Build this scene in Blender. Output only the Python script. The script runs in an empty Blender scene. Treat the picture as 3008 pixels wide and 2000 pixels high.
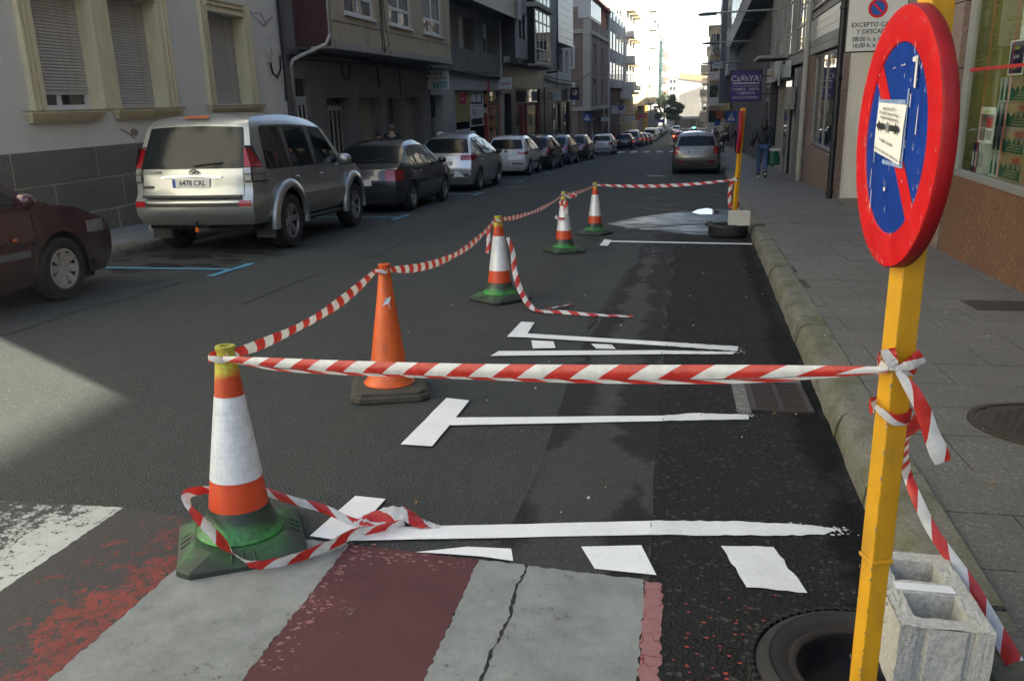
import bpy, math, random
import numpy as np
from mathutils import Vector, Matrix, Quaternion
random.seed(7)
RNG = random.Random(11)
SC = bpy.context.scene
COL = SC.collection
PI = math.pi

# ------------------------------------------------------------------ camera, world, sun, exposure
cd = bpy.data.cameras.new('camera')
cam = bpy.data.objects.new('camera', cd)
COL.objects.link(cam)
cd.sensor_width = 36.0
cd.lens = 2450.0 / 3008.0 * 36.0
cd.clip_start = 0.05
cd.clip_end = 3000.0
CR = [[0.98239668, -0.02762015, 0.18475359], [0.18510599, 0.27708173, -0.94284754], [-0.02515025, 0.96044929, 0.27731682]]
cam.matrix_world = Matrix.Translation((0, 0, 1.5)) @ Matrix(CR).to_4x4()
SC.camera = cam

SUN_AZ, SUN_EL = math.radians(122.6), math.radians(31.0)
SDIR = Vector((math.sin(SUN_AZ) * math.cos(SUN_EL), math.cos(SUN_AZ) * math.cos(SUN_EL), math.sin(SUN_EL)))
world = bpy.data.worlds.new('World')
SC.world = world
world.use_nodes = True
wn = world.node_tree
wn.nodes.clear()
sky = wn.nodes.new('ShaderNodeTexSky')
sky.sky_type = 'NISHITA'
sky.sun_disc = False
sky.sun_elevation = SUN_EL
sky.sun_rotation = SUN_AZ
sky.altitude = 50
sky.air_density = 1.0
sky.dust_density = 1.0
sky.ozone_density = 2.0
bg = wn.nodes.new('ShaderNodeBackground')
bg.inputs['Strength'].default_value = 0.05
wo = wn.nodes.new('ShaderNodeOutputWorld')
wn.links.new(sky.outputs[0], bg.inputs[0])
wn.links.new(bg.outputs[0], wo.inputs[0])
sl = bpy.data.lights.new('sun', 'SUN')
sl.energy = 5.0
sl.angle = math.radians(0.53)
sl.color = (1.0, 0.91, 0.76)
so = bpy.data.objects.new('sun', sl)
COL.objects.link(so)
so.rotation_euler = SDIR.to_track_quat('Z', 'Y').to_euler()
so.location = (20, -20, 40)
vs = SC.view_settings
vs.view_transform = 'Standard'
vs.look = 'None'
vs.gamma = 1.0
vs.use_curve_mapping = False
vs.exposure = 2.66
SC.cycles.max_bounces = 6
SC.cycles.transparent_max_bounces = 12

# ------------------------------------------------------------------ terrain functions
def gz(y):
    if y > 120: return -4.944 - 0.015 * (y - 120)
    return -0.0412 * y
def kr(y): return 0.68 + 0.036 * y if y < 60 else 2.84 + 0.03 * (y - 60)      # right kerb foot
def kl(y): return -7.3 + 0.028 * max(0, y - 35)                                # left kerb foot
def LF(y): return -9.0 + 0.028 * max(0, y - 35)                                # left facade line
def RF(y): return 2.65 + 0.034 * y                                             # right facade line

# ------------------------------------------------------------------ mesh builder
class MB:
    def __init__(s, tf=None):
        s.v = []; s.f = []; s.tf = tf; s.uv = None
    def P(s, p):
        if s.tf: p = s.tf(*p)
        s.v.append(tuple(p)); return len(s.v) - 1
    def face(s, pts):
        s.f.append([s.P(p) for p in pts])
    def box(s, x0, x1, y0, y1, z0, z1):
        i = [s.P(p) for p in ((x0,y0,z0),(x1,y0,z0),(x1,y1,z0),(x0,y1,z0),(x0,y0,z1),(x1,y0,z1),(x1,y1,z1),(x0,y1,z1))]
        for f in ((0,3,2,1),(4,5,6,7),(0,1,5,4),(1,2,6,5),(2,3,7,6),(3,0,4,7)):
            s.f.append([i[k] for k in f])
        return s
    def prism(s, pts, z0, z1, top=True):
        n = len(pts)
        a = [s.P((p[0], p[1], z0)) for p in pts]; b = [s.P((p[0], p[1], z1)) for p in pts]
        for i in range(n):
            j = (i + 1) % n
            s.f.append([a[i], a[j], b[j], b[i]])
        s.f.append(b); s.f.append(a[::-1])
        return s
    def tube(s, path, r, n=8, cap=True):
        path = [Vector(p) for p in path]
        rr = r if isinstance(r, (list, tuple)) else [r] * len(path)
        rings = []
        up = Vector((0, 0, 1))
        for k, p in enumerate(path):
            t = (path[min(k+1, len(path)-1)] - path[max(k-1, 0)]).normalized()
            u = t.cross(up)
            if u.length < 1e-3: u = t.cross(Vector((1, 0, 0)))
            u.normalize(); w = t.cross(u)
            rings.append([s.P(p + (u * math.cos(2*PI*q/n) + w * math.sin(2*PI*q/n)) * rr[k]) for q in range(n)])
        for k in range(len(rings) - 1):
            for q in range(n):
                s.f.append([rings[k][q], rings[k][(q+1) % n], rings[k+1][(q+1) % n], rings[k+1][q]])
        if cap:
            s.f.append(rings[0][::-1]); s.f.append(rings[-1])
        return s
    def lathe(s, prof, c=(0, 0, 0), n=32, axis='z', close=False, a0=0, a1=2*PI):
        rings = []
        full = abs(a1 - a0 - 2*PI) < 1e-6
        m = n if full else n + 1
        for (r, h) in prof:
            ring = []
            for q in range(m):
                a = a0 + (a1 - a0) * q / n
                if axis == 'z': p = (c[0] + r*math.cos(a), c[1] + r*math.sin(a), c[2] + h)
                elif axis == 'x': p = (c[0] + h, c[1] + r*math.cos(a), c[2] + r*math.sin(a))
                else: p = (c[0] + r*math.cos(a), c[1] + h, c[2] + r*math.sin(a))
                ring.append(s.P(p))
            rings.append(ring)
        if close: rings.append(rings[0])
        for k in range(len(rings) - 1):
            for q in range(n):
                s.f.append([rings[k][q], rings[k][(q+1) % m], rings[k+1][(q+1) % m], rings[k+1][q]])
        return s
    def grid(s, fn, us, vs_):
        idx = [[s.P(fn(u, v)) for v in vs_] for u in us]
        for i in range(len(us) - 1):
            for j in range(len(vs_) - 1):
                s.f.append([idx[i][j], idx[i+1][j], idx[i+1][j+1], idx[i][j+1]])
        return s
    def ball(s, c, rx, ry, rz, n=12, m=8):
        return s.grid(lambda u, v: (c[0] + rx*math.sin(v)*math.cos(u), c[1] + ry*math.sin(v)*math.sin(u), c[2] + rz*math.cos(v)),
                      [2*PI*i/n for i in range(n+1)], [PI*j/m for j in range(m+1)])
    def mesh(s, name, smooth=False, weld=False, bevel=0):
        me = bpy.data.meshes.new(name)
        me.from_pydata(s.v, [], s.f)
        if weld or smooth:
            import bmesh
            bm = bmesh.new(); bm.from_mesh(me)
            bmesh.ops.remove_doubles(bm, verts=bm.verts, dist=0.0006)
            bmesh.ops.recalc_face_normals(bm, faces=bm.faces)
            bm.to_mesh(me); bm.free()
        else:
            import bmesh
            bm = bmesh.new(); bm.from_mesh(me)
            bmesh.ops.recalc_face_normals(bm, faces=bm.faces)
            bm.to_mesh(me); bm.free()
        if smooth:
            me.polygons.foreach_set('use_smooth', [True] * len(me.polygons))
            if smooth != 'all':
                me.set_sharp_from_angle(angle=math.radians(smooth if smooth is not True else 35))
        return me

def tag(o, label=None, cat=None, group=None, kind=None):
    if label: o['label'] = label
    if cat: o['category'] = cat
    if group: o['group'] = group
    if kind: o['kind'] = kind
    return o
def obj(name, mb, m, parent=None, smooth=False, loc=None, rot=None, bevel=0, world=True, label=None):
    me = mb if isinstance(mb, bpy.types.Mesh) else mb.mesh(name, smooth)
    if m is not None and not me.materials: me.materials.append(m)
    o = bpy.data.objects.new(name, me)
    COL.objects.link(o)
    if parent is not None:
        o.parent = parent
        if world: o.matrix_parent_inverse = Matrix.Translation(-wloc(parent))
    if loc is not None: o.location = loc
    if rot is not None: o.rotation_euler = rot
    if bevel:
        b = o.modifiers.new('bevel', 'BEVEL'); b.width = bevel; b.segments = 2; b.limit_method = 'ANGLE'
    if label: o['label'] = label
    return o
def wloc(p):
    # every world-built parent is unrotated, so its world position is a plain sum
    v = Vector(p.location)
    if p.parent is not None: v = v + wloc(p.parent) + p.matrix_parent_inverse.translation
    return v
def empty(name, loc=(0, 0, 0), rz=0, label=None, cat=None, group=None, rx=0):
    o = bpy.data.objects.new(name, None)
    COL.objects.link(o)
    o.empty_display_size = 0.2
    o.location = loc; o.rotation_euler = (rx, 0, rz)
    tag(o, label, cat, group)
    return o
def struct(name, mb, m, smooth=False):
    return tag(obj(name, mb, m, None, smooth), kind='structure')
def text(name, body, size, m, parent, M, align='CENTER', extrude=0.0008, sx=1.0):
    cu = bpy.data.curves.new(name, 'FONT')
    cu.body = body; cu.size = size; cu.align_x = align; cu.align_y = 'CENTER'; cu.extrude = extrude; cu.offset = size * 0.012
    cu.materials.append(m)
    tmp = bpy.data.objects.new('tmp', cu)
    me = bpy.data.meshes.new_from_object(tmp)
    bpy.data.objects.remove(tmp); bpy.data.curves.remove(cu)
    me.name = name
    if not me.materials: me.materials.append(m)
    o = bpy.data.objects.new(name, me)
    COL.objects.link(o)
    o.parent = parent
    M = M @ Matrix.Diagonal((sx, 1, 1, 1))
    o.matrix_local = M
    return o
FACE_CAM = Matrix.Rotation(PI/2, 4, 'X')                                   # text readable looking along +Y
FACE_ROAD = Matrix.Rotation(PI/2, 4, 'Z') @ Matrix.Rotation(PI/2, 4, 'X')   # text on a face that looks to +X

# ------------------------------------------------------------------ materials
def newmat(name):
    m = bpy.data.materials.new(name); m.use_nodes = True
    return m, m.node_tree, m.node_tree.nodes['Principled BSDF']
def N(t, typ, **kw):
    n = t.nodes.new(typ)
    for k, v in kw.items(): setattr(n, k, v)
    return n
def setin(n, **kw):
    for k, v in kw.items():
        n.inputs[k.replace('_', ' ')].default_value = v
def noise(t, vec, scale, detail=4, rough=0.55, dist=0.0):
    n = N(t, 'ShaderNodeTexNoise'); n.inputs['Scale'].default_value = scale; n.inputs['Detail'].default_value = detail
    n.inputs['Roughness'].default_value = rough; n.inputs['Distortion'].default_value = dist
    t.links.new(vec, n.inputs['Vector']); return n.outputs['Fac']
def ramp(t, fac, p0, p1, c0=(0,0,0,1), c1=(1,1,1,1)):
    r = N(t, 'ShaderNodeValToRGB'); e = r.color_ramp.elements
    e[0].position = p0; e[1].position = p1; e[0].color = c0; e[1].color = c1
    t.links.new(fac, r.inputs[0]); return r.outputs[0]
def mixc(t, fac, a, b):
    m = N(t, 'ShaderNodeMix', data_type='RGBA')
    for s, v in ((0, fac), (6, a), (7, b)):
        if isinstance(v, (int, float)): m.inputs[s].default_value = v
        elif isinstance(v, (tuple, list)): m.inputs[s].default_value = (*v[:3], 1)
        else: t.links.new(v, m.inputs[s])
    return m.outputs[2]
def math_(t, op, a, b=None, c=None, clamp=False):
    m = N(t, 'ShaderNodeMath', operation=op); m.use_clamp = clamp
    for i, v in enumerate((a, b, c)):
        if v is None: continue
        if isinstance(v, (int, float)): m.inputs[i].default_value = v
        else: t.links.new(v, m.inputs[i])
    return m.outputs[0]
def coords(t, which='Object'):
    return N(t, 'ShaderNodeTexCoord').outputs[which]
def scaled(t, vec, s):
    m = N(t, 'ShaderNodeMapping'); m.inputs['Scale'].default_value = s
    t.links.new(vec, m.inputs['Vector']); return m.outputs[0]
def bump(t, b, h, strength=0.3, dist=0.01):
    n = N(t, 'ShaderNodeBump'); n.inputs['Strength'].default_value = strength; n.inputs['Distance'].default_value = dist
    t.links.new(h, n.inputs['Height']); t.links.new(n.outputs[0], b.inputs['Normal'])

def plain(name, col, rough=0.6, metal=0.0, var=0.12, vscale=3.0, bmp=0.0, bscale=60, spec=0.5, coat=0.0, grime=0.0, grimecol=(0.03,0.028,0.025), stretch=(1,1,1), emit=None, es=1.0):
    m, t, b = newmat(name)
    c = coords(t)
    cs = scaled(t, c, stretch)
    n1 = noise(t, cs, vscale, 5, 0.6)
    lo = tuple(x * (1 - var) for x in col); hi = tuple(min(1, x * (1 + var)) for x in col)
    colr = ramp(t, n1, 0.3, 0.7, (*lo, 1), (*hi, 1))
    if grime > 0:
        n2 = noise(t, scaled(t, c, (1.3*stretch[0], 1.3*stretch[1], 0.35*stretch[2])), vscale * 1.7, 6, 0.65)
        g = ramp(t, n2, 0.48, 0.75)
        colr = mixc(t, math_(t, 'MULTIPLY', g, grime), colr, grimecol)
    t.links.new(colr, b.inputs['Base Color'])
    r = math_(t, 'MULTIPLY_ADD', n1, 0.15, rough - 0.07, clamp=True)
    t.links.new(r, b.inputs['Roughness'])
    b.inputs['Metallic'].default_value = metal
    b.inputs['Specular IOR Level'].default_value = spec
    b.inputs['Coat Weight'].default_value = coat
    b.inputs['Coat Roughness'].default_value = 0.05
    if bmp: bump(t, b, noise(t, c, bscale, 5, 0.6), bmp, 0.01)
    if emit:
        b.inputs['Emission Color'].default_value = (*emit, 1); b.inputs['Emission Strength'].default_value = es
    return m
def speckle(name, col, dark, light, scale=90, rough=0.7, grime=0.2, bmp=0.15, polish=False):
    m, t, b = newmat(name)
    c = coords(t)
    n1 = noise(t, c, scale, 3, 0.7); n2 = noise(t, c, scale * 0.37, 3, 0.7); n3 = noise(t, c, 1.4, 5, 0.6)
    k = mixc(t, ramp(t, n1, 0.42, 0.6), dark, col)
    k = mixc(t, ramp(t, n2, 0.55, 0.66), k, light)
    k = mixc(t, math_(t, 'MULTIPLY', ramp(t, n3, 0.4, 0.75), grime), k, tuple(x * 0.35 for x in col))
    t.links.new(k, b.inputs['Base Color'])
    b.inputs['Roughness'].default_value = rough
    if bmp: bump(t, b, n1, bmp, 0.004)
    return m
def glassy(name, tint=(0.012, 0.016, 0.018), rough=0.02, wave=0.0):
    m, t, b = newmat(name)
    b.inputs['Base Color'].default_value = (*tint, 1)
    b.inputs['Roughness'].default_value = rough
    b.inputs['IOR'].default_value = 1.75
    b.inputs['Specular IOR Level'].default_value = 0.7
    if wave:
        bump(t, b, noise(t, coords(t), 0.9, 2), wave, 0.05)
    return m
def clearglass(name):
    m, t, b = newmat(name)
    t.nodes.remove(b)
    tr = N(t, 'ShaderNodeBsdfTransparent'); tr.inputs[0].default_value = (0.86, 0.9, 0.87, 1)
    gl = N(t, 'ShaderNodeBsdfGlossy'); gl.inputs['Roughness'].default_value = 0.015; gl.inputs[0].default_value = (1, 1, 1, 1)
    fr = N(t, 'ShaderNodeFresnel'); fr.inputs[0].default_value = 1.28
    mx = N(t, 'ShaderNodeMixShader'); ge = N(t, 'ShaderNodeNewGeometry')
    fac = math_(t, 'MULTIPLY', fr.outputs[0], math_(t, 'SUBTRACT', 1.0, ge.outputs['Backfacing']))
    t.links.new(fac, mx.inputs[0]); t.links.new(tr.outputs[0], mx.inputs[1]); t.links.new(gl.outputs[0], mx.inputs[2])
    t.links.new(mx.outputs[0], t.nodes['Material Output'].inputs[0])
    return m
def carpaint(name, col, metal=0.5, rough=0.28, dirt=0.25):
    m, t, b = newmat(name)
    c = coords(t)
    fl = noise(t, c, 900, 2)
    base = ramp(t, fl, 0.35, 0.65, (*[x*0.85 for x in col], 1), (*[min(1, x*1.12) for x in col], 1))
    sep = N(t, 'ShaderNodeSeparateXYZ'); t.links.new(c, sep.inputs[0])
    low = math_(t, 'MULTIPLY_ADD', sep.outputs[2], -1.5, 1.1, clamp=True)
    d = math_(t, 'MULTIPLY', math_(t, 'MULTIPLY', low, noise(t, c, 6, 6, 0.7)), dirt * 2.2, clamp=True)
    k = mixc(t, d, base, (0.11, 0.095, 0.08))
    t.links.new(k, b.inputs['Base Color'])
    b.inputs['Metallic'].default_value = metal
    r = math_(t, 'MULTIPLY_ADD', d, 0.5, rough, clamp=True)
    t.links.new(r, b.inputs['Roughness'])
    b.inputs['Coat Weight'].default_value = 0.8
    b.inputs['Coat Roughness'].default_value = 0.06
    return m
def paintmark(name, col, wear=0.3, scale=14, under=(0.034,0.036,0.035), rough=0.7, cells=False, mottled=0.25, gradx=None, rough_grain=0.5):
    """road paint that is worn through to the asphalt: wear is the worn share"""
    m, t, b = newmat(name)
    c = coords(t)
    n1 = noise(t, c, scale, 8, 0.72); n2 = noise(t, c, 3.0, 4, 0.6); n3 = noise(t, c, 160, 3, 0.6)
    k = math_(t, 'ADD', math_(t, 'MULTIPLY', n1, 0.65), math_(t, 'MULTIPLY', n2, 0.35))
    if cells:
        vo = N(t, 'ShaderNodeTexVoronoi', feature='DISTANCE_TO_EDGE'); vo.inputs['Scale'].default_value = scale * 1.3
        wv = N(t, 'ShaderNodeVectorMath', operation='ADD')
        nn = N(t, 'ShaderNodeTexNoise'); nn.inputs['Scale'].default_value = 9
        t.links.new(c, nn.inputs['Vector']); sc_ = N(t, 'ShaderNodeVectorMath', operation='SCALE'); sc_.inputs['Scale'].default_value = 0.14
        t.links.new(nn.outputs['Color'], sc_.inputs[0]); t.links.new(c, wv.inputs[0]); t.links.new(sc_.outputs[0], wv.inputs[1])
        t.links.new(wv.outputs[0], vo.inputs['Vector'])
        cr = ramp(t, vo.outputs['Distance'], 0.0, 0.035)
        k = math_(t, 'SUBTRACT', k, math_(t, 'MULTIPLY', math_(t, 'SUBTRACT', 1.0, cr), cells))
    if gradx:
        sg_ = N(t, 'ShaderNodeSeparateXYZ'); t.links.new(c, sg_.inputs[0])
        k = math_(t, 'ADD', k, math_(t, 'MULTIPLY', math_(t, 'SUBTRACT', sg_.outputs[0], gradx[0]), gradx[1]))
    n5 = noise(t, c, scale * 5, 5, 0.7)
    k = math_(t, 'ADD', k, math_(t, 'MULTIPLY', math_(t, 'SUBTRACT', n5, 0.5), 0.35))
    th = 0.28 + wear * 0.42
    mask = ramp(t, k, th - 0.015, th + 0.02)
    cc = ramp(t, noise(t, c, 7, 6, 0.65), 0.3, 0.75, (*[x*(1-mottled) for x in col], 1), (*col, 1))
    cc = mixc(t, ramp(t, n3, 0.3, 0.55, (0.22,)*3+(1,), (0,0,0,1)), cc, tuple(x*0.4 for x in col))
    un = mixc(t, ramp(t, n3, 0.35, 0.7), tuple(x*0.45 for x in under), tuple(x*1.5 for x in under))
    t.links.new(mixc(t, mask, un, cc), b.inputs['Base Color'])
    b.inputs['Roughness'].default_value = rough
    h = math_(t, 'ADD', math_(t, 'ADD', math_(t, 'MULTIPLY', mask, 0.6), math_(t, 'MULTIPLY', n3, rough_grain)), math_(t, 'MULTIPLY', noise(t, c, 28, 6, 0.7, 0.8), 0.8))
    bump(t, b, h, 0.6, 0.005)
    return m

def asphalt(name, base, gscale=130, contrast=1.0, stains=True, wetx=None, rough=0.82, bmp=0.6, flecks=0.5, spec=0.4):
    m, t, b = newmat(name)
    c = coords(t)
    vo = N(t, 'ShaderNodeTexVoronoi'); vo.inputs['Scale'].default_value = gscale
    t.links.new(c, vo.inputs['Vector'])
    n1 = noise(t, c, gscale * 0.9, 3, 0.75); n2 = noise(t, c, 0.8, 5, 0.6); n3 = noise(t, c, 7, 6, 0.7)
    lo = tuple(x * (1 - 0.45*contrast) for x in base); hi = tuple(x * (1 + 0.6*contrast) for x in base)
    k = mixc(t, ramp(t, n1, 0.35, 0.68), lo, hi)
    # pale aggregate flecks
    sep = N(t, 'ShaderNodeSeparateColor'); t.links.new(vo.outputs['Color'], sep.inputs[0])
    fl = math_(t, 'MULTIPLY', math_(t, 'GREATER_THAN', sep.outputs[0], 0.955), flecks)
    k = mixc(t, fl, k, (0.22, 0.22, 0.2))
    k = mixc(t, math_(t, 'MULTIPLY', ramp(t, n2, 0.35, 0.7), 0.35), k, tuple(x * 1.7 for x in base))
    k = mixc(t, math_(t, 'MULTIPLY', ramp(t, n3, 0.5, 0.72), 0.35), k, tuple(x * 0.5 for x in base))
    rg = math_(t, 'MULTIPLY_ADD', n1, 0.2, rough - 0.1, clamp=True)
    if wetx:
        sx = N(t, 'ShaderNodeSeparateXYZ'); t.links.new(c, sx.inputs[0])
        wet = None
        wob = math_(t, 'MULTIPLY_ADD', noise(t, scaled(t, c, (1, 1.2, 1)), 5.5, 6, 0.68), 0.34, -0.17)
        wid = math_(t, 'MULTIPLY_ADD', noise(t, scaled(t, c, (0.2, 1, 1)), 1.6, 2), 0.5, -0.178)
        for (xa, sl_, ww) in wetx:
            line = math_(t, 'MULTIPLY_ADD', sx.outputs[1], sl_, xa)
            d = math_(t, 'ABSOLUTE', math_(t, 'ADD', math_(t, 'SUBTRACT', sx.outputs[0], line), wob))
            mk = math_(t, 'SUBTRACT', 1.0, ramp(t, math_(t, 'SUBTRACT', d, math_(t, 'MULTIPLY', wid, ww)), 0.0, 0.055))
            wet = mk if wet is None else math_(t, 'MAXIMUM', wet, mk)
        k = mixc(t, math_(t, 'MULTIPLY', wet, 0.95), k, tuple(x * 0.22 for x in base))
        rg = math_(t, 'SUBTRACT', rg, math_(t, 'MULTIPLY', wet, 0.0), clamp=True)
    t.links.new(k, b.inputs['Base Color']); t.links.new(rg, b.inputs['Roughness'])
    b.inputs['Specular IOR Level'].default_value = spec
    bump(t, b, math_(t, 'ADD', n1, vo.outputs['Distance']), bmp, 0.006)
    return m

M = {}
M['asphalt'] = asphalt('asphalt', (0.034, 0.039, 0.037), 110, 1.35, bmp=1.0, flecks=0.22)
M['asphalt_mid'] = asphalt('smooth asphalt patch', (0.036, 0.039, 0.037), 120, 1.1, wetx=[(-0.66, 0.022, 1.0), (-0.12, 0.004, 1.2)], bmp=0.6, flecks=0.15, spec=0.38, rough=0.84)
M['asphalt_coarse'] = asphalt('coarse dark asphalt', (0.015, 0.0155, 0.015), 75, 1.3, wetx=[(0.62, 0.03, 0.6)], rough=0.85, bmp=0.9, flecks=0.25, spec=0.18)
M['concrete'] = speckle('drain concrete', (0.17, 0.165, 0.155), (0.1,0.1,0.1), (0.25,0.24,0.22), 60, 0.85, 0.5)
M['white_new'] = paintmark('fresh white road paint', (0.84, 0.86, 0.87), wear=0.08, scale=40, mottled=0.12, under=(0.1,0.1,0.1))
M['white_rough'] = paintmark('white road paint on coarse asphalt', (0.82, 0.84, 0.86), wear=0.22, scale=70, mottled=0.2, rough_grain=1.5, under=(0.03,0.03,0.03))
M['white_old'] = paintmark('old white crossing paint', (0.27, 0.29, 0.275), wear=0.2, scale=14, mottled=0.42, cells=0.05, under=(0.12,0.12,0.11))
M['white_worn'] = paintmark('worn white crossing paint', (0.48, 0.5, 0.46), wear=0.5, scale=22, mottled=0.15, gradx=(-2.5, 0.25))
M['red_old'] = paintmark('dark red crossing paint', (0.095, 0.022, 0.026), wear=0.14, scale=16, mottled=0.35, cells=0.0, under=(0.26, 0.2, 0.2))
M['red_patchy'] = paintmark('peeled red crossing paint', (0.27, 0.04, 0.028), wear=0.56, scale=18, mottled=0.45, cells=0.3, under=(0.038,0.036,0.035), gradx=(-1.93, 0.38))
M['pink_crack'] = paintmark('cracked pink crossing paint', (0.30, 0.14, 0.14), wear=0.14, scale=9, mottled=0.2, cells=0.4, under=(0.2, 0.03, 0.025))
M['blue_line'] = paintmark('blue parking paint', (0.09, 0.3, 0.45), wear=0.3, scale=12, mottled=0.2)
M['white_far'] = paintmark('white zebra paint', (0.62, 0.63, 0.62), wear=0.15, scale=6, mottled=0.2)
M['faint'] = paintmark('faint yellow chalk line', (0.2, 0.19, 0.14), wear=0.5, scale=22, mottled=0.2)
M['slab'] = speckle('granite paving slab', (0.15, 0.144, 0.128), (0.085, 0.08, 0.074), (0.24, 0.225, 0.195), 150, 0.7, 0.55, 0.25)
M['slab_bed'] = plain('dark slab joint', (0.05, 0.048, 0.044), 0.9, var=0.3, vscale=8)
M['pave_far'] = speckle('cement pavement', (0.2, 0.2, 0.19), (0.14,0.14,0.13), (0.27,0.27,0.25), 60, 0.8, 0.4)
def kerbmat():
    m, t, b = newmat('mossy concrete kerb')
    c = coords(t)
    n1 = noise(t, c, 70, 4, 0.7); n2 = noise(t, c, 2.6, 6, 0.7, 0.6); n3 = noise(t, scaled(t, c, (1, 0.5, 2)), 5, 5, 0.65)
    k = mixc(t, ramp(t, n1, 0.35, 0.65), (0.10, 0.097, 0.078), (0.2, 0.193, 0.16))
    k = mixc(t, math_(t, 'MULTIPLY', ramp(t, n2, 0.46, 0.6), 0.7), k, (0.075, 0.08, 0.022))
    k = mixc(t, math_(t, 'MULTIPLY', ramp(t, n3, 0.52, 0.68), 0.6), k, (0.045, 0.042, 0.036))
    t.links.new(k, b.inputs['Base Color']); b.inputs['Roughness'].default_value = 0.85
    bump(t, b, math_(t, 'ADD', n1, math_(t, 'MULTIPLY', n2, 2.0)), 0.6, 0.01)
    return m
M['kerb'] = kerbmat()
M['iron'] = plain('cast iron', (0.07, 0.055, 0.045), 0.55, 0.6, 0.35, 30, bmp=0.4, bscale=120)
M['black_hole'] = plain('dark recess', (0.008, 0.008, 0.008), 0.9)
M['terrain'] = plain('distant ground', (0.09, 0.085, 0.075), 0.9, var=0.3, vscale=0.05)

# ------------------------------------------------------------------ ground, road, pavements
def strip(name, m, xa, xb, ys, dz, kind='structure', smooth=False):
    mb = MB()
    for a, b in zip(ys[:-1], ys[1:]):
        mb.face([(xa(a), a, gz(a) + dz), (xb(a), a, gz(a) + dz), (xb(b), b, gz(b) + dz), (xa(b), b, gz(b) + dz)])
    o = obj(name, mb, m)
    return tag(o, kind=kind)
YS = [-40, -20, -8, 0, 10, 20, 30, 35, 40, 50, 60, 70, 80, 90, 100, 110, 120, 140, 160, 200, 250, 320, 420]
mb = MB()
TY = YS + [700, 1500]
tz = lambda y: gz(y) - 0.25
for a, b in zip(TY[:-1], TY[1:]):
    mb.face([(-900, a, tz(a)), (900, a, tz(a)), (900, b, tz(b)), (-900, b, tz(b))])
mb.face([(-900, -400, tz(-40)), (900, -400, tz(-40)), (900, -40, tz(-40)), (-900, -40, tz(-40))])
struct('ground', mb, M['terrain'])
strip('road', M['asphalt'], lambda y: kl(y) - 0.1, lambda y: kr(y) + 0.1, YS, 0.0)
# resurfaced strips along the right side (their coarse and smooth asphalt differ)
ysn = [1.0 + 0.5 * i for i in range(31)]
seam = lambda y: -0.60 + 0.05 * max(0, y - 6.5) + 0.03 * math.sin(y * 2.1) + 0.012 * math.sin(y * 9)
edge2 = lambda y: -0.045 + 0.012 * max(0, y - 5) + (0.006 + .004*max(0, y - 4)) * math.sin(y * 5) + .012 * math.sin(y * 13.7) * min(1, max(0, y - 4))
strip('road', M['asphalt_mid'], seam, edge2, ysn, 0.004)
strip('road', M['asphalt_coarse'], edge2, lambda y: kr(y) + 0.05, [1.0 + 0.16*i for i in range(97)], 0.0045)

# right pavement: bed, slabs as pieces, then a far sheet
KW = 0.205
def pz(y): return gz(y) + 0.145
pv = strip('right_pavement', M['slab_bed'], lambda y: kr(y) + KW - 0.02, lambda y: RF(y) + 0.5, [-6, 0, 5, 10, 15, 20], 0.128)
SY, SX = 0.42, 0.63
slabmb = MB()
slabmb.box(-SX/2+0.004, SX/2-0.004, -SY/2+0.004, SY/2-0.004, -0.03, 0.0)
slabme = slabmb.mesh('paving_slab'); slabme.materials.append(M['slab'])
def slab_piece(x0, x1, y0, y1):
    # cut slabs at the kerb and the wall get their own mesh
    g = MB()
    yc = (y0 + y1) / 2
    a = 0.0035
    xl0 = max(x0, kr(y0) + KW + 0.004); xl1 = max(x0, kr(y1) + KW + 0.004)
    xr0 = min(x1, RF(y0) + 0.35); xr1 = min(x1, RF(y1) + 0.35)
    if xr0 - xl0 < 0.06 or xr1 - xl1 < 0.06: return
    dz = RNG.uniform(-0.0015, 0.0015)
    q = [(xl0 + a, y0 + a), (xr0 - a, y0 + a), (xr1 - a, y1 - a), (xl1 + a, y1 - a)]
    top = [(p[0], p[1], gz(p[1]) + 0.145 + dz) for p in q]; bot = [(p[0], p[1], gz(p[1]) + 0.12) for p in q]
    g.face(top)
    for i in range(4): g.face([bot[i], bot[(i+1) % 4], top[(i+1) % 4], top[i]])
    o = obj('paving_slab', g, M['slab'], pv, world=False)
manh = (1.62, 4.02, 0.34)
rowi = 0
y = -0.8
while y < 14.6:
    off = (rowi % 2) * SX / 2
    x = 0.6 + off - SX
    while x < 3.6:
        cx, cy = x + SX/2, y + SY/2
        slab_piece(x, x + SX, y, y + SY)
        x += SX
    y += SY; rowi += 1
pf = [14.62, 20, 30, 35, 40, 50, 60, 70, 80, 90, 100, 120, 160, 200, 250, 320]
strip('right_pavement', M['slab'], lambda y: kr(y) + KW - 0.01, lambda y: RF(y) + 0.5, pf, 0.145)
g = MB()
for i in range(45):           # joints of the farther slabs: thin raised dirt lines, joined
    yy = 14.7 + i * 0.84
    g.face([(kr(yy)+KW, yy, gz(yy)+0.149), (RF(yy), yy, gz(yy)+0.149), (RF(yy+.02), yy+.02, gz(yy+.02)+0.149), (kr(yy+.02)+KW, yy+.02, gz(yy+.02)+0.149)])
tag(obj('joint_dirt', g, M['slab_bed']), kind='stuff', label='dark dirt in the joints of the paving')
# left pavement
lp = strip('left_pavement', M['pave_far'], lambda y: LF(y) - 0.6, lambda y: kl(y) - 0.18, YS[1:-1], 0.135)

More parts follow.
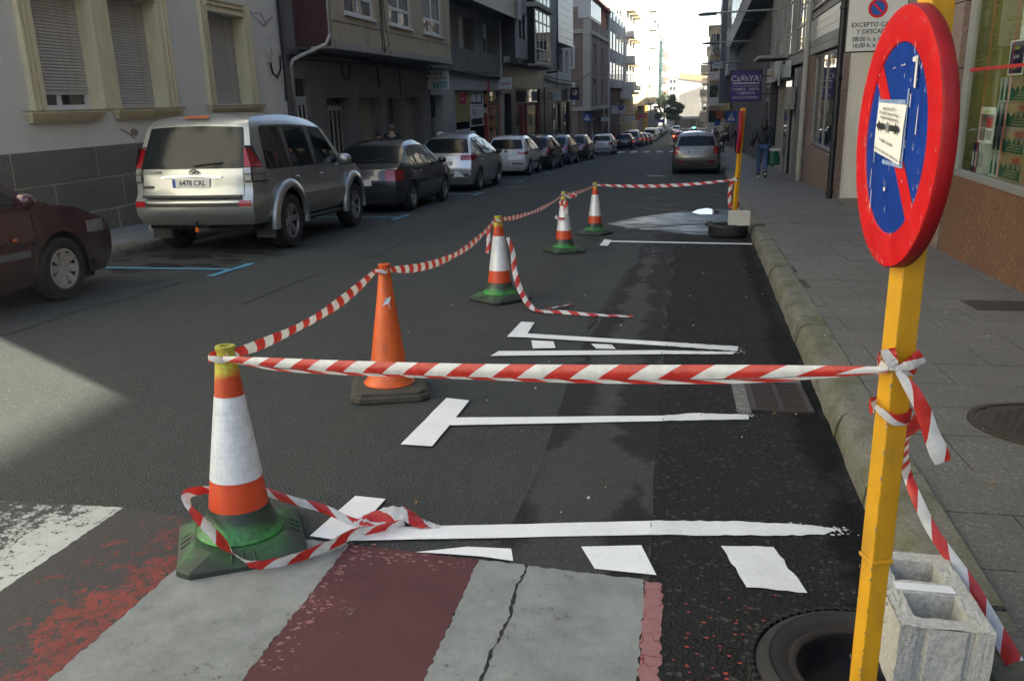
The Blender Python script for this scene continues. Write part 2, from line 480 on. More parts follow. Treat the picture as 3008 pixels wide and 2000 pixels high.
# kerbs, stone by stone where they can be told apart
def kerb_profile(side, y0, y1, w, h, rnd):
    f = kr if side > 0 else kl
    prof = [(0.0, -0.1), (0.0, 0.02), (0.01, h*0.5), (0.03, h*0.83), (0.06, h*0.965), (0.10, h), (w, h), (w, -0.1)]
    g = MB()
    n = 4
    rows = []
    for k in range(n + 1):
        yy = y0 + (y1 - y0) * k / n
        j = (rnd.uniform(-.006, .006), rnd.uniform(-.006, .004))
        rows.append([g.P((f(yy) + side * (px + (j[0] if 0 < i < 6 else 0)), yy, gz(yy) + pz_ + (j[1] if 0 < i < 6 else 0))) for i, (px, pz_) in enumerate(prof)])
    for k in range(n):
        for i in range(len(prof) - 1):
            g.f.append([rows[k][i], rows[k+1][i], rows[k+1][i+1], rows[k][i+1]])
    g.f.append(rows[0]); g.f.append(rows[-1][::-1])
    return g
kerbR = strip('right_kerb', M['slab_bed'], lambda y: kr(y) + 0.03, lambda y: kr(y) + KW - 0.03, [-3, 0, 10, 20, 30], 0.10)
y = -2.0
while y < 26:
    L = RNG.choice((1.0, 1.0, 0.8, 1.15))
    if y > 14: L = 1.5
    o = obj('kerb_stone', kerb_profile(1, y + 0.011, y + L - 0.011, KW, 0.155 + RNG.uniform(-.012, .008), RNG), M['kerb'], kerbR, smooth=50, world=False)
    y += L
g = MB()
for a, b in zip([26, 35, 45, 60, 80, 100, 120, 160, 220], [35, 45, 60, 80, 100, 120, 160, 220, 300]):
    k = kerb_profile(1, a, b, KW, 0.15, RNG); o_ = len(g.v); g.v += k.v; g.f += [[i + o_ for i in f] for f in k.f]
obj('kerb_run', g, M['kerb'], kerbR, world=False)
kerbL = strip('left_kerb', M['slab_bed'], lambda y: kl(y) - 0.15, lambda y: kl(y) - 0.02, [2, 10, 20, 30, 35, 60], 0.09)
y = 2.0
while y < 20:
    obj('kerb_stone', kerb_profile(-1, y + 0.006, y + 0.99, 0.2, 0.14, RNG), M['kerb'], kerbL, smooth=50, world=False)
    y += 1.0
g = MB()
for a, b in zip([-12, 20, 35, 60, 90, 120], [2, 35, 60, 90, 120, 200]):
    k = kerb_profile(-1, a, b, 0.2, 0.14, RNG); o_ = len(g.v); g.v += k.v; g.f += [[i + o_ for i in f] for f in k.f]
obj('kerb_run', g, M['kerb'], kerbL, world=False)

# ------------------------------------------------------------------ painted markings
LAY = [0]
def marking(pts, m, jit=0.0, dz=None, sub=0.12, name='road_marking', label=None):
    """a painted sheet on the road; edges subdivided and slightly ragged"""
    if dz is None: dz = 0.009 + 0.0002 * (LAY[0] % 12)
    LAY[0] += 1
    out = []
    n = len(pts)
    for i in range(n):
        a, b = Vector(pts[i]), Vector(pts[(i + 1) % n])
        k = max(1, int((b - a).length / sub)) if jit else 1
        nrm = Vector((-(b - a).y, (b - a).x)).normalized()
        for q in range(k):
            p = a.lerp(b, q / k)
            if q: p = p + nrm * RNG.uniform(-jit, jit)
            out.append(p)
    mb = MB()
    mb.face([(p.x, p.y, gz(p.y) + dz) for p in out])
    o = obj(name, mb, m)
    return tag(o, label=label, kind='structure')
W1, W2 = M['white_new'], M['white_rough']
# parking line nearest, with its corner piece
marking([(-1.19, 2.675), (-0.05, 2.90), (-0.05, 3.02), (-1.11, 2.80)], W1, 0.0016)
marking([(-0.05, 2.90), (0.36, 2.955), (0.60, 3.00), (0.66, 3.05), (0.56, 3.075), (0.3, 3.07), (-0.05, 3.02)], W2, 0.006, sub=0.03)
marking([(-1.345, 2.69), (-1.19, 2.67), (-1.165, 3.06), (-1.305, 3.07)], W1, 0.002)
marking([(-1.15, 3.995), (-0.02, 4.22), (-0.02, 4.31), (-1.16, 4.12)], W1, 0.0016)
marking([(-0.02, 4.22), (0.2, 4.27), (0.43, 4.31), (0.43, 4.39), (0.15, 4.375), (-0.02, 4.31)], W2, 0.006, sub=0.03)
marking([(-1.305, 3.69), (-1.14, 3.685), (-1.13, 4.43), (-1.275, 4.46)], W1, 0.002)
marking([(-1.215, 6.0), (-1.075, 6.0), (-1.085, 6.52), (-1.2, 6.54)], W1, 0.002)
marking([(-1.08, 6.0), (-0.02, 5.86), (-0.02, 5.98), (-1.08, 6.13)], W1, 0.0016)
marking([(-0.02, 5.86), (0.47, 5.77), (0.49, 5.9), (-0.02, 5.98)], W2, 0.007, sub=0.03)
marking([(-1.22, 5.43), (-0.05, 5.62), (-0.05, 5.73), (-1.19, 5.57)], W1, 0.0016)
marking([(-0.05, 5.62), (0.44, 5.68), (0.45, 5.74), (-0.05, 5.73)], W2, 0.006, sub=0.03)
marking([(-1.01, 5.91), (-0.84, 5.895), (-0.80, 5.70), (-0.96, 5.67)], W1, 0.002)
marking([(-0.56, 5.865), (-0.41, 5.86), (-0.37, 5.735), (-0.51, 5.73)], W1, 0.002)
marking([(-0.9, 2.63), (-0.65, 2.635), (-0.53, 2.62), (-0.555, 2.71), (-0.72, 2.70)], W1, 0.002)
marking([(-0.3, 2.765), (-0.08, 2.81), (-0.02, 2.60), (-0.235, 2.61)], W1, 0.0016)
marking([(0.21, 2.85), (0.40, 2.87), (0.475, 2.56), (0.28, 2.565)], W2, 0.006, sub=0.03)
marking([(-0.975, 11.42), (-0.86, 11.38), (-0.85, 12.02), (-0.965, 12.12)], W1, 0.002)
marking([(-0.86, 11.82), (1.08, 11.62), (1.08, 11.74), (-0.86, 11.96)], W1, 0.0016)
# faded older lines in the next bay
for (xa, ya, xb, yb) in ((-0.95, 17.6, 1.1, 15.9), (-0.95, 17.9, 1.2, 18.5), (-0.8, 20.2, 1.2, 21.0), (-0.8, 20.0, 1.2, 19.2), (-0.75, 13.4, 0.95, 12.9), (-0.75, 13.5, 1.0, 14.6)):
    d = 0.05
    marking([(xa, ya), (xb, yb), (xb, yb + d * 2), (xa, ya + d * 2)], M['faint'], 0.0)
marking([(-1.1, 38.5), (-0.15, 37.3), (-0.15, 37.6), (-1.1, 38.9)], M['faint'])
# crossing in front: pale, red and worn bands
cx0 = -1.2
crossing = [(-1.72, -1.17, 2.69, 2.655, 'white_old', 0.005), (-1.17, -0.655, 2.655, 2.615, 'red_old', 0.004), (-0.655, -0.06, 2.615, 2.565, 'white_old', 0.005),
            (-0.06, 0.0, 2.56, 2.55, 'pink_crack', 0.008), (-2.24, -1.72, 2.82, 2.75, 'red_patchy', 0.0), (-2.86, -2.24, 2.80, 2.815, 'white_worn', 0.004),
            (-3.4, -2.86, 2.86, 2.84, 'red_patchy', 0), (-3.98, -3.42, 2.9, 2.9, 'white_worn', 0.004), (-5.1, -4.55, 3.0, 3.0, 'white_worn', 0.004), (-6.2, -5.65, 3.0, 3.0, 'white_worn', 0.004)]
for (xa, xb, ya, yb, mm, jt) in crossing:
    marking([(xa, -1.2), (xb, -1.2), (xb, yb), (xa, ya)], M[mm], jt, dz=0.0065 + 0.0003 * RNG.random(), sub=0.018)
# splashes of red left on the dark asphalt
M['red_flecks'] = None
def flecks(name, m, cx, cy, sx, sy, n, smin, smax, dz, label):
    mb = MB()
    for i in range(n):
        x = RNG.gauss(cx, sx); y = RNG.gauss(cy, sy); r = RNG.uniform(smin, smax); k = RNG.randint(5, 8); a0 = RNG.random() * 6
        mb.face([(x + r * RNG.uniform(.5, 1.3) * math.cos(a0 + 2*PI*q/k), y + r * RNG.uniform(.3, .8) * math.sin(a0 + 2*PI*q/k), gz(y) + dz) for q in range(k)])
    # flat bits: order them in height a hair apart so that none shares a plane
    for fi, f in enumerate(mb.f):
        for vi in f:
            v = mb.v[vi]; mb.v[vi] = (v[0], v[1], v[2] + (fi % 97) * 0.000003)
    return tag(obj(name, mb, m), label=label, kind='stuff')
M['red_fleck'] = plain('red paint flake', (0.33, 0.045, 0.03), 0.6, var=0.3, vscale=20)
M['pink_fleck'] = plain('dull pink paint flake', (0.22, 0.10, 0.10), 0.7, var=0.2, vscale=20)
flecks('red_paint_flakes', M['red_fleck'], 0.19, 2.25, 0.11, 0.16, 60, 0.002, 0.009, 0.0052, 'flakes of red paint left on the dark asphalt beside the tyre')
flecks('pink_paint_flakes', M['pink_fleck'], -1.13, 2.3, 0.03, 0.32, 110, 0.003, 0.014, 0.0070, 'pinkish peeled flakes along the edge of the dark red band')
flecks('pink_paint_flakes', M['pink_fleck'], -0.95, 2.58, 0.12, 0.03, 50, 0.003, 0.013, 0.0070, 'pinkish peeled flakes at the head of the dark red band')
flecks('white_paint_specks', W2, 0.62, 3.035, 0.06, 0.018, 70, 0.002, 0.010, 0.0135, 'ragged specks where the nearest white line ends')
flecks('white_paint_specks', W2, 0.42, 4.36, 0.03, 0.015, 40, 0.002, 0.009, 0.0135, 'ragged specks at the end of the second white line')
flecks('white_paint_specks', W2, 0.44, 5.80, 0.04, 0.05, 60, 0.003, 0.010, 0.0135, 'ragged specks at the end of the third pair of white lines')
M['litter'] = plain('scrap of paper', (0.5, 0.5, 0.46), 0.7)
M['ochre'] = plain('dry leaf scrap', (0.3, 0.15, 0.04), 0.7, var=0.4, vscale=30)
mb = MB(); 
for i in range(60):
    x = RNG.uniform(-2.5, 2.2); y = RNG.uniform(2.3, 12); r = RNG.uniform(.004, .012)
    zz = gz(y) + (0.014 if x < kr(y) - .05 else (0.15 if x > kr(y) + .33 else 0.165))
    mb.box(x, x + r, y, y + r * 1.6, zz, zz + 0.003)
tag(obj('litter_scraps', mb, M['litter']), kind='stuff', label='tiny pale scraps scattered on the road')
mb = MB()
for i in range(26):
    x = RNG.uniform(-1.5, 2.3); y = RNG.uniform(2.3, 8); r = RNG.uniform(.005, .013)
    zz = gz(y) + (0.014 if x < kr(y) - .05 else (0.15 if x > kr(y) + .33 else 0.165))
    mb.box(x, x + r, y, y + r * 1.2, zz, zz + 0.004)
tag(obj('leaf_scraps', mb, M['ochre']), kind='stuff', label='tiny ochre leaf scraps on the road and pavement')
# blue bay marks along the left side
def blue_T(y, xe=-5.15, xk=-7.25):
    marking([(xk, y), (xe, y - 0.0), (xe, y + 0.10), (xk, y + 0.10)], M['blue_line'], 0.004)
    marking([(xe, y - 0.45), (xe + 0.1, y - 0.45), (xe + 0.1, y + 0.55), (xe, y + 0.55)], M['blue_line'], 0.004)
for yy, dx in ((8.95, 0.0), (15.4, 0.0), (21.8, 0.05), (27.8, 0.15), (33.6, 0.2), (41.5, 0.4), (47.8, 0.6)):
    blue_T(yy, -5.2 + dx, kl(yy) + 0.05)
# far zebra and its stripes
for i in range(7):
    xc = -4.6 + i * 1.05
    marking([(xc, 68.9), (xc + 0.5, 68.9), (xc + 0.55, 73.4), (xc + 0.05, 73.4)], M['white_far'], 0)

# gully grate at the kerb
gy0, gy1, gx0, gx1 = 4.45, 5.0, 0.47, 0.775
gr = empty('gully_grate', (0.62, 4.7, gz(4.7)), label='rusty iron gully grate set in concrete against the right kerb', cat='drain grate')
g = MB()
def gb(x0, x1, y0, y1, z0, z1):
    idx = [g.P(p) for p in ((x0,y0,gz(y0)+z0),(x1,y0,gz(y0)+z0),(x1,y1,gz(y1)+z0),(x0,y1,gz(y1)+z0),(x0,y0,gz(y0)+z1),(x1,y0,gz(y0)+z1),(x1,y1,gz(y1)+z1),(x0,y1,gz(y1)+z1))]
    for f in ((0,3,2,1),(4,5,6,7),(0,1,5,4),(1,2,6,5),(2,3,7,6),(3,0,4,7)): g.f.append([idx[k] for k in f])
gb(gx0-.09, gx0-.015, gy0-.03, gy1+.12, -.02, .012); gb(gx0-.015, gx1+.02, gy1+.015, gy1+.12, -.02, .0125)
obj('concrete_surround', g, M['concrete'], gr)
g = MB(); gb(gx0-.01, gx1+.01, gy0-.01, gy1+.01, .0, .0065); obj('pit', g, M['black_hole'], gr)
g = MB()
gb(gx0-.012, gx0+.018, gy0, gy1, .007, .02); gb(gx1-.018, gx1+.012, gy0, gy1, .007, .02); gb((gx0+gx1)/2-.012, (gx0+gx1)/2+.012, gy0+.02, gy1-.02, .007, .0195)
gb(gx0+.0185, gx1-.0185, gy0, gy0+.018, .007, .02); gb(gx0+.0185, gx1-.0185, gy1-.018, gy1, .007, .02)
obj('frame', g, M['iron'], gr)
xm = (gx0 + gx1) / 2
for k in range(17):
    yy = gy0 + .03 + k * .0295
    for (xa, xb) in ((gx0+.019, xm-.0125), (xm+.0125, gx1-.019)):
        g = MB(); gb(xa, xb, yy, yy + .014, .008, .0175); obj('bar', g, M['iron'], gr)
# covers in the right pavement
mc = empty('manhole_cover', (1.75, 4.0, pz(4.0)), label='round brown iron manhole cover in the slabs beside the yellow pole', cat='manhole cover')
g = MB(); s_ = -0.0412
cc = (1.75, 4.0)
g.lathe([(0, .006), (.285, .006), (.30, .0055), (.30, -.02)], (0, 0, 0), 48)
for i, v in enumerate(g.v): g.v[i] = (v[0] + cc[0], v[1] + cc[1], v[2] + gz(v[1] + cc[1]) + .145)
obj('lid', g, M['iron'], mc, smooth=True)
g = MB(); g.lathe([(.312, .004), (.312, .0075), (.345, .0075), (.345, .0)], (0, 0, 0), 48)
for i, v in enumerate(g.v): g.v[i] = (v[0] + cc[0], v[1] + cc[1], v[2] + gz(v[1] + cc[1]) + .145)
obj('rim', g, M['iron'], mc, smooth=True)
g = MB()
for i in range(-6, 7):
    for j in range(-6, 7):
        if i*i + j*j > 38: continue
        x, yq = cc[0] + i*.04 + (j % 2) * .02, cc[1] + j*.04
        z0 = gz(yq) + .145
        g.box(x-.011, x+.011, yq-.011, yq+.011, z0+.004, z0+.0095)
tag(obj('stud_pattern', g, M['iron'], mc), kind='stuff')
for (x0, x1, y0, y1, lab) in ((2.3, 2.8, 6.72, 7.1, 'rectangular iron access cover in the slabs by the brown granite shop base'), (1.75, 2.35, 13.0, 13.6, 'square cover outlined in the pavement before the pink pillar')):
    r = empty('access_cover', (x0, y0, pz(y0)), label=lab, cat='access cover')
    g = MB(); gb(x0, x1, y0, y1, .14, .1495); obj('plate', g, M['iron'] if y0 < 10 else M['slab'], r)
    g = MB()
    for k in range(6): gb(x0 + .03 + k*(x1-x0-.06)/6, x0 + .05 + k*(x1-x0-.06)/6, y0 + .03, y1 - .03, .1497, .152)
    obj('rib', g, M['iron'], r)
# wet film and puddle in the bay by the second sign
m, t, b = newmat('wet film on asphalt')
c = coords(t)
t.links.new(mixc(t, noise(t, c, 120, 3), (0.02, 0.022, 0.025), (0.05, 0.055, 0.06)), b.inputs['Base Color'])
t.links.new(ramp(t, noise(t, c, 1.6, 5, 0.6), 0.3, 0.7, (0.26,)*3+(1,), (0.6,)*3+(1,)), b.inputs['Roughness']); b.inputs['Specular IOR Level'].default_value = 0.3
bump(t, b, noise(t, c, 110, 3), 0.12, 0.002)
M['wet'] = m
def blob(cx, cy, pts, m, name, label, dz):
    mb = MB(); mb.face([(x, y, gz(y) + dz) for x, y in pts]); return tag(obj(name, mb, m), kind='stuff', label=label)
pts = [(-1.1, 14.3), (-0.8, 13.85), (-0.3, 13.3), (0.2, 12.95), (0.34, 12.75), (0.7, 12.7), (1.08, 12.7), (1.12, 14), (1.2, 16.8), (0.9, 17.1), (0.45, 16.6), (0.1, 16.5), (-0.35, 15.9), (-0.7, 15.3)]
blob(0, 0, pts, M['wet'], 'wet_patch', 'pale blue wet patch on the asphalt by the second sign', 0.0065)
m, t, b = newmat('standing water')
b.inputs['Base Color'].default_value = (0.02, 0.02, 0.02, 1); b.inputs['Roughness'].default_value = 0.02; b.inputs['IOR'].default_value = 1.33
b.inputs['Coat Weight'].default_value = 1.0; b.inputs['Coat Roughness'].default_value = 0.01
M['water'] = m
mb = MB(); mb.face([(x, y_, gz(16.1) + .008) for x, y_ in [(0.36, 16.3), (0.5, 16.05), (0.62, 15.95), (0.8, 16.05), (0.93, 16.4), (0.82, 16.7), (0.66, 16.95), (0.48, 16.75)]])
tag(obj('puddle', mb, M['water']), kind='stuff', label='small bright puddle reflecting the sky near the kerb')
blob(0, 0, [(0.52, 13.9), (0.66, 13.8), (0.74, 14.2), (0.68, 14.8), (0.56, 14.6)], M['water'], 'puddle', 'tiny puddle reflecting the sky beside the concrete block', 0.0095)
for (xc, yc) in ((-0.62, 30.8), (-1.0, 52.0), (-4.6, 24.6)):
    r = empty('manhole_cover', (xc, yc, gz(yc)), label='dark round manhole cover in the lane beside the silver people carrier' if yc < 28 else 'dark round manhole cover in the road behind the grey estate car' if yc < 40 else 'faint round manhole cover in the road before the far zebra crossing', cat='manhole cover')
    g = MB(); g.lathe([(0, .0), (.33, .0), (.34, -.01)], (0, 0, 0), 24)
    for i, v in enumerate(g.v): g.v[i] = (v[0] + xc, v[1] + yc, v[2] + gz(v[1] + yc) + .012)
    obj('lid', g, M['iron'], r)

M['crack'] = plain('dark crack', (0.014, 0.014, 0.014), .9)
def crack(x0, y0, x1, y1, w, n, amp, label, dz=.0058):
    g = MB(); L_, R_ = [], []
    px_, py_ = 0, 0
    for k in range(n + 1):
        t_ = k / n; px_ = px_*.7 + RNG.uniform(-amp, amp)
        x = x0 + (x1 - x0)*t_ + px_; yy = y0 + (y1 - y0)*t_; ww = w*RNG.uniform(.3, 1.2)
        L_.append((x - ww, yy, gz(yy) + dz)); R_.append((x + ww, yy + .01, gz(yy + .01) + dz))
    for k in range(n): g.face([L_[k], R_[k], R_[k+1], L_[k+1]])
    tag(obj('road_crack', g, M['crack']), kind='stuff', label=label)
crack(-5.3, 5.2, -4.9, 26, .012, 60, .05, 'long thin dark crack along the left lane')
crack(-3.9, 7, -3.2, 34, .01, 60, .06, 'faint crack along the middle of the lane')
crack(-2.4, 9, -6.6, 12.4, .012, 30, .04, 'thin crack crossing the lane obliquely')
crack(-.62, 6.4, -.2, 12.5, .03, 50, .02, 'dark seam crack beside the resurfaced strip')
crack(-.50, 1.2, -.475, 2.60, .006, 70, .006, 'crack running through the pale crossing band', .0078)
g = MB()
for q in range(40):
    y_ = RNG.uniform(8.7, 11.5); x = RNG.gauss(-6.1, .5); r_ = RNG.uniform(.03, .12)
    k = 9; a0 = RNG.random()*6
    g.face([(x + r_*2.2*RNG.uniform(.5, 1.2)*math.cos(a0 + 2*PI*i/k), y_ + r_*RNG.uniform(.4, 1)*math.sin(a0 + 2*PI*i/k), gz(y_) + .0052 + q*.00001) for i in range(k)])
tag(obj('oil_stains', g, M['asphalt_coarse']), kind='stuff', label='dark oil stains on the bay behind the off-road car')

# ------------------------------------------------------------------ barrier tape
def tapemat():
    m, t, b = newmat('red and white barrier tape')
    uv = N(t, 'ShaderNodeUVMap', uv_map='tape').outputs[0]
    s = N(t, 'ShaderNodeSeparateXYZ'); t.links.new(uv, s.inputs[0])
    fr = math_(t, 'FRACT', math_(t, 'DIVIDE', math_(t, 'MULTIPLY_ADD', s.outputs[1], 0.065, s.outputs[0]), 0.165))
    k = math_(t, 'GREATER_THAN', fr, 0.5)
    c = coords(t)
    n = noise(t, c, 30, 4)
    red = ramp(t, n, 0.3, 0.7, (0.42, 0.022, 0.018, 1), (0.58, 0.045, 0.035, 1)); wh = ramp(t, n, 0.3, 0.7, (0.55, 0.56, 0.56, 1), (0.74, 0.75, 0.75, 1))
    m2 = mixc(t, k, wh, red)
    t.links.new(m2, b.inputs['Base Color'])
    b.inputs['Roughness'].default_value = 0.32
    b.inputs['Subsurface Weight'].default_value = 0.0
    bump(t, b, noise(t, scaled(t, c, (1, 1, 1)), 45, 3), 0.35, 0.004)
    tl = N(t, 'ShaderNodeBsdfTranslucent'); t.links.new(m2, tl.inputs[0])
    mx = N(t, 'ShaderNodeMixShader'); mx.inputs[0].default_value = 0.3
    t.links.new(b.outputs[0], mx.inputs[1]); t.links.new(tl.outputs[0], mx.inputs[2])
    t.links.new(mx.outputs[0], t.nodes['Material Output'].inputs[0])
    return m
M['tape'] = tapemat()
def catmull(pts, n=10):
    P = [Vector(p) for p in pts]
    P = [P[0] * 2 - P[1]] + P + [P[-1] * 2 - P[-2]]
    out = []
    for i in range(1, len(P) - 2):
        for k in range(n):
            t = k / n
            p0, p1, p2, p3 = P[i-1], P[i], P[i+1], P[i+2]
            out.append(0.5 * ((2*p1) + (p2 - p0)*t + (2*p0 - 5*p1 + 4*p2 - p3)*t*t + (3*p1 - p0 - 3*p2 + p3)*t*t*t))
    out.append(P[-2])
    return out
def ribbon(mb, uvs, pts, wid, dirs, n=10, slant=1, bow=0.12, u0=0.0, crinkle=0.0):
    path = catmull(pts, n)
    dd = catmull([Vector(d).normalized() for d in dirs], n)
    ww = catmull([(w, 0, 0) for w in wid], n)
    u = u0
    cols = [0, .25, .5, .75, 1]
    rows = []
    for k, p in enumerate(path):
        if k: u += (p - path[k-1]).length
        d = dd[k].normalized(); w = ww[k].x
        tng = (path[min(k+1, len(path)-1)] - path[max(k-1, 0)]).normalized()
        d = (d - tng * d.dot(tng)).normalized()
        nn = tng.cross(d)
        row = []
        for c_ in cols:
            q = p + d * (c_ - 0.5) * w + nn * (bow * w * (0.25 - (c_ - .5)**2) * 4 + RNG.uniform(-crinkle, crinkle))
            row.append((mb.P(q), (u, c_ * slant)))
        rows.append(row)
    for a, b in zip(rows[:-1], rows[1:]):
        for j in range(len(cols) - 1):
            q = [a[j], b[j], b[j+1], a[j+1]]
            mb.f.append([x[0] for x in q]); uvs.append([x[1] for x in q])
    return u
def tapemesh(name, mb, uvs):
    me = bpy.data.meshes.new(name); me.from_pydata(mb.v, [], mb.f)
    l = me.uv_layers.new(name='tape')
    k = 0
    for f in uvs:
        for uv in f: l.data[k].uv = uv; k += 1
    me.polygons.foreach_set('use_smooth', [True] * len(me.polygons))
    me.materials.append(M['tape'])
    return me
def tape(name, label, parts, group=None, parent=None, cat='tape'):
    mb, uvs = MB(), []
    for p in parts: ribbon(mb, uvs, **p)
    o = bpy.data.objects.new(name, tapemesh(name, mb, uvs)); COL.objects.link(o)
    if parent is None: tag(o, label, cat, group)
    else: o.parent = parent; o.matrix_parent_inverse = Matrix.Translation(-wloc(parent))
    return o
def sag(a, b, s, n=6):
    a, b = Vector(a), Vector(b)
    return [a.lerp(b, k/n) - Vector((0, 0, s * 4 * (k/n) * (1 - k/n))) for k in range(n + 1)]

# ------------------------------------------------------------------ cones
def spraymat(name, base, spray, axis_lo, axis_hi, invert=False, sx=7, rough=0.45):
    m, t, b = newmat(name)
    c = coords(t); s = N(t, 'ShaderNodeSeparateXYZ'); t.links.new(c, s.inputs[0])
    oi = N(t, 'ShaderNodeObjectInfo')
    nc = N(t, 'ShaderNodeVectorMath', operation='ADD'); t.links.new(c, nc.inputs[0]); t.links.new(oi.outputs['Location'], nc.inputs[1])
    n = noise(t, nc.outputs[0], sx, 4, 0.55)
    z = math_(t, 'ADD', s.outputs[2], math_(t, 'MULTIPLY_ADD', n, 0.16, -0.08))
    k = N(t, 'ShaderNodeMapRange'); k.inputs[1].default_value = axis_lo; k.inputs[2].default_value = axis_hi
    t.links.new(z, k.inputs[0])
    n2 = noise(t, nc.outputs[0], 55, 4, 0.7)
    kk = math_(t, 'MULTIPLY', k.outputs[0], ramp(t, n2, 0.2, 0.6), clamp=True)
    d = ramp(t, noise(t, nc.outputs[0], 14, 5, 0.7), 0.45, 0.75)
    bc = mixc(t, math_(t, 'MULTIPLY', d, 0.35), base, tuple(x*0.4 for x in base))
    t.links.new(mixc(t, kk, bc, spray), b.inputs['Base Color'])
    b.inputs['Roughness'].default_value = rough
    bump(t, b, n2, 0.08, 0.003)
    return m
M['cone_orange'] = plain('orange plastic', (0.62, 0.105, 0.018), 0.42, var=0.15, vscale=9, grime=0.35, bmp=0.05)
M['cone_red'] = plain('red orange reflective sleeve', (0.56, 0.062, 0.014), 0.4, var=0.08, vscale=9, grime=0.15)
M['cone_top'] = spraymat('orange plastic sprayed lime', (0.5, 0.06, 0.012), (0.45, 0.52, 0.05), 0.665, 0.695)
M['cone_knob'] = plain('lime sprayed knob', (0.4, 0.38, 0.05), 0.5, var=0.5, vscale=30)
M['cone_dark'] = spraymat('dark rubber sprayed green', (0.022, 0.04, 0.03), (0.05, 0.42, 0.06), 0.125, 0.06, sx=6)
M['cone_base'] = spraymat('dark green rubber base', (0.024, 0.036, 0.026), (0.035, 0.22, 0.045), 0.04, 0.13, sx=7, rough=0.6)
M['cone_base_grey'] = plain('dusty dark rubber base', (0.05, 0.046, 0.035), 0.8, var=0.3, vscale=14, bmp=0.2)
def whitemat():
    m, t, b = newmat('white reflective sleeve')
    c = coords(t)
    s = N(t, 'ShaderNodeSeparateXYZ'); t.links.new(c, s.inputs[0])
    ang = math_(t, 'ARCTAN2', s.outputs[1], s.outputs[0])
    gx = math_(t, 'LESS_THAN', math_(t, 'FRACT', math_(t, 'MULTIPLY', ang, 4.5)), 0.06)
    gy = math_(t, 'LESS_THAN', math_(t, 'FRACT', math_(t, 'MULTIPLY', s.outputs[2], 38)), 0.06)
    gg = math_(t, 'MAXIMUM', gx, gy)
    n = noise(t, c, 22, 5, 0.65)
    base = ramp(t, n, 0.3, 0.7, (0.52, 0.56, 0.6, 1), (0.72, 0.75, 0.78, 1))
    t.links.new(mixc(t, math_(t, 'MULTIPLY', gg, 0.55), base, (0.85, 0.88, 0.9)), b.inputs['Base Color'])
    b.inputs['Roughness'].default_value = 0.3; b.inputs['Metallic'].default_value = 0.15
    bump(t, b, n, 0.35, 0.003)
    return m
M['cone_white'] = whitemat()
def prof_r(z):
    return float(np.interp(z, [0.10, 0.13, 0.17, 0.6, 0.735], [0.15, 0.125, 0.109, 0.052, 0.038]))
def chamfer_sq(h, c, z, rot):
    pts = [(h, -h+c), (h, h-c), (h-c, h), (-h+c, h), (-h, h-c), (-h, -h+c), (-h+c, -h), (h-c, -h)]
    return [(x*math.cos(rot) - y*math.sin(rot), x*math.sin(rot) + y*math.cos(rot), z) for x, y in pts]
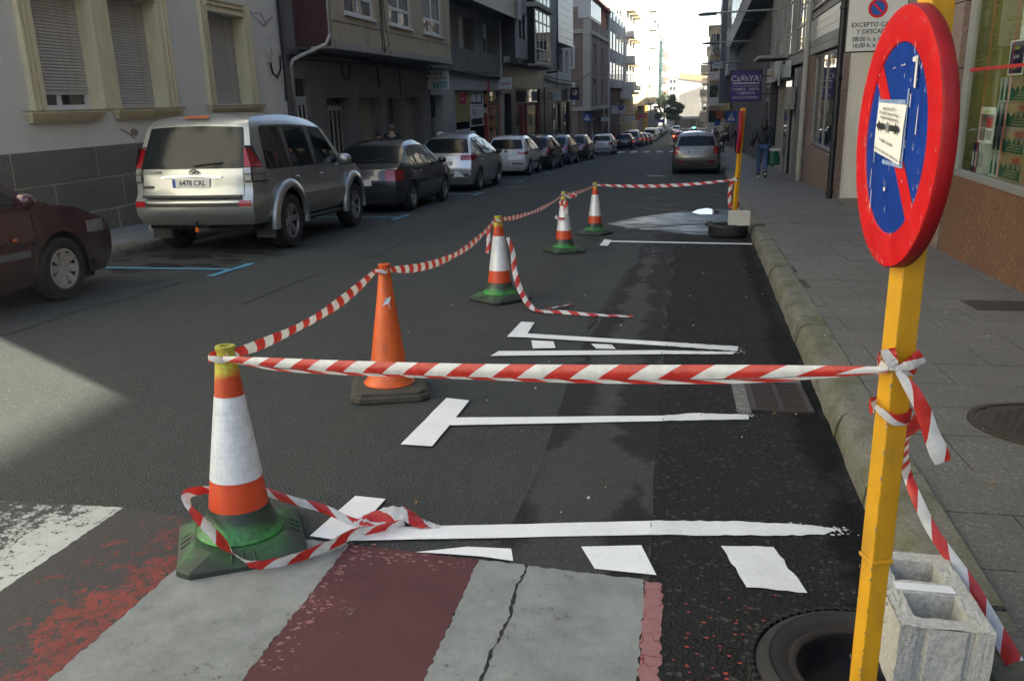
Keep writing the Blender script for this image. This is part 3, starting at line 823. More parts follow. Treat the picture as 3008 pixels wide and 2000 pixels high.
def cone(x, y, rot, kind, label, tilt=0.0):
    r = empty('traffic_cone', (x, y, gz(y) + 0.002), 0, label, 'traffic cone', 'cones along the taped-off bays', rx=0)
    r.rotation_euler = (math.atan(-0.0412), tilt, 0)
    W = dict(world=False)
    g = MB()
    lv = [(0.222, .045, 0.0), (0.228, .045, 0.006), (0.228, .045, 0.026), (0.222, .043, 0.031), (0.168, .062, 0.066), (0.162, .062, 0.068)] if kind == 'banded' else \
         [(0.225, .05, 0.0), (0.23, .05, 0.008), (0.23, .05, 0.035), (0.215, .05, 0.04), (0.215, .05, 0.058), (0.195, .04, 0.064)]
    rings = []
    for h, c, z in lv: rings.append([g.P(p) for p in chamfer_sq(h, c, z, rot)])
    for a, b in zip(rings[:-1], rings[1:]):
        for i in range(8): g.f.append([a[i], a[(i+1) % 8], b[(i+1) % 8], b[i]])
    g.f.append(rings[0][::-1]); g.f.append(rings[-1])
    obj('base', g, M['cone_base'] if kind == 'banded' else M['cone_base_grey'], r, bevel=0.004, **W)
    if kind == 'banded':
        for q in range(4):                      # raised grips on the base slopes
            a = rot + q * PI/2
            g = MB()
            for s_ in (-0.03, 0, 0.03):
                p0 = Vector((0.215, s_*1.4, 0.037)); p1 = Vector((0.18, s_*1.2, 0.060))
                rm = Matrix.Rotation(a, 3, 'Z')
                g.tube([rm @ p0, rm @ p1], 0.004, 5)
            obj('grip', g, M['cone_base'], r, **W)
        g = MB(); zs = [0.066, 0.072, 0.078, 0.084, 0.094, 0.11, 0.14, 0.172]
        rr = [0.154, 0.16, 0.158, 0.15, 0.140, 0.13, 0.118, 0.109]
        g.lathe(list(zip(rr, zs)), n=40); obj('skirt', g, M['cone_dark'], r, smooth=60, **W)
        def band(nm, za, zb, m, e):
            g = MB(); zz = np.linspace(za, zb, 6)
            g.lathe([(prof_r(z) + e, z) for z in zz], n=40); obj(nm, g, m, r, smooth=60, **W)
        band('lower_red_band', 0.172, 0.285, M['cone_red'], 0.0)
        band('white_band', 0.283, 0.60, M['cone_white'], 0.0015)
        band('upper_red_band', 0.598, 0.725, M['cone_top'], 0.0)
    else:
        g = MB()
        zs = [0.062, 0.07, 0.078, 0.1, 0.145, 0.15, 0.2, 0.6, 0.725]; rr = [0.15, 0.153, 0.14, 0.128, 0.116, 0.113, 0.104, 0.05, 0.036]
        g.lathe(list(zip(rr, zs)), n=40); obj('body', g, M['cone_orange'], r, smooth=60, **W)
        g = MB(); g.lathe([(0.0455, 0.64), (0.0475, 0.62), (0.0455+.003, 0.60)], n=30); obj('old_sleeve_scrap', g, M['tape_old'], r, smooth=60, **W)
        g = MB(); g.lathe([(0.1065, 0.19), (0.1045, 0.21)], n=30, a0=3.6, a1=5.6); obj('sleeve_scrap', g, M['cone_white'], r, **W)
        g = MB(); g.face([(.02, -.0565, .592), (.045, -.036, .595), (.038, -.05, .55), (.046, -.044, .515), (.03, -.054, .56), (.0, -.0645, .545)]); obj('sleeve_scrap', g, M['cone_white'], r, **W)
    g = MB(); g.lathe([(0.038, 0.725), (0.039, 0.73), (0.038, 0.738), (0.031, 0.744), (0.031, 0.765), (0.035, 0.768), (0.035, 0.782), (0.022, 0.783), (0.02, 0.75)], n=28)
    obj('knob', g, M['cone_knob'] if kind == 'banded' else M['cone_orange'], r, smooth=60, **W)
    return r
M['tape_old'] = plain('yellowed tape residue', (0.4, 0.33, 0.2), 0.6, var=0.3, vscale=30)
C1, C2, C3, C4, C5 = (-1.58, 2.60), (-1.655, 4.55), (-1.575, 7.5), (-1.39, 10.82), (-1.17, 12.85)
cone(*C1, 0.52, 'banded', 'nearest banded cone, a loop of tape lying round its green-sprayed base', tilt=0.015)
cone(*C2, 0.35, 'plain', 'all-orange cone on a thick dark base, second from the crossing', tilt=0.01)
cone(*C3, 0.9, 'banded', 'banded cone with loose tape trailing down its side to the road')
cone(*C4, 0.55, 'banded', 'banded cone with torn tape scraps knotted round its neck')
cone(*C5, 1.2, 'banded', 'farthest banded cone, beside the pale wet patch')
def top(c, dz=0.755): return Vector((c[0], c[1], gz(c[1]) + dz))
def neckwrap(c, parent=None):
    p = top(c, 0.75)
    pts = [(p.x + 0.034*math.cos(a), p.y + 0.034*math.sin(a), p.z + 0.004*math.sin(3*a)) for a in np.linspace(0, 2*PI, 11)]
    return dict(pts=pts, wid=[0.024]*11, dirs=[(0,0,1)]*11, n=3, bow=0.05, crinkle=0.001)
PX, PY = 0.565, 2.14
SF = 0.83
def SP(x, y, z): return (x*SF, y*SF, 1.5 + (z - 1.5)*SF)
pole_z = 0.835
a = top(C1, .75) + Vector((.03, -.02, 0)); b = Vector(SP(PX - .03, PY - .04, pole_z))
s1 = sag(a, b, 0.022, 8)
n9 = len(s1)
tape('barrier_tape', 'long taut tape from the nearest cone to the yellow pole', [
    neckwrap(C1),
    dict(pts=s1, wid=[.02, .032, .036, .038, .038, .038, .036, .030, .012], dirs=[(0,-.15,-1)]*n9, n=12, slant=1.0, bow=-.18),
    dict(pts=[p + Vector((0, .004, -.023 - .003*math.sin(k*1.3))) if 0 < k < 8 else p + Vector((0, .003, -.006)) for k, p in enumerate(s1)], wid=[.008, .010, .014, .018, .018, .017, .013, .010, .006], dirs=[(0,.3,-1)]*n9, n=12, slant=-1.3, bow=.1, u0=.05)])
def hang(a, b, s, label, w=0.05, w2=0.02, tw=(0, 0.5, 1.1, .7, 0)):
    p = sag(a, b, s, len(tw) - 1)
    d = [(math.sin(x)*.4, math.sin(x), math.cos(x)) for x in tw]
    ww = [w*.5] + [w]*(len(tw)-2) + [w*.5]
    return dict(pts=p, wid=ww, dirs=d, n=12, crinkle=0.0015)
tape('barrier_tape', 'sagging tape between the nearest cone and the all-orange cone', [hang(top(C1,.75)+Vector((.03,.03,0)), top(C2,.75)+Vector((-.03,-.03,0)), .055, '', .062, tw=(.2,.9,1.0,.8,.2,.3,.1)), neckwrap(C2)])
tape('barrier_tape', 'slack tape from the all-orange cone to the next banded cone', [hang(top(C2,.75)+Vector((.03,.03,0)), top(C3,.75)+Vector((-.02,-.03,0)), .12, '', .06, tw=(.1,.8,.5,.9,.3,.7,.2)), neckwrap(C3)])
tape('barrier_tape', 'narrow twisted tape reaching the cone with torn scraps', [hang(top(C3,.75)+Vector((.02,.03,0)), top(C4,.75)+Vector((0,-.03,0)), .06, '', .055, tw=(.2,1.0,1.2,.8,1.1,.4)), neckwrap(C4)])
tape('barrier_tape', 'short tape between the two farthest cones', [hang(top(C4,.75)+Vector((.02,.03,0)), top(C5,.75)+Vector((0,-.03,0)), .03, '', .05, tw=(.2,.6,1.0,.4)), neckwrap(C5)])
P2 = (0.885, 12.75)
tape('barrier_tape', 'thin straight tape from the farthest cone to the second sign pole', [hang(top(C5,.75)+Vector((.03,0,0)), (P2[0]-.02, P2[1]-.03, gz(13)+.83), .05, '', .05, tw=(.3,.5,.4,.6,.2))])
# torn scraps knotted round the fourth cone
c = top(C4)
tape('torn_tape', 'torn ends of tape wound round the neck of the fourth cone', [
    dict(pts=[c+Vector(v) for v in ((.03,-.03,-.02),(.02,-.07,-.07),(-.03,-.075,-.11),(-.05,-.05,-.09))], wid=[.04,.05,.06,.02], dirs=[(0,0,1),(0.2,0,1),(.4,0,1),(.2,0,1)], crinkle=.003),
    dict(pts=[c+Vector(v) for v in ((.0,-.055,-.06),(.04,-.08,-.12),(.03,-.09,-.19),(.055,-.09,-.24))], wid=[.05,.05,.045,.06], dirs=[(1,0,.3),(1,0,.1),(1,0,.4),(1,0,0)], crinkle=.003),
    dict(pts=[c+Vector(v) for v in ((-.1,-.06,-.28),(-.06,-.085,-.31),(.0,-.095,-.30),(.03,-.09,-.29))], wid=[.05,.035,.03,.02], dirs=[(0,0,1)]*4, crinkle=.003),
    dict(pts=[c+Vector(v) for v in ((.03,-.03,-.02),(.09,-.04,-.03),(.14,-.03,-.015),(.17,-.03,-.03))], wid=[.03,.04,.05,.03], dirs=[(0,0,1),(0,.5,1),(0,0,1),(0,.3,1)], crinkle=.003)])
# loose tape down the third cone and along the road
gg = lambda x, y, z=0: (x, y, gz(y) + z)
tape('loose_tape', 'loose tape falling from the third cone and lying out across the road', [
    dict(pts=[gg(-1.60,7.42,.745), gg(-1.64,7.40,.66), gg(-1.645,7.39,.52), gg(-1.66,7.38,.46)], wid=[.02,.035,.035,.03], dirs=[(1,0,.2)]*4),
    dict(pts=[gg(-1.47,7.42,.60), gg(-1.42,7.40,.46), gg(-1.40,7.36,.30), gg(-1.33,7.25,.14), gg(-1.22,7.05,.05), gg(-1.12,6.93,.022), gg(-0.9,6.9,.02), gg(-.6,6.82,.02), gg(-.3,6.80,.018)],
         wid=[.03,.045,.05,.055,.055,.04,.05,.045,.04], dirs=[(1,.1,0),(1,.3,0),(1,.2,.2),(1,.5,0),(1,.8,.2),(.3,1,.3),(0,1,.5),(0,1,.25),(0,1,.1)], n=8, crinkle=.002),
    dict(pts=[gg(-1.12,6.95,.02), gg(-1.0,7.05,.03), gg(-.92,7.2,.02), gg(-.86,7.3,.015)], wid=[.03,.045,.04,.035], dirs=[(1,0,.3),(1,-.3,.1),(1,-.4,.2),(1,-.4,.1)], crinkle=.002)])
# loop of tape lying round the nearest cone
tape('loose_tape', 'crumpled loop of tape lying round the base of the nearest cone', [
    dict(pts=[gg(-1.56,2.74,.17), gg(-1.44,2.78,.11), gg(-1.33,2.80,.075), gg(-1.22,2.80,.03), gg(-1.14,2.80,.022), gg(-1.03,2.83,.02)], wid=[.03,.032,.034,.03,.035,.05], dirs=[(0,.3,1),(0,.3,1),(0,.3,1),(0,.6,.8),(0,1,.4),(0,1,.2)], crinkle=.0015),
    dict(pts=[gg(-1.20,2.79,.02), gg(-1.12,2.83,.035), gg(-1.03,2.86,.045), gg(-.94,2.84,.018), gg(-.87,2.84,.014)], wid=[.03,.075,.085,.06,.02], dirs=[(0,1,.3),(.2,1,.5),(-.2,1,.2),(0,1,0),(0,1,0)], n=6, crinkle=.006),
    dict(pts=[gg(-1.00,2.82,.03), gg(-1.10,2.74,.03), gg(-1.16,2.69,.035), gg(-1.22,2.58,.035), gg(-1.32,2.47,.03), gg(-1.42,2.405,.035), gg(-1.50,2.41,.06), gg(-1.575,2.43,.12), gg(-1.66,2.47,.17), gg(-1.735,2.52,.205), gg(-1.75,2.57,.22), gg(-1.70,2.63,.21)],
         wid=[.04,.05,.05,.048,.05,.05,.055,.06,.06,.05,.04,.03], dirs=[(0,-.5,.9),(0,-.5,.9),(0,-.4,.9),(0,-.4,.9),(0,-.4,.9),(0,-.4,.9),(-.3,-.5,.8),(-.6,-.3,.5),(-.7,-.2,.5),(-.6,-.2,.8),(-.3,-.4,1),(0,0,1)], n=7, crinkle=.0025)])

# ------------------------------------------------------------------ sign on a tyre beside a concrete block
M['yellow'] = plain('chipped yellow paint', (0.56, 0.285, 0.008), 0.45, var=0.14, vscale=6, grime=0.35, grimecol=(0.15, 0.1, 0.03), bmp=0.05, bscale=90)
M['red_sign'] = plain('scuffed red sign paint', (0.52, 0.005, 0.008), 0.45, var=0.15, vscale=8, grime=0.15, grimecol=(0.5, 0.12, 0.1), bmp=0.03, spec=0.3)
M['red_rim'] = plain('dark red sign rim', (0.22, 0.004, 0.007), 0.5, var=0.35, vscale=5, bmp=0.06, spec=0.25)
M['blue_sign'] = plain('scratched blue sign paint', (0.002, 0.034, 0.235), 0.45, var=0.15, vscale=9, grime=0.0, bmp=0.03, spec=0.3)
M['white_chip'] = plain('bare white scuffs', (0.62, 0.6, 0.58), 0.6, var=0.1)
M['paper'] = plain('white paper notice', (0.74, 0.74, 0.71), 0.6, var=0.03, bmp=0.1, bscale=15)
M['ink'] = plain('black ink', (0.015, 0.015, 0.015), 0.6)
M['clear_tape'] = plain('pale adhesive tape', (0.25, 0.35, 0.55), 0.25, var=0.4, vscale=50)
M['galv'] = plain('galvanised metal', (0.34, 0.35, 0.35), 0.5, 0.6, 0.2, 20)
def sqtube(g, cx, cy, z0, z1, w, rot):
    h = w / 2
    q = [(h, h), (-h, h), (-h, -h), (h, -h)]
    g.prism([(cx + a*math.cos(rot) - b*math.sin(rot), cy + a*math.sin(rot) + b*math.cos(rot)) for a, b in q], z0, z1)
sg = empty('parking_sign', (PX, PY, -.367), label='large no-parking disc on a yellow pole with a white paper notice taped on', cat='road sign')
g = MB(); sqtube(g, PX, PY, -0.367, 0.30, 0.052, 0.33); obj('pole', g, M['yellow'], sg, bevel=0.003)
g = MB(); sqtube(g, PX, PY, 0.30, 1.76, 0.058, 0.33); o = obj('pole', g, M['yellow'], sg, bevel=0.004)
g = MB(); sqtube(g, PX, PY, 0.285, 0.297, 0.064, 0.33); obj('weld_collar', g, M['yellow'], sg, bevel=0.003)
# disc: local frame with +Z out of the face
AZ = math.radians(266.0)
nrm = Vector((math.sin(AZ), math.cos(AZ), 0))
DC = Vector((0.503, 2.14, 1.386))
xr_ = Vector((0, 0, 1)).cross(nrm)
DM = Matrix((( xr_.x, 0, nrm.x, DC.x), (xr_.y, 0, nrm.y, DC.y), (xr_.z, 1, nrm.z, DC.z), (0, 0, 0, 1)))
DML = Matrix.Translation(-wloc(sg)) @ DM
def dpart(name, g, m, z=0.0, smooth=False, mat=None):
    o = obj(name, g, m, sg, smooth, world=False); o.matrix_local = DML @ Matrix.Translation((0, 0, z)); return o
RO = 0.298
g = MB(); g.lathe([(RO - .004, .0), (RO, -.004), (RO, -.030), (RO - .004, -.034), (0.0, -.034)], n=96); dpart('rim', g, M['red_rim'], 0, 45)
def ringpoly(g, ri, ro, z, a0=0, a1=2*PI, n=96):
    pts = [(a0 + (a1-a0)*k/n) for k in range(n+1)]
    for k in range(n):
        g.face([(ri*math.cos(pts[k]), ri*math.sin(pts[k]), z), (ro*math.cos(pts[k]), ro*math.sin(pts[k]), z), (ro*math.cos(pts[k+1]), ro*math.sin(pts[k+1]), z), (ri*math.cos(pts[k+1]), ri*math.sin(pts[k+1]), z)])
RI = 0.217
g = MB(); g.lathe([(RI, -.0035), (RI + .002, .0), (RI + .02, .0015), (RO - .012, .0015), (RO - .003, .0)], n=96); dpart('red_border', g, M['red_sign'], 0, True)
g = MB(); ringpoly(g, 0.0, RI, -.0036, n=72); dpart('blue_face', g, M['blue_sign'])
g = MB()
hw = 0.026
# bar from upper side nearest the road to lower side (falls to the viewer's right)
ca, sa = math.cos(math.radians(-45)), math.sin(math.radians(-45))
xs = np.linspace(-1, 1, 24)
top_, bot_ = [], []
for s_ in (hw, -hw):
    L_ = math.sqrt(RI**2 - s_**2)
    (top_ if s_ > 0 else bot_).extend([(L_*x, s_) for x in xs])
for k in range(23):
    q = [top_[k], top_[k+1], bot_[k+1], bot_[k]]
    g.face([(x*ca - y*sa, x*sa + y*ca, -.0026) for x, y in q])
dpart('diagonal_bar', g, M['red_sign'])
g = MB()                       # paper notice, slightly buckled
pw, ph = 0.205, 0.124
pc = (-0.028, 0.020)
def papf(u, v):
    x = pc[0] + (u - .5)*pw + 0.008*(v-.5); y_ = pc[1] + (v - .5)*ph - 0.02*(u-.5)*(1 if v < .5 else .2)
    return (x, y_, 0.0015 + 0.0012*math.sin(u*6 + v*3)**2 + (0.0015*(u)*(1-v)))
g.grid(papf, np.linspace(0, 1, 9), np.linspace(0, 1, 11)); dpart('paper_notice', g, M['paper'], 0.0, True)
def dtext(name, body, size, x, y_, sx=1.0, m='ink', rot=0.0, z=0.0075):
    text(name, body, size, M[m], sg, DML @ Matrix.Translation((x, y_, z)) @ Matrix.Rotation(rot, 4, 'Z'), sx=sx, extrude=0.0)
dtext('notice_text', 'Desde 24 nov 2015', 0.0115, pc[0]+.0, pc[1]+.050, 1.0, rot=-.03)
dtext('notice_text', 'Desde las 8 h. hasta las 19 horas', 0.0105, pc[0]+.0, pc[1]+.039, 1.0, rot=-.05)
dtext('notice_text', 'Reserva de estacionamiento', 0.0115, pc[0]+.008, pc[1]+.028, 1.0, rot=-.05)
dtext('notice_text', 'Prohibido   estacionar', 0.0115, pc[0], pc[1]-.026, 1.0, rot=-.1)
dtext('notice_text', 'POLICIA LOCAL  POLICIA LOCAL  POLICIA LOCAL', 0.0085, pc[0], pc[1]-.052, 1.05, rot=-.11)
g = MB()
def arrow(s):
    yv = pc[1] + .008
    for q in ([(.018, .007), (.058, .007), (.058, .014), (.086, 0), (.058, -.014), (.058, -.007), (.018, -.007)],):
        g.face([(pc[0] + s*x, yv + y_ - .03*s*x, .0076) for x, y_ in q])
arrow(1); dpart('arrow', g, M['ink']); g = MB(); arrow(-1); dpart('arrow', g, M['ink'])
g = MB(); g.lathe([(0.0, .0), (0.009, .0)], n=16)
o = dpart('crest', g, M['galv']); o.matrix_local = DML @ Matrix.Translation((pc[0], pc[1]+.008, .0078)) @ Matrix.Diagonal((1.0, 1.5, 1, 1))
g = MB()
for (x, y_, w, h_) in ((pc[0]-.005, pc[1]+.066, .19, .010), (pc[0]+.104, pc[1]+.01, .008, .17), (pc[0]-.105, pc[1]+.0, .006, .16), (.01, pc[1]-.074, .15, .010)):
    g.box(x - w/2, x + w/2, y_ - h_/2, y_ + h_/2, -.001, .0004)
dpart('adhesive_tape', g, M['clear_tape'], 0)
g = MB()
for k in range(90):            # scratches and chips
    a = RNG.uniform(0, 2*PI); r_ = RNG.choice((RI + RNG.uniform(-.004, .005), RO - RNG.uniform(.006, .02), RNG.uniform(.05, .28)))
    x, y_ = r_*math.cos(a), r_*math.sin(a); w, h_ = RNG.uniform(.0004, .0014), RNG.uniform(.002, .009)
    if math.hypot(x, y_) > .28: w, h_ = w * .8, h_ * .6
    g.face([(x - w, y_ - h_, .0021), (x + w, y_ - h_*.8, .0021), (x + w*.6, y_ + h_, .0021), (x - w*.5, y_ + h_*.9, .0021)])
for (x, y_, w, h_) in ((.118, .150, .014, .065), (.105, .178, .03, .012), (-.03, .163, .02, .002), (.03, .168, .03, .0025), (-.02, -.115, .014, .012), (.155, .05, .004, .06), (.10, .09, .006, .03), (-.135, -.10, .003, .05), (-.12, -.15, .003, .05)):
    p = [(x - w/2 + RNG.uniform(-.003, .003), y_ - h_/2), (x + w/2, y_ - h_/2 + RNG.uniform(-.004, .004)), (x + w/2*.7, y_ + h_/2), (x - w/2, y_ + h_/2 - RNG.uniform(0, .006))]
    g.face([(q[0], q[1], .0026) for q in p])
tag(dpart('scratches', g, M['white_chip']), kind='stuff')
g = MB(); g.box(.0, .1, -.02, .02, 0, .0)
# clamp plates and bolts behind the disc
g = MB(); g.box(PX-.045, PX-.028, PY-.05, PY+.05, 1.47, 1.51); obj('clamp', g, M['galv'], sg)
g = MB(); g.box(PX-.045, PX-.028, PY-.05, PY+.05, 1.12, 1.16); obj('clamp', g, M['galv'], sg)
sg.scale = (SF, SF, SF); sg.location = SP(PX, PY, -.367)
M['chip'] = plain('grey chip in yellow paint', (0.2, 0.19, 0.17), .6)
g = MB()
for k in range(46):
    zz = RNG.uniform(-.2, 1.1); e = RNG.choice((0, 1, 1, 2)); hh = RNG.uniform(.002, .012); ww = RNG.uniform(.0006, .0018)
    an = .33 + PI + PI/4 + (e - 1)*PI/2; rr_ = .029*math.sqrt(2)
    cx_, cy_ = PX + rr_*math.cos(an)*.955, PY + rr_*math.sin(an)*.955
    g.box(cx_ - ww, cx_ + ww, cy_ - ww, cy_ + ww, zz, zz + hh)
tag(obj('paint_chip', g, M['chip'], None), kind='stuff'); o = bpy.data.objects['paint_chip']; o.parent = sg; o.matrix_parent_inverse = Matrix.Translation((-PX, -PY, .367))
# tape knots on this pole
kx, ky = PX - .012, PY - .045
def spd(d):
    d['pts'] = [SP(*p) for p in d['pts']]; d['wid'] = [w*SF for w in d['wid']]; return d
tape('pole_tape', 'tape knotted on the yellow pole, its torn end hanging over the pavement', [
    spd(dict(pts=[(PX-.043, PY-.01, .835), (PX-.02, PY-.045, .84), (PX+.02, PY-.04, .845), (PX+.045, PY-.0, .85), (PX+.02, PY+.04, .85), (PX-.035, PY+.03, .84), (PX-.043, PY-.01, .835)], wid=[.03,.012,.05,.06,.05,.04,.03], dirs=[(0,0,1)]*7, n=6, crinkle=.0015, bow=.03)),
    spd(dict(pts=[(kx, ky-.004, .838), (kx-.015, ky-.008, .86), (kx-.025, ky-.004, .89)], wid=[.012,.03,.035], dirs=[(1,0,.2),(1,0,.3),(1,0,.6)], crinkle=.002)),
    spd(dict(pts=[(kx, ky-.004, .838), (kx+.03, ky-.008, .855), (kx+.055, ky, .875)], wid=[.012,.03,.045], dirs=[(0,0,1)]*3, crinkle=.002)),
    spd(dict(pts=[(kx, ky-.008, .836), (kx+.03, ky-.02, .80), (kx+.06, ky-.03, .75), (kx+.085, ky-.035, .69), (kx+.105, ky-.04, .645), (kx+.12, ky-.04, .615)], wid=[.012,.03,.035,.04,.045,.04], dirs=[(1,0,.3),(1,0,.5),(1,0,.7),(1,.2,.6),(1,.1,.4),(1,0,.3)], n=8, crinkle=.0015))])
tape('pole_tape', 'lower ring of tape round the yellow pole', [
    spd(dict(pts=[(PX-.05, PY-.035, .735), (PX-.03, PY-.045, .72), (PX+.0, PY-.047, .705), (PX+.035, PY-.025, .705), (PX+.045, PY+.01, .71), (PX+.0, PY+.05, .715), (PX-.04, PY+.03, .72), (PX-.058, PY-.01, .735), (PX-.055, PY-.035, .715)], wid=[.012,.02,.03,.034,.034,.034,.034,.02,.02], dirs=[(0,0,1)]*9, n=6, crinkle=.001, bow=.05))])
tape('loose_tape', 'twisted tape running from behind the pole down past the concrete block', [
    dict(pts=[SP(PX+.03, PY+.04, .69), SP(PX+.06, PY+.10, .62), SP(PX+.078, PY+.22, .53), (.672, 2.34, .46), (.70, 2.31, .39), (.748, 2.27, .30), (.825, 2.20, .20), (.862, 2.14, .14), (.892, 2.02, .085)],
         wid=[.05,.075,.065,.03,.03,.032,.036,.038,.045], dirs=[(1,0,.5),(1,0,.3),(1,0,.5),(1,.1,.5),(1,0,.5),(1,0,.4),(1,0,.4),(.8,0,.5),(.8,0,.5)], n=9, crinkle=.001)])
# tyre with its steel rim, lying flat
def tyremat():
    m, t, b = newmat('old tyre rubber')
    c = coords(t); n = noise(t, c, 35, 5, 0.7); n2 = noise(t, c, 5, 5, .6)
    k = mixc(t, n2, (0.007, 0.007, 0.007), (0.022, 0.02, 0.019))
    t.links.new(k, b.inputs['Base Color']); b.inputs['Roughness'].default_value = 0.72
    bump(t, b, n, 0.2, 0.003); return m
M['tyre'] = tyremat()
M['steel_rim'] = plain('blackened steel rim', (0.010, 0.011, 0.014), 0.5, 0.4, 0.4, 12, grime=0.5, grimecol=(0.05, 0.022, 0.012), bmp=0.15)
M['rust'] = plain('rusty bead edge', (0.025, 0.018, 0.015), 0.7, 0.2, 0.4, 25)
def lying_tyre(cx, cy, z, R_, label, tilt=(0, 0)):
    r = empty('car_tyre', (cx, cy, z), label=label, cat='tyre')
    r.rotation_euler = (tilt[0] + math.atan(-0.0412), tilt[1], 0)
    ri, w = R_*0.64, 0.185
    w = 0.165 if R_ > .29 else w
    prof = [(ri, .02), (ri+.03, .004), (R_-.05, .0), (R_-.018, .012), (R_-.004, .035), (R_, w*.5), (R_-.004, w-.035), (R_-.018, w-.012), (R_-.045, w), (R_-.05, w-.003), (R_-.054, w+.001), (ri+.06, w+.004), (ri+.056, w+.001), (ri+.045, w+.003), (ri+.03, w-.003), (ri+.012, w-.012), (ri, w-.03), (ri-.002, w*.5)]
    g = MB(); g.lathe(prof, n=72, close=True); obj('tyre_body', g, M['tyre'], r, smooth=50, world=False)
    g = MB()
    for q in range(64):                       # tread blocks in three rows
        for (za, zb, sh) in ((.035, .068, 0), (.076, .108, .5), (.117, .150, 0)):
            a = 2*PI*(q + sh)/64; da = 2*PI/64*.36
            pp = []
            for aa, rr_, zz in ((a-da, R_-.006, za), (a+da, R_-.006, za+.006), (a+da, R_-.006, zb+.004), (a-da, R_-.006, zb-.002)): pp.append((rr_*math.cos(aa), rr_*math.sin(aa), zz))
            po = [(x*(R_+.006)/(R_-.006), y_*(R_+.006)/(R_-.006), zz) for x, y_, zz in pp]
            i = [g.P(p) for p in pp + po]
            for f in ((4,5,6,7),(0,1,5,4),(1,2,6,5),(2,3,7,6),(3,0,4,7)): g.f.append([i[k] for k in f])
    tag(obj('tread', g, M['tyre'], r, world=False), kind='stuff')
    g = MB(); g.lathe([(ri+.012, w-.013), (ri+.002, w-.008), (ri-.008, w-.014), (ri-.012, w-.03)], n=60); obj('bead_edge', g, M['rust'], r, smooth=60, world=False)
    g = MB(); g.lathe([(ri-.011, w-.02), (ri-.02, w-.05), (ri-.025, w*.45), (ri-.045, .05), (.07, .045), (.06, .065), (0, .066)], n=60); obj('wheel_rim', g, M['steel_rim'], r, smooth=50, world=False)
    g = MB()
    for q in range(8):
        a = 2*PI*q/8; g.lathe([(0, .0505), (.016, .0505), (.02, .046)], (.105*math.cos(a), .105*math.sin(a), 0), 12)
    obj('rim_hole', g, M['black_hole'], r, world=False)
    return r
lying_tyre(0.53, 1.94, gz(1.94) + 0.003, 0.295, 'dark car tyre with steel rim lying flat under the yellow pole', )
# hollow concrete block
def blockmat():
    m, t, b = newmat('rough concrete block')
    c = coords(t); n = noise(t, c, 85, 5, 0.75); n2 = noise(t, c, 7, 5, 0.6)
    k = mixc(t, ramp(t, n, 0.3, 0.65), (0.3, 0.305, 0.29), (0.6, 0.6, 0.56))
    k = mixc(t, math_(t, 'MULTIPLY', ramp(t, n2, .4, .7), .4), k, (0.52, 0.48, 0.38))
    t.links.new(k, b.inputs['Base Color']); b.inputs['Roughness'].default_value = 0.9
    bump(t, b, n, 0.9, 0.008); return m
M['block'] = blockmat()
M['mortar'] = plain('white plaster smear', (0.66, 0.68, 0.7), 0.6)
def hollow_block(name, loc, rot, label, L=0.375, Wd=0.215, H=0.19):
    r = empty(name, loc, rot, label, 'concrete block')
    t_ = 0.044; mid = 0.062
    xs_ = [-Wd/2, -Wd/2 + t_, Wd/2 - t_, Wd/2]; ys_ = [-L/2, -L/2 + t_, -mid/2, mid/2, L/2 - t_, L/2]
    g = MB()
    hole = lambda i, j: i == 1 and j in (1, 3)
    for i in range(3):
        for j in range(5):
            if hole(i, j): continue
            for z in (0, H): g.face([(xs_[i], ys_[j], z), (xs_[i+1], ys_[j], z), (xs_[i+1], ys_[j+1], z), (xs_[i], ys_[j+1], z)])
    for j in (1, 3):
        x0, x1, y0, y1 = xs_[1], xs_[2], ys_[j], ys_[j+1]
        for a, b in (((x0,y0),(x1,y0)),((x1,y0),(x1,y1)),((x1,y1),(x0,y1)),((x0,y1),(x0,y0))): g.face([(*a, 0), (*b, 0), (*b, H), (*a, H)])
    g.face([(xs_[0], ys_[0], 0), (xs_[0], ys_[5], 0), (xs_[0], ys_[5], H), (xs_[0], ys_[0], H)])
    g.face([(xs_[3], ys_[0], 0), (xs_[3], ys_[5], 0), (xs_[3], ys_[5], H), (xs_[3], ys_[0], H)])
    for e, s_ in ((0, -1), (5, 1)):           # ends with vertical flutes
        fx = [-Wd/2, -.07, -.062, -.05, -.042, .042, .05, .062, .07, Wd/2]; fo = [0, 0, -.008, -.008, 0.004, .004, -.008, -.008, 0, 0]
        for k in range(9):
            g.face([(fx[k], ys_[e] + s_*fo[k], 0), (fx[k+1], ys_[e] + s_*fo[k+1], 0), (fx[k+1], ys_[e] + s_*fo[k+1], H), (fx[k], ys_[e] + s_*fo[k], H)])
    me = g.mesh('block_body')
    import bmesh
    bm = bmesh.new(); bm.from_mesh(me); bmesh.ops.remove_doubles(bm, verts=bm.verts, dist=.0005)
    bmesh.ops.subdivide_edges(bm, edges=bm.edges[:], cuts=5, use_grid_fill=True)
    rr = random.Random(5)
    for v in bm.verts:
        v.co += Vector((rr.uniform(-1, 1), rr.uniform(-1, 1), rr.uniform(-1, 1))) * 0.0016
    bmesh.ops.recalc_face_normals(bm, faces=bm.faces)
    bm.to_mesh(me); bm.free()
    obj('block_body', me, M['block'], r, world=False)
    return r
hb = hollow_block('concrete_block', (0.668, 2.065, 0.062), math.radians(-2), 'hollow concrete block with two openings, leaning between tyre and kerb by the yellow pole')
hb.rotation_euler = (math.radians(-1.5), math.radians(1.5), math.radians(1))
g = MB(); g.box(-.075, .07, -.022, .014, .1915, .1935); obj('plaster_smear', g, M['mortar'], hb, world=False, bevel=.001)

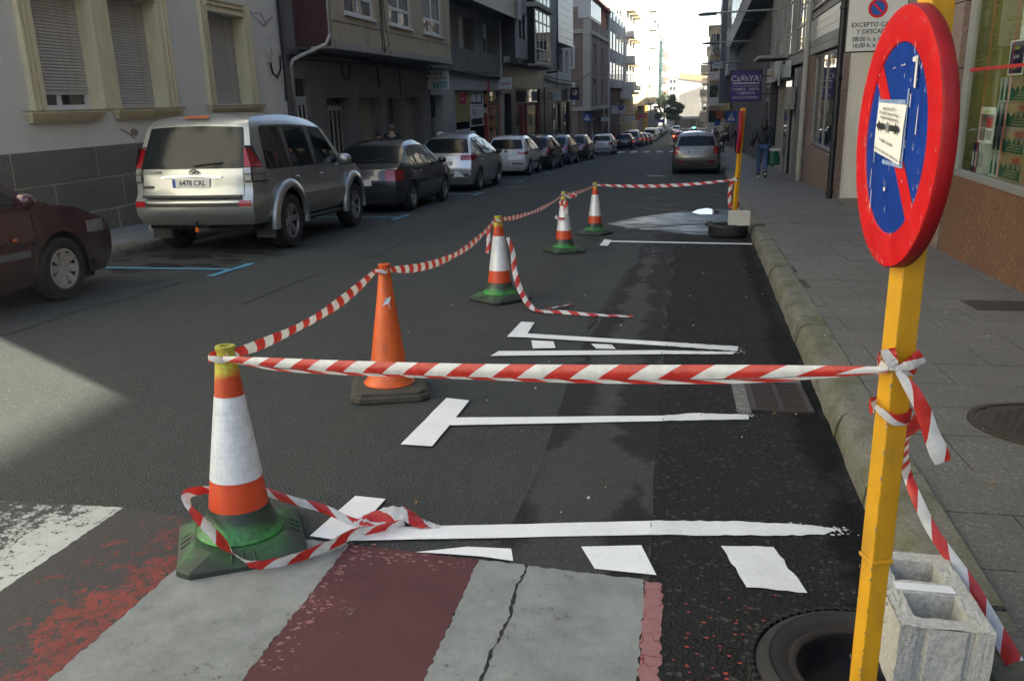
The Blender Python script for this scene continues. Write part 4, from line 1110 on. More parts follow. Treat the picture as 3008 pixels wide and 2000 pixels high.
# second sign: disc seen edge on, yellow pole, tyre, block
sg2 = empty('parking_sign', (P2[0], P2[1], gz(P2[1])), label='second no-parking disc seen edge-on on its yellow pole, far end of the taped bays', cat='road sign')
g = MB(); sqtube(g, P2[0], P2[1], gz(13)+.05, 1.30, 0.055, 0.5)
sg2.rotation_euler = (0, math.radians(2.2), 0)
o = obj('pole', g, M['yellow'], sg2, bevel=0.004)
D2 = Matrix.Translation((-.045, -.02, 1.30 - gz(P2[1]) - .33)) @ Matrix.Rotation(math.radians(-91.5), 4, 'Z') @ Matrix.Rotation(PI/2, 4, 'X')
def d2(name, g, m, sm=False):
    o = obj(name, g, m, sg2, sm, world=False); o.matrix_local = D2
g = MB(); g.lathe([(.296, 0), (.3, -.004), (.3, -.036), (.296, -.04), (0, -.04)], n=64); d2('rim', g, M['red_rim'], 45)
g = MB(); g.lathe([(RI, .0), (.297, .0)], n=64); d2('red_border', g, M['red_sign'])
g = MB(); g.lathe([(0, -.002), (RI+.001, -.002)], n=48); d2('blue_face', g, M['blue_sign'])
g = MB(); g.face([(x*ca - y_*sa, x*sa + y_*ca, .001) for x, y_ in ((-.2, .026), (-.2, -.026), (.2, -.026), (.2, .026))]); d2('diagonal_bar', g, M['red_sign'])
lying_tyre(0.81, 12.6, gz(12.6) + .003, 0.28, 'dark tyre lying flat against the kerb under the second sign')
hb2 = hollow_block('concrete_block', (0.95, 12.5, gz(12.5) + .188), math.radians(87), 'pale concrete block resting on the tyre of the second sign', L=.30)
tape('pole_tape', 'tape wound down the pole of the second sign', [
    dict(pts=[(P2[0]+.0, P2[1]-.04, gz(13)+.86), (P2[0]-.05, P2[1]-.03, gz(13)+.78), (P2[0]-.07, P2[1]-.02, gz(13)+.6), (P2[0]-.05, P2[1]-.03, gz(13)+.42)], wid=[.04,.05,.05,.05], dirs=[(1,0,0),(1,0,.3),(1,0,.1),(1,0,0)], n=8),
    dict(pts=[(P2[0]-.02, P2[1]-.045, gz(13)+.84), (P2[0]+.03, P2[1]-.045, gz(13)+.83), (P2[0]+.045, P2[1], gz(13)+.82)], wid=[.05,.05,.05], dirs=[(0,0,1)]*3, n=5),
    dict(pts=[(P2[0]+.03, P2[1]+.03, gz(13)+.7), (P2[0]+.05, P2[1]+.03, gz(13)+.5), (P2[0]+.07, P2[1]+.03, gz(13)+.3)], wid=[.05,.05,.06], dirs=[(1,0,0)]*3, n=5)])

# ------------------------------------------------------------------ cars
M['glass_car'] = glassy('car glass', (0.006, 0.009, 0.010), 0.03)
M['glass_car'].node_tree.nodes['Principled BSDF'].inputs['IOR'].default_value = 1.42
M['glass_car'].node_tree.nodes['Principled BSDF'].inputs['Specular IOR Level'].default_value = 0.45
M['glass_rear'] = glassy('rear car glass', (0.007, 0.010, 0.011), 0.13)
M['glass_rear'].node_tree.nodes['Principled BSDF'].inputs['IOR'].default_value = 1.4
M['glass_rear'].node_tree.nodes['Principled BSDF'].inputs['Specular IOR Level'].default_value = 0.4
M['black_pl'] = plain('black plastic trim', (0.02, 0.02, 0.021), 0.5, var=0.2)
M['underbody'] = plain('dark underbody', (0.008, 0.008, 0.008), 0.9)
M['tyre_car'] = plain('road tyre rubber', (0.018, 0.017, 0.016), 0.8, var=0.3, vscale=12)
M['alloy'] = plain('alloy wheel', (0.42, 0.42, 0.42), 0.35, 0.75, 0.15, 20, grime=0.3)
M['hubcap'] = plain('silver plastic wheel trim', (0.40, 0.39, 0.37), 0.45, 0.3, 0.15, 20, grime=0.3)
M['chrome'] = plain('chrome trim', (0.55, 0.55, 0.55), 0.15, 1.0, 0.05)
M['lamp_red'] = plain('red lamp lens', (0.30, 0.006, 0.01), 0.12, var=0.3, vscale=12, coat=1.0)
M['lamp_clear'] = plain('clear lamp lens', (0.33, 0.32, 0.3), 0.1, 0.4, 0.3, 10, coat=1.0)
M['lamp_orange'] = plain('orange lamp lens', (0.5, 0.11, 0.01), 0.2, coat=1.0)
M['plate'] = plain('white number plate', (0.68, 0.68, 0.64), 0.4, var=0.05)
M['plate_blue'] = plain('blue plate band', (0.02, 0.06, 0.32), 0.4)
M['grey_badge'] = plain('dark chrome badge', (0.08, 0.08, 0.08), .3, .6)
M['gap'] = plain('dark panel gap', (0.006, 0.006, 0.006), 0.8)
PAINT = dict(
    champagne=carpaint('champagne silver car paint', (0.34, 0.355, 0.345), 0.7, 0.3, 0.3),
    maroon=carpaint('dark maroon car paint', (0.05, 0.006, 0.014), 0.3, 0.25, 0.3),
    darkgrey=carpaint('dark graphite car paint', (0.035, 0.042, 0.05), 0.5, 0.25, 0.3),
    silver=carpaint('silver car paint', (0.44, 0.46, 0.48), 0.7, 0.28, 0.2),
    white=carpaint('white car paint', (0.62, 0.63, 0.62), 0.0, 0.25, 0.2),
    black=carpaint('black car paint', (0.008, 0.009, 0.011), 0.1, 0.2, 0.2),
    taupe=carpaint('grey beige car paint', (0.24, 0.22, 0.19), 0.65, 0.3, 0.3),
    red=carpaint('red car paint', (0.36, 0.014, 0.014), 0.2, 0.25, 0.2),
    blue=carpaint('blue grey car paint', (0.07, 0.11, 0.18), 0.5, 0.25, 0.2),
    green=carpaint('dark green car paint', (0.015, 0.05, 0.035), 0.3, 0.25, 0.2))

SH = {}
SH['hatch'] = dict(L=4.0, zr=1.44, belt=0.93, z0=0.2, wb=2.5, rw=0.31, aft=0.62,
    xr=[(0.2,-1.88),(0.38,-1.99),(0.62,-2.0),(0.9,-1.96),(1.0,-1.92),(1.35,-1.66),(1.44,-1.5)],
    xf=[(0.2,1.9),(0.4,2.0),(0.6,1.98),(0.74,1.86),(0.86,1.35),(0.93,1.05),(1.0,0.88),(1.36,0.25),(1.44,0.0)],
    w=[(0.2,.76),(0.35,.83),(0.6,.85),(0.93,.82),(1.0,.79),(1.36,.62),(1.44,.55)],
    win=[(-1.45,-1.02,'q'),(-0.97,-0.12,''),(-0.06,0.72,'')], bl=(1.0,1.33), ws=(1.0,1.34))
SH['sedan'] = dict(L=4.3, zr=1.40, belt=0.92, z0=0.2, wb=2.54, rw=0.30, aft=0.85,
    xr=[(0.2,-2.05),(0.4,-2.16),(0.66,-2.17),(0.88,-2.1),(0.95,-1.92),(1.0,-1.8),(1.32,-1.25),(1.40,-1.0)],
    xf=[(0.2,2.0),(0.4,2.14),(0.58,2.12),(0.7,2.0),(0.84,1.4),(0.92,1.1),(1.0,0.93),(1.32,0.36),(1.40,0.08)],
    w=[(0.2,.76),(0.35,.84),(0.6,.855),(0.92,.82),(1.0,.78),(1.32,.62),(1.40,.54)],
    win=[(-1.35,-0.92,'q'),(-0.86,-0.08,''),(-0.02,0.78,'')], bl=(1.0,1.31), ws=(1.0,1.31))
SH['mpv'] = dict(L=4.3, zr=1.53, belt=0.98, z0=0.2, wb=2.58, rw=0.325, aft=0.72,
    xr=[(0.2,-2.0),(0.4,-2.13),(0.66,-2.14),(0.96,-2.08),(1.05,-2.0),(1.40,-1.62),(1.53,-1.2)],
    xf=[(0.2,2.0),(0.4,2.14),(0.62,2.12),(0.78,1.95),(0.92,1.5),(0.98,1.3),(1.05,1.15),(1.42,0.3),(1.53,-0.05)],
    w=[(0.2,.80),(0.35,.87),(0.62,.885),(0.98,.85),(1.05,.82),(1.41,.62),(1.53,.50)],
    win=[(-1.72,-1.2,'q'),(-1.12,-0.2,''),(-0.12,0.85,'')], bl=(1.06,1.42), ws=(1.06,1.44))
SH['wagon'] = dict(L=4.55, zr=1.46, belt=0.95, z0=0.2, wb=2.58, rw=0.32, aft=0.95,
    xr=[(0.2,-2.12),(0.4,-2.26),(0.62,-2.28),(0.9,-2.22),(1.0,-2.16),(1.36,-1.9),(1.46,-1.7)],
    xf=[(0.2,2.1),(0.4,2.26),(0.6,2.25),(0.74,2.1),(0.88,1.5),(0.95,1.2),(1.0,1.05),(1.38,0.4),(1.46,0.1)],
    w=[(0.2,.80),(0.35,.88),(0.62,.89),(0.95,.86),(1.0,.83),(1.37,.66),(1.46,.58)],
    win=[(-1.8,-1.15,'q'),(-1.08,-0.2,''),(-0.13,0.85,'')], bl=(1.02,1.34), ws=(1.01,1.36))
SH['suv'] = dict(L=4.7, zr=1.80, belt=1.10, z0=0.42, wb=2.79, rw=0.385, aft=0.98,
    xr=[(0.42,-2.2),(0.56,-2.31),(0.74,-2.32),(0.80,-2.25),(1.10,-2.235),(1.2,-2.20),(1.62,-2.02),(1.74,-1.96),(1.80,-1.78)],
    xf=[(0.42,2.15),(0.56,2.28),(0.8,2.26),(0.95,2.12),(1.05,1.6),(1.10,1.3),(1.18,1.1),(1.68,0.48),(1.80,0.15)],
    w=[(0.42,.86),(0.56,.93),(0.74,.935),(0.80,.90),(1.10,.885),(1.2,.865),(1.70,.74),(1.80,.66)],
    win=[(-1.88,-1.13,'q'),(-1.05,-0.22,''),(-0.1,0.92,'')], bl=(1.15,1.66), ws=(1.17,1.68))
SH['van'] = dict(L=4.9, zr=1.95, belt=1.05, z0=0.25, wb=3.0, rw=0.33, aft=0.85,
    xr=[(0.25,-2.35),(0.45,-2.43),(1.0,-2.44),(1.8,-2.36),(1.95,-2.2)],
    xf=[(0.25,2.3),(0.45,2.43),(0.8,2.4),(1.0,2.1),(1.1,1.9),(1.8,1.0),(1.95,0.8)],
    w=[(0.25,.88),(0.45,.93),(1.0,.95),(1.2,.93),(1.8,.86),(1.95,.78)],
    win=[(0.35,1.35,'')], bl=(1.15,1.7), ws=(1.12,1.75))
WH = {}
def wheelset(rw, spokes, mrim):
    key = (rw, spokes, mrim)
    if key in WH: return WH[key]
    w = 0.1 if rw < .35 else .125
    g = MB(); R_ = rw; ri = rw * 0.62
    g.lathe([(ri, -w*.8), (ri+.02, -w), (R_-.03, -w), (R_-.006, -w*.75), (R_, 0), (R_-.006, w*.75), (R_-.03, w), (ri+.02, w), (ri, w*.8)], n=40, axis='x', close=True)
    ty = g.mesh('tyre', 45); ty.materials.append(M['tyre_car'])
    g = MB(); g.lathe([(ri+.002, w*.86), (ri-.012, w*.8), (ri-.02, w*.3), (ri-.03, 0), (0, 0)], n=36, axis='x'); rim = g.mesh('rim', 45); rim.materials.append(M['steel_rim'])
    g = MB(); g.lathe([(ri+.004, w*.8), (ri+.004, w*.9), (ri-.014, w*.92), (ri-.018, w*.7)], n=36, axis='x'); lip = g.mesh('rim_lip', 45); lip.materials.append(mrim)
    g = MB(); sw = .036 if spokes > 5 else .05
    g.grid(lambda u, v: (w*(.55 + .32*u**.7), (v-.5)*2*(sw*(.62 + .55*u)), .03 + (ri-.04)*u), [0, .3, .6, 1], [0, .5, 1])
    g.grid(lambda u, v: (w*(.55 + .32*u**.7) - .03*abs(v-.5)*2 - .012, (v-.5)*2*(sw*(.62 + .55*u))*1.15, .03 + (ri-.04)*u), [0, .3, .6, 1], [0, .5, 1])
    sp = g.mesh('spoke', 60); sp.materials.append(mrim)
    g = MB(); g.lathe([(.065, w*.5), (.06, w*.66), (.0, w*.7)], n=20, axis='x'); hub = g.mesh('hub', 50); hub.materials.append(mrim)
    WH[key] = (ty, rim, lip, sp, hub); return WH[key]

def mono(tab, z):
    X_, Y_ = [q[0] for q in tab], [q[1] for q in tab]
    d = min(.06, max(0.0, z - X_[0]), max(0.0, X_[-1] - z))
    return float(sum(w * np.interp(z + k*d, X_, Y_) for k, w in ((-1, .1), (-.5, .2), (0, .4), (.5, .2), (1, .1))))
def car(shape, paint, y, xright=None, xc=None, label='', group='cars parked along the left kerb', detail=2, name='parked_car', facing=1, opts=None, rz=None):
    """y: centre of the car along the street; xright: its right flank"""
    opts = opts or {}
    S = SH[shape]; pm = PAINT[paint] if isinstance(paint, str) else paint
    halfw = max(q[1] for q in S['w'])
    x = xc if xc is not None else xright - halfw
    heading = 0.0
    if rz is None: rz = -0.028 if y > 38 else 0.0
    r = empty(name, (x, y, gz(y)), 0, label, 'car', group)
    slope = math.atan(-0.0412 if y < 120 else -0.015)
    r.rotation_euler = (slope, 0, rz + (0 if facing > 0 else PI))
    if facing < 0: r.rotation_euler = (-slope, 0, rz + PI)
    K = dict(world=False)
    z0, belt, zr = S['z0'], S['belt'], S['zr']
    lr = mono(S['xr'], .6) + S['aft']; lf = lr + S['wb']
    Ra = S['rw'] + (.055 if shape != 'suv' else .08)
    zs = sorted(set([z0, z0+.06, z0+.14] + list(np.linspace(z0+.22, belt, 7)) + [q[0] for q in S['xf'] if q[0] > z0+.2] + [q[0] for q in S['xr'] if q[0] > z0+.2] + list(np.linspace(belt, zr, 6))))
    zs = [z for i, z in enumerate(zs) if i == 0 or z - zs[i-1] > .012]
    if zs[-1] != zr: zs[-1] = zr
    xa = lambda Z: mono(S['xr'], Z); xb = lambda Z: mono(S['xf'], Z)
    Lh = S['L'] / 2
    def wid(Z, l):
        s_ = abs(l) / Lh
        return mono(S['w'], Z) * (1 - .13 * max(0, s_)**7) - (0.02 * max(0, (l - .5)/Lh) if Z > belt else 0)
    def crown(Z, a, b):
        k = max(0.0, (Z - belt)/(zr - belt))
        return 0.05*math.sin(PI*min(1, max(0, a)))*k*k + 0.045*(1 - b*b)*k*k
    def bottom(l):
        zb = z0
        for c_ in (lr, lf):
            d = abs(l - c_)
            if d < Ra: zb = max(zb, S['rw'] + math.sqrt(Ra*Ra - d*d))
        return zb
    def Pside(Z, a, s, off=0.0):
        l = xa(Z) + a*(xb(Z) - xa(Z))
        zz = Z
        if Z < belt:
            zb = bottom(l); zz = zb + (Z - z0)/(belt - z0)*(belt - zb)
        return (s*(wid(zz, l) + off), l, zz + crown(Z, a, 1))
    def Prear(Z, b, off=0.0):
        bul = np.interp(Z, [z0, .7, belt, zr], [.10, .09, .06, .03])
        return (b*wid(Z, xa(Z)), xa(Z) - bul*(1 - abs(b)**2.6) - off, Z + crown(Z, 0, b) + off*.3)
    def Pfront(Z, b, off=0.0):
        bul = np.interp(Z, [z0, .7, belt, zr], [.16, .16, .1, .06])
        hood = .03*(1 - b*b) * (1 if .75 < Z < belt + .02 else 0)
        return (b*wid(Z, xb(Z)), xb(Z) + bul*(1 - abs(b)**2.6) + off, Z + crown(Z, 1, b) + hood + off*.5)
    g = MB()
    ln = [xa(.6) + (xb(.6) - xa(.6))*k for k in np.linspace(0, 1, 26)]
    extra = []
    for c_ in (lr, lf): extra += [c_ + Ra*math.cos(q) for q in np.linspace(0, PI, 13)] + [c_ - Ra - .004, c_ + Ra + .004]
    av = sorted(set([round(min(1, max(0, (l - xa(.6))/(xb(.6) - xa(.6)))), 4) for l in ln + extra]))
    for s in (-1, 1): g.grid(lambda Z, a: Pside(Z, a, s), zs, av)
    bs = [-1, -.94, -.82, -.6, -.3, 0, .3, .6, .82, .94, 1]
    g.grid(Prear, zs, bs); g.grid(Pfront, zs, bs)
    g.grid(lambda a, b: (b*wid(zr, xa(zr) + a*(xb(zr) - xa(zr))), xa(zr) + a*(xb(zr) - xa(zr)) - (.03*(1-abs(b)**2.6))*(1-a) + .06*(1-abs(b)**2.6)*a, zr + crown(zr, a, b)), av, bs)
    obj('body', g, pm, r, smooth=32, **K)
    g = MB(); g.box(-halfw+.2, halfw-.2, xa(.6)+.15, xb(.6)-.2, z0-.06, belt-.12)
    obj('underbody', g, M['underbody'], r, **K)
    def al(l, Z): return (l - xa(Z))/(xb(Z) - xa(Z))
    def spatch(g, la, lb, za, zb, s, off=.006, sl_a=0.0, sl_b=0.0, nu=6):
        # quad between l=la..lb at the bottom and la+sl_a .. lb+sl_b at the top
        g.grid(lambda v, u: (lambda Z, l: Pside(Z, al(l, Z), s, off))(za + v*(zb - za), (la + sl_a*v) + u*((lb + sl_b*v) - (la + sl_a*v))), np.linspace(0, 1, 5), np.linspace(0, 1, nu))
    # glazing
    bl, ws = S['bl'], S['ws']
    ztop = zr - (.1 if shape != 'suv' else .14)
    if 'noback' not in opts:
        g = MB(); g.grid(lambda Z, b: Prear(Z, b, .009), np.linspace(bl[0], bl[1], 15), np.linspace(-.9, .9, 25)); obj('rear_window', g, M['glass_rear'], r, smooth=60, **K)
    g = MB(); g.grid(lambda Z, b: Pfront(Z, b, .009), np.linspace(ws[0], ws[1], 7), np.linspace(-.92, .92, 11)); obj('windscreen', g, M['glass_car'], r, smooth=60, **K)
    for s in (-1, 1):
        g = MB(); spatch(g, S['win'][0][0] + .05, S['win'][-1][1] + .03, belt + .015, ztop + .02, s, .004, max(.1, xa(ztop) + .08 - S['win'][0][0]) if S['win'][0][2] == 'q' else 0, -(S['win'][-1][1] - (xb(ztop) - .1)), 12)
        obj('window_surround', g, M['black_pl'], r, smooth=60, **K)
        for wi, (la, lb, k) in enumerate(S['win']):
            sa = (0.25 if k == 'q' else 0.06); sb = -.05
            if wi == len(S['win'])-1: sb = -(lb - (xb(ztop) - .12))
            if lb + sb < la + sa + .1: sb = -.3
            if wi == 0 and k == 'q': sa = max(.1, xa(ztop) + .1 - la)
            if wi == 1 or (wi == 2): sa = .05 if wi else sa
            g = MB(); spatch(g, la, lb, belt + .03, ztop, s, .007, sa, sb, 7); obj('side_window', g, M['glass_car'], r, smooth=60, **K)
    # lamps
    tl = opts.get('tail', (0.72, belt - .02, 0.70, .22))
    for s in (-1, 1):
        g = MB(); z1, z2, b1, ll = tl
        g.grid(lambda Z, b: Prear(Z, s*b, .008), np.linspace(z1, z2, 4), np.linspace(b1, 1, 5))
        spatch(g, xa(z1)+.0, xa(z1) + ll, z1, z2, s, .008)
        obj('tail_light', g, M['lamp_red'], r, smooth=50, **K)
        g = MB()
        zf = min(.74, belt - .12) if shape != 'suv' else .9
        g.grid(lambda Z, b: Pfront(Z, s*b, .008), np.linspace(zf - .14, zf, 4), np.linspace(.62, 1, 5))
        spatch(g, xb(zf) - .32, xb(zf) - .02, zf - .12, zf, s, .008)
        obj('headlight', g, M['lamp_clear'], r, smooth=50, **K)
    # wheels
    ty, rim, lip, sp, hub = wheelset(S['rw'], opts.get('spokes', 5), opts.get('rim', M['alloy']))
    for l in (lr, lf):
        for s in (-1, 1):
            w_ = obj('wheel', ty, None, r, world=False); w_.location = (s*(halfw - .115), l, S['rw']); w_.rotation_euler = (RNG.random()*6, 0, 0) if s > 0 else (RNG.random()*6, 0, PI)
            obj('rim', rim, None, w_, world=False)
            obj('rim_lip', lip, None, w_, world=False)
            if detail >= 1:
                n_ = opts.get('spokes', 5)
                for q in range(n_):
                    o = obj('spoke', sp, None, w_, world=False); o.rotation_euler = (2*PI*q/n_, 0, 0)
                obj('hub', hub, None, w_, world=False)
    # plate
    pz_ = opts.get('plate', (.62 if shape in ('sedan',) else .78) if shape != 'suv' else .94)
    py_ = Prear(pz_, 0)[1] - .012
    g = MB(); g.box(-.26, .26, py_ - .004, py_ + .008, pz_ - .055, pz_ + .055); pl = obj('number_plate', g, M['plate'], r, **K)
    g = MB(); g.box(-.258, -.215, py_ - .0055, py_ - .0035, pz_ - .053, pz_ + .053); obj('blue_band', g, M['plate_blue'], pl, **K)
    if opts.get('number'):
        text('plate_number', opts['number'], .098, M['ink'], r, Matrix.Translation((.02, py_ - .006, pz_)) @ FACE_CAM, sx=.92)
    # mirrors
    for s in (-1, 1):
        g = MB(); lm = S['win'][-1][1] - .12
        zc = belt + .07
        mw = wid(belt, lm)
        sc_ = 1.35 if shape == 'suv' else 1.0
        g.ball((s*(mw + .12), lm, zc), .10*sc_, .075*sc_, .075*sc_); g.box(s*mw - .03, s*mw + .03 + s*.06, lm - .02, lm + .02, belt - .01, belt + .05)
        obj('wing_mirror', g, opts.get('mirror', pm), r, smooth=60, **K)
    if detail >= 1:
        for s in (-1, 1):
            g = MB()
            for l in [S['win'][-1][1] + .06, S['win'][-1][0] - .02] + ([S['win'][1][0] - .02] if len(S['win']) > 2 and shape != 'hatch3' else []):
                spatch(g, l - .004, l + .004, z0 + .16, belt - .005, s, .0025, nu=2)
            obj('door_gap', g, M['gap'], r, **K)
            if opts.get('rub', True):
                g = MB(); zc = .52 if shape != 'suv' else .62
                spatch(g, lr + Ra + .08, lf - Ra - .08, zc - .035, zc + .03, s, .014); obj('rub_strip', g, opts.get('rubmat', M['black_pl']), r, smooth=40, **K)
            for l in [S['win'][-1][0] + .1, S['win'][max(0, len(S['win'])-2)][0] + .1][:2 if len(S['win']) > 2 else 1]:
                zc = belt - .12
                wv = wid(zc, l) + .012
                g = MB(); g.ball((s*wv, l, zc), .018, .09, .016, 10, 6); obj('door_handle', g, opts.get('handle', pm), r, smooth=60, **K)
        g = MB(); g.grid(lambda Z, b: Prear(Z, b, .012), [z0 + .24, z0 + .29], np.linspace(-.9, .9, 9)); obj('bumper_strip', g, opts.get('bumper', M['black_pl']), r, smooth=60, **K)
        g = MB(); g.tube([Vector(Prear(bl[0] + .03, .05, .03)), Vector(Prear(bl[0] + .07, .55, .03))], .008, 6); obj('rear_wiper', g, M['black_pl'], r, **K)
    if opts.get('rails'):
        for s in (-1, 1):
            g = MB()
            la, lb = xa(zr) + .15, xb(zr) - .1
            wv = wid(zr, 0) - .02
            g.tube([(s*wv, la, zr + .01), (s*wv, la + .1, zr + .075), (s*wv, (la+lb)/2, zr + .1), (s*wv, lb - .1, zr + .075), (s*wv, lb, zr + .01)], .018, 8)
            obj('roof_rail', g, opts.get('railmat', M['chrome']), r, smooth=60, **K)
    if opts.get('antenna'):
        g = MB(); g.tube([(0, xa(zr) + .2, zr + .07), (0, xa(zr) + .08, zr + .26)], .006, 5); obj('aerial', g, M['black_pl'], r, **K)
    return r, S, Prear, Pside, Pfront, spatch, xa, xb, wid, lr, lf, Ra, K

# the silver off-road car
r, S, Prear, Pside, Pfront, spatch, xa, xb, wid, lr, lf, Ra, K = car('suv', 'champagne', 12.35, xright=-5.36, label='champagne silver off-road car with raised tailgate lamps, parked before the cream building',
    opts=dict(number='6478 CRL', rim=M['alloy'], spokes=6, tail=(0.98, 1.02, .985, .01), plate=.965, handle=M['chrome'], rubmat=PAINT['champagne'], bumper=M['black_pl']), rz=.045)
for s in (-1, 1):
    g = MB()
    g.grid(lambda Z, b: Prear(Z, s*b, .02), np.linspace(1.16, 1.40, 5), np.linspace(.90, 1.0, 3)); spatch(g, -2.225, -1.98, 1.16, 1.40, s, .016, 0.0, -.17)
    obj('tail_lamp_red', g, M['lamp_red'], r, smooth=50, **K)
    for (za, zb) in ((1.075, 1.15), (.985, 1.06)):
        g = MB(); g.grid(lambda Z, b: Prear(Z, s*b, .02), np.linspace(za, zb, 3), np.linspace(.90, 1.0, 3)); spatch(g, -2.23, -1.93, za, zb, s, .018)
        obj('tail_lamp_clear', g, M['lamp_clear'], r, smooth=50, **K)
    g = MB(); g.grid(lambda Z, b: Prear(Z, s*b, .014), np.linspace(.965, 1.43, 6), np.linspace(.89, 1.0, 3)); spatch(g, -2.23, -1.9, .965, 1.43, s, .01, 0, -.17)
    obj('lamp_housing', g, M['black_pl'], r, smooth=50, **K)
    g = MB(); g.grid(lambda Z, b: Prear(Z, s*b, .014), np.linspace(.66, .735, 3), np.linspace(.80, .985, 4)); obj('bumper_reflector', g, M['lamp_red'], r, smooth=50, **K)
    for lc in (lr, lf):                      # flared arches
        g = MB(); aa = np.linspace(-.12, PI + .12, 20)
        def arch(a, q):
            rad = Ra - .01 + [0, .02, .10, .13, .12][int(q)]
            w0 = wid(.7, lc + rad*math.cos(a))
            return (s*(w0 + [0.01, .055, .05, .02, -.03][int(q)]), lc + rad*math.cos(a), S['rw'] + rad*math.sin(a))
        g.grid(arch, aa, [0, 1, 2, 3, 4]); obj('wheel_arch', g, PAINT['champagne'], r, smooth=60, **K)
    g = MB(); yb = lr - Ra - .04; g.box(s*.62, s*.9, yb - .01, yb + .01, .2, .52); obj('mud_flap', g, M['black_pl'], r, **K)
    g = MB(); spatch(g, lr + Ra + .05, lf - Ra - .05, .56, .72, s, .02); obj('side_cladding', g, PAINT['champagne'], r, smooth=50, **K)
    g = MB(); g.tube([(s*.86, lr + .45, .36), (s*.86, lf - .45, .36)], .035, 8); obj('side_step', g, M['black_pl'], r, smooth=60, **K)
g = MB(); g.grid(lambda Z, b: Prear(Z, b, .05), [.765, .80], np.linspace(-.84, .84, 9)); g.grid(lambda q, b: Prear(.80, b, .05 - q), [0, .06], np.linspace(-.84, .84, 9)); obj('bumper_step', g, M['black_pl'], r, **K)
g = MB(); g.grid(lambda Z, b: Prear(Z, b, .02), [.545, .565], np.linspace(-.72, .72, 9)); obj('bumper_crease', g, PAINT['champagne'], r, **K)
g = MB(); py_ = Prear(1.1, 0)[1]
g.grid(lambda Z, b: (b*.42, Prear(Z, b*.5)[1] - .02 - .02*(1-b*b), Z + .018*(1-b*b)), [1.028, 1.04, 1.055], np.linspace(-1, 1, 9)); obj('chrome_strip', g, M['chrome'], r, smooth=60, **K)
for (za, zb, ba, bb) in ((.80, .805, -.86, .86),):
    g = MB(); g.grid(lambda Z, b: Prear(Z, b, .004), [za, zb], np.linspace(ba, bb, 9))
    g.grid(lambda Z, b: Prear(Z, b, .004), np.linspace(.8, 1.13, 5), [.868, .876]); g.grid(lambda Z, b: Prear(Z, b, .004), np.linspace(.8, 1.13, 5), [-.876, -.868]); obj('tailgate_gap', g, M['gap'], r, **K)
g = MB(); g.box(-.70, -.54, py_ - .004, py_ + .03, .90, .935); obj('tailgate_handle', g, M['black_pl'], r, **K)
bz = 1.125 + .055; by = Prear(1.19, 0)[1] - .012
text('badge_text', 'LAND CRUISER', .052, M['grey_badge'], r, Matrix.Translation((-.60, Prear(1.11, -.6)[1] - .012, 1.105)) @ FACE_CAM, sx=1.05)
def ell(g, cx, cz, a, b, yy, th=.006, n=24):
    g.tube([(cx + a*math.cos(2*PI*q/n), yy, cz + b*math.sin(2*PI*q/n)) for q in range(n+1)], th, 5, cap=False)
g = MB(); byy = Prear(1.12, 0)[1] - .03
ell(g, 0.05, 1.1, .062, .042, byy - .004); ell(g, 0.05, 1.1, .022, .040, byy - .004, .005); ell(g, 0.05, 1.116, .042, .016, byy - .004, .005)
obj('oval_badge', g, M['grey_badge'], r, smooth=60, **K)
g = MB(); g.grid(lambda Z, b: Prear(Z, b, .03), [1.745, 1.775], np.linspace(-.3, .22, 6)); obj('high_brake_light', g, M['lamp_orange'], r, **K)
g = MB(); g.tube([(.05, -2.2, .42), (.05, -2.36, .40), (.05, -2.38, .47)], .02, 8); g.box(-.04, .14, -2.25, -2.1, .36, .46); obj('tow_bar', g, M['black_pl'], r, **K)
g = MB(); g.box(.03, .075, -2.40, -2.37, .34, .40); obj('orange_tag', g, M['lamp_orange'], r, **K)

# maroon car nearest on the left (only its front is in view)
r, S, Prear, Pside, Pfront, spatch, xa, xb, wid, lr, lf, Ra, K = car('hatch', 'maroon', 5.97, xright=-5.82, label='dark maroon hatchback cut by the picture edge, its bonnet towards the off-road car',
    opts=dict(rim=M['hubcap'], spokes=8, mirror=PAINT['maroon'], rubmat=plain('grey rub strip', (0.12, 0.12, 0.12), .5)))
g = MB(); g.ball((.865, lf - .62, .66), .012, .035, .018, 10, 6); obj('side_indicator', g, M['lamp_orange'], r, smooth=60, **K)

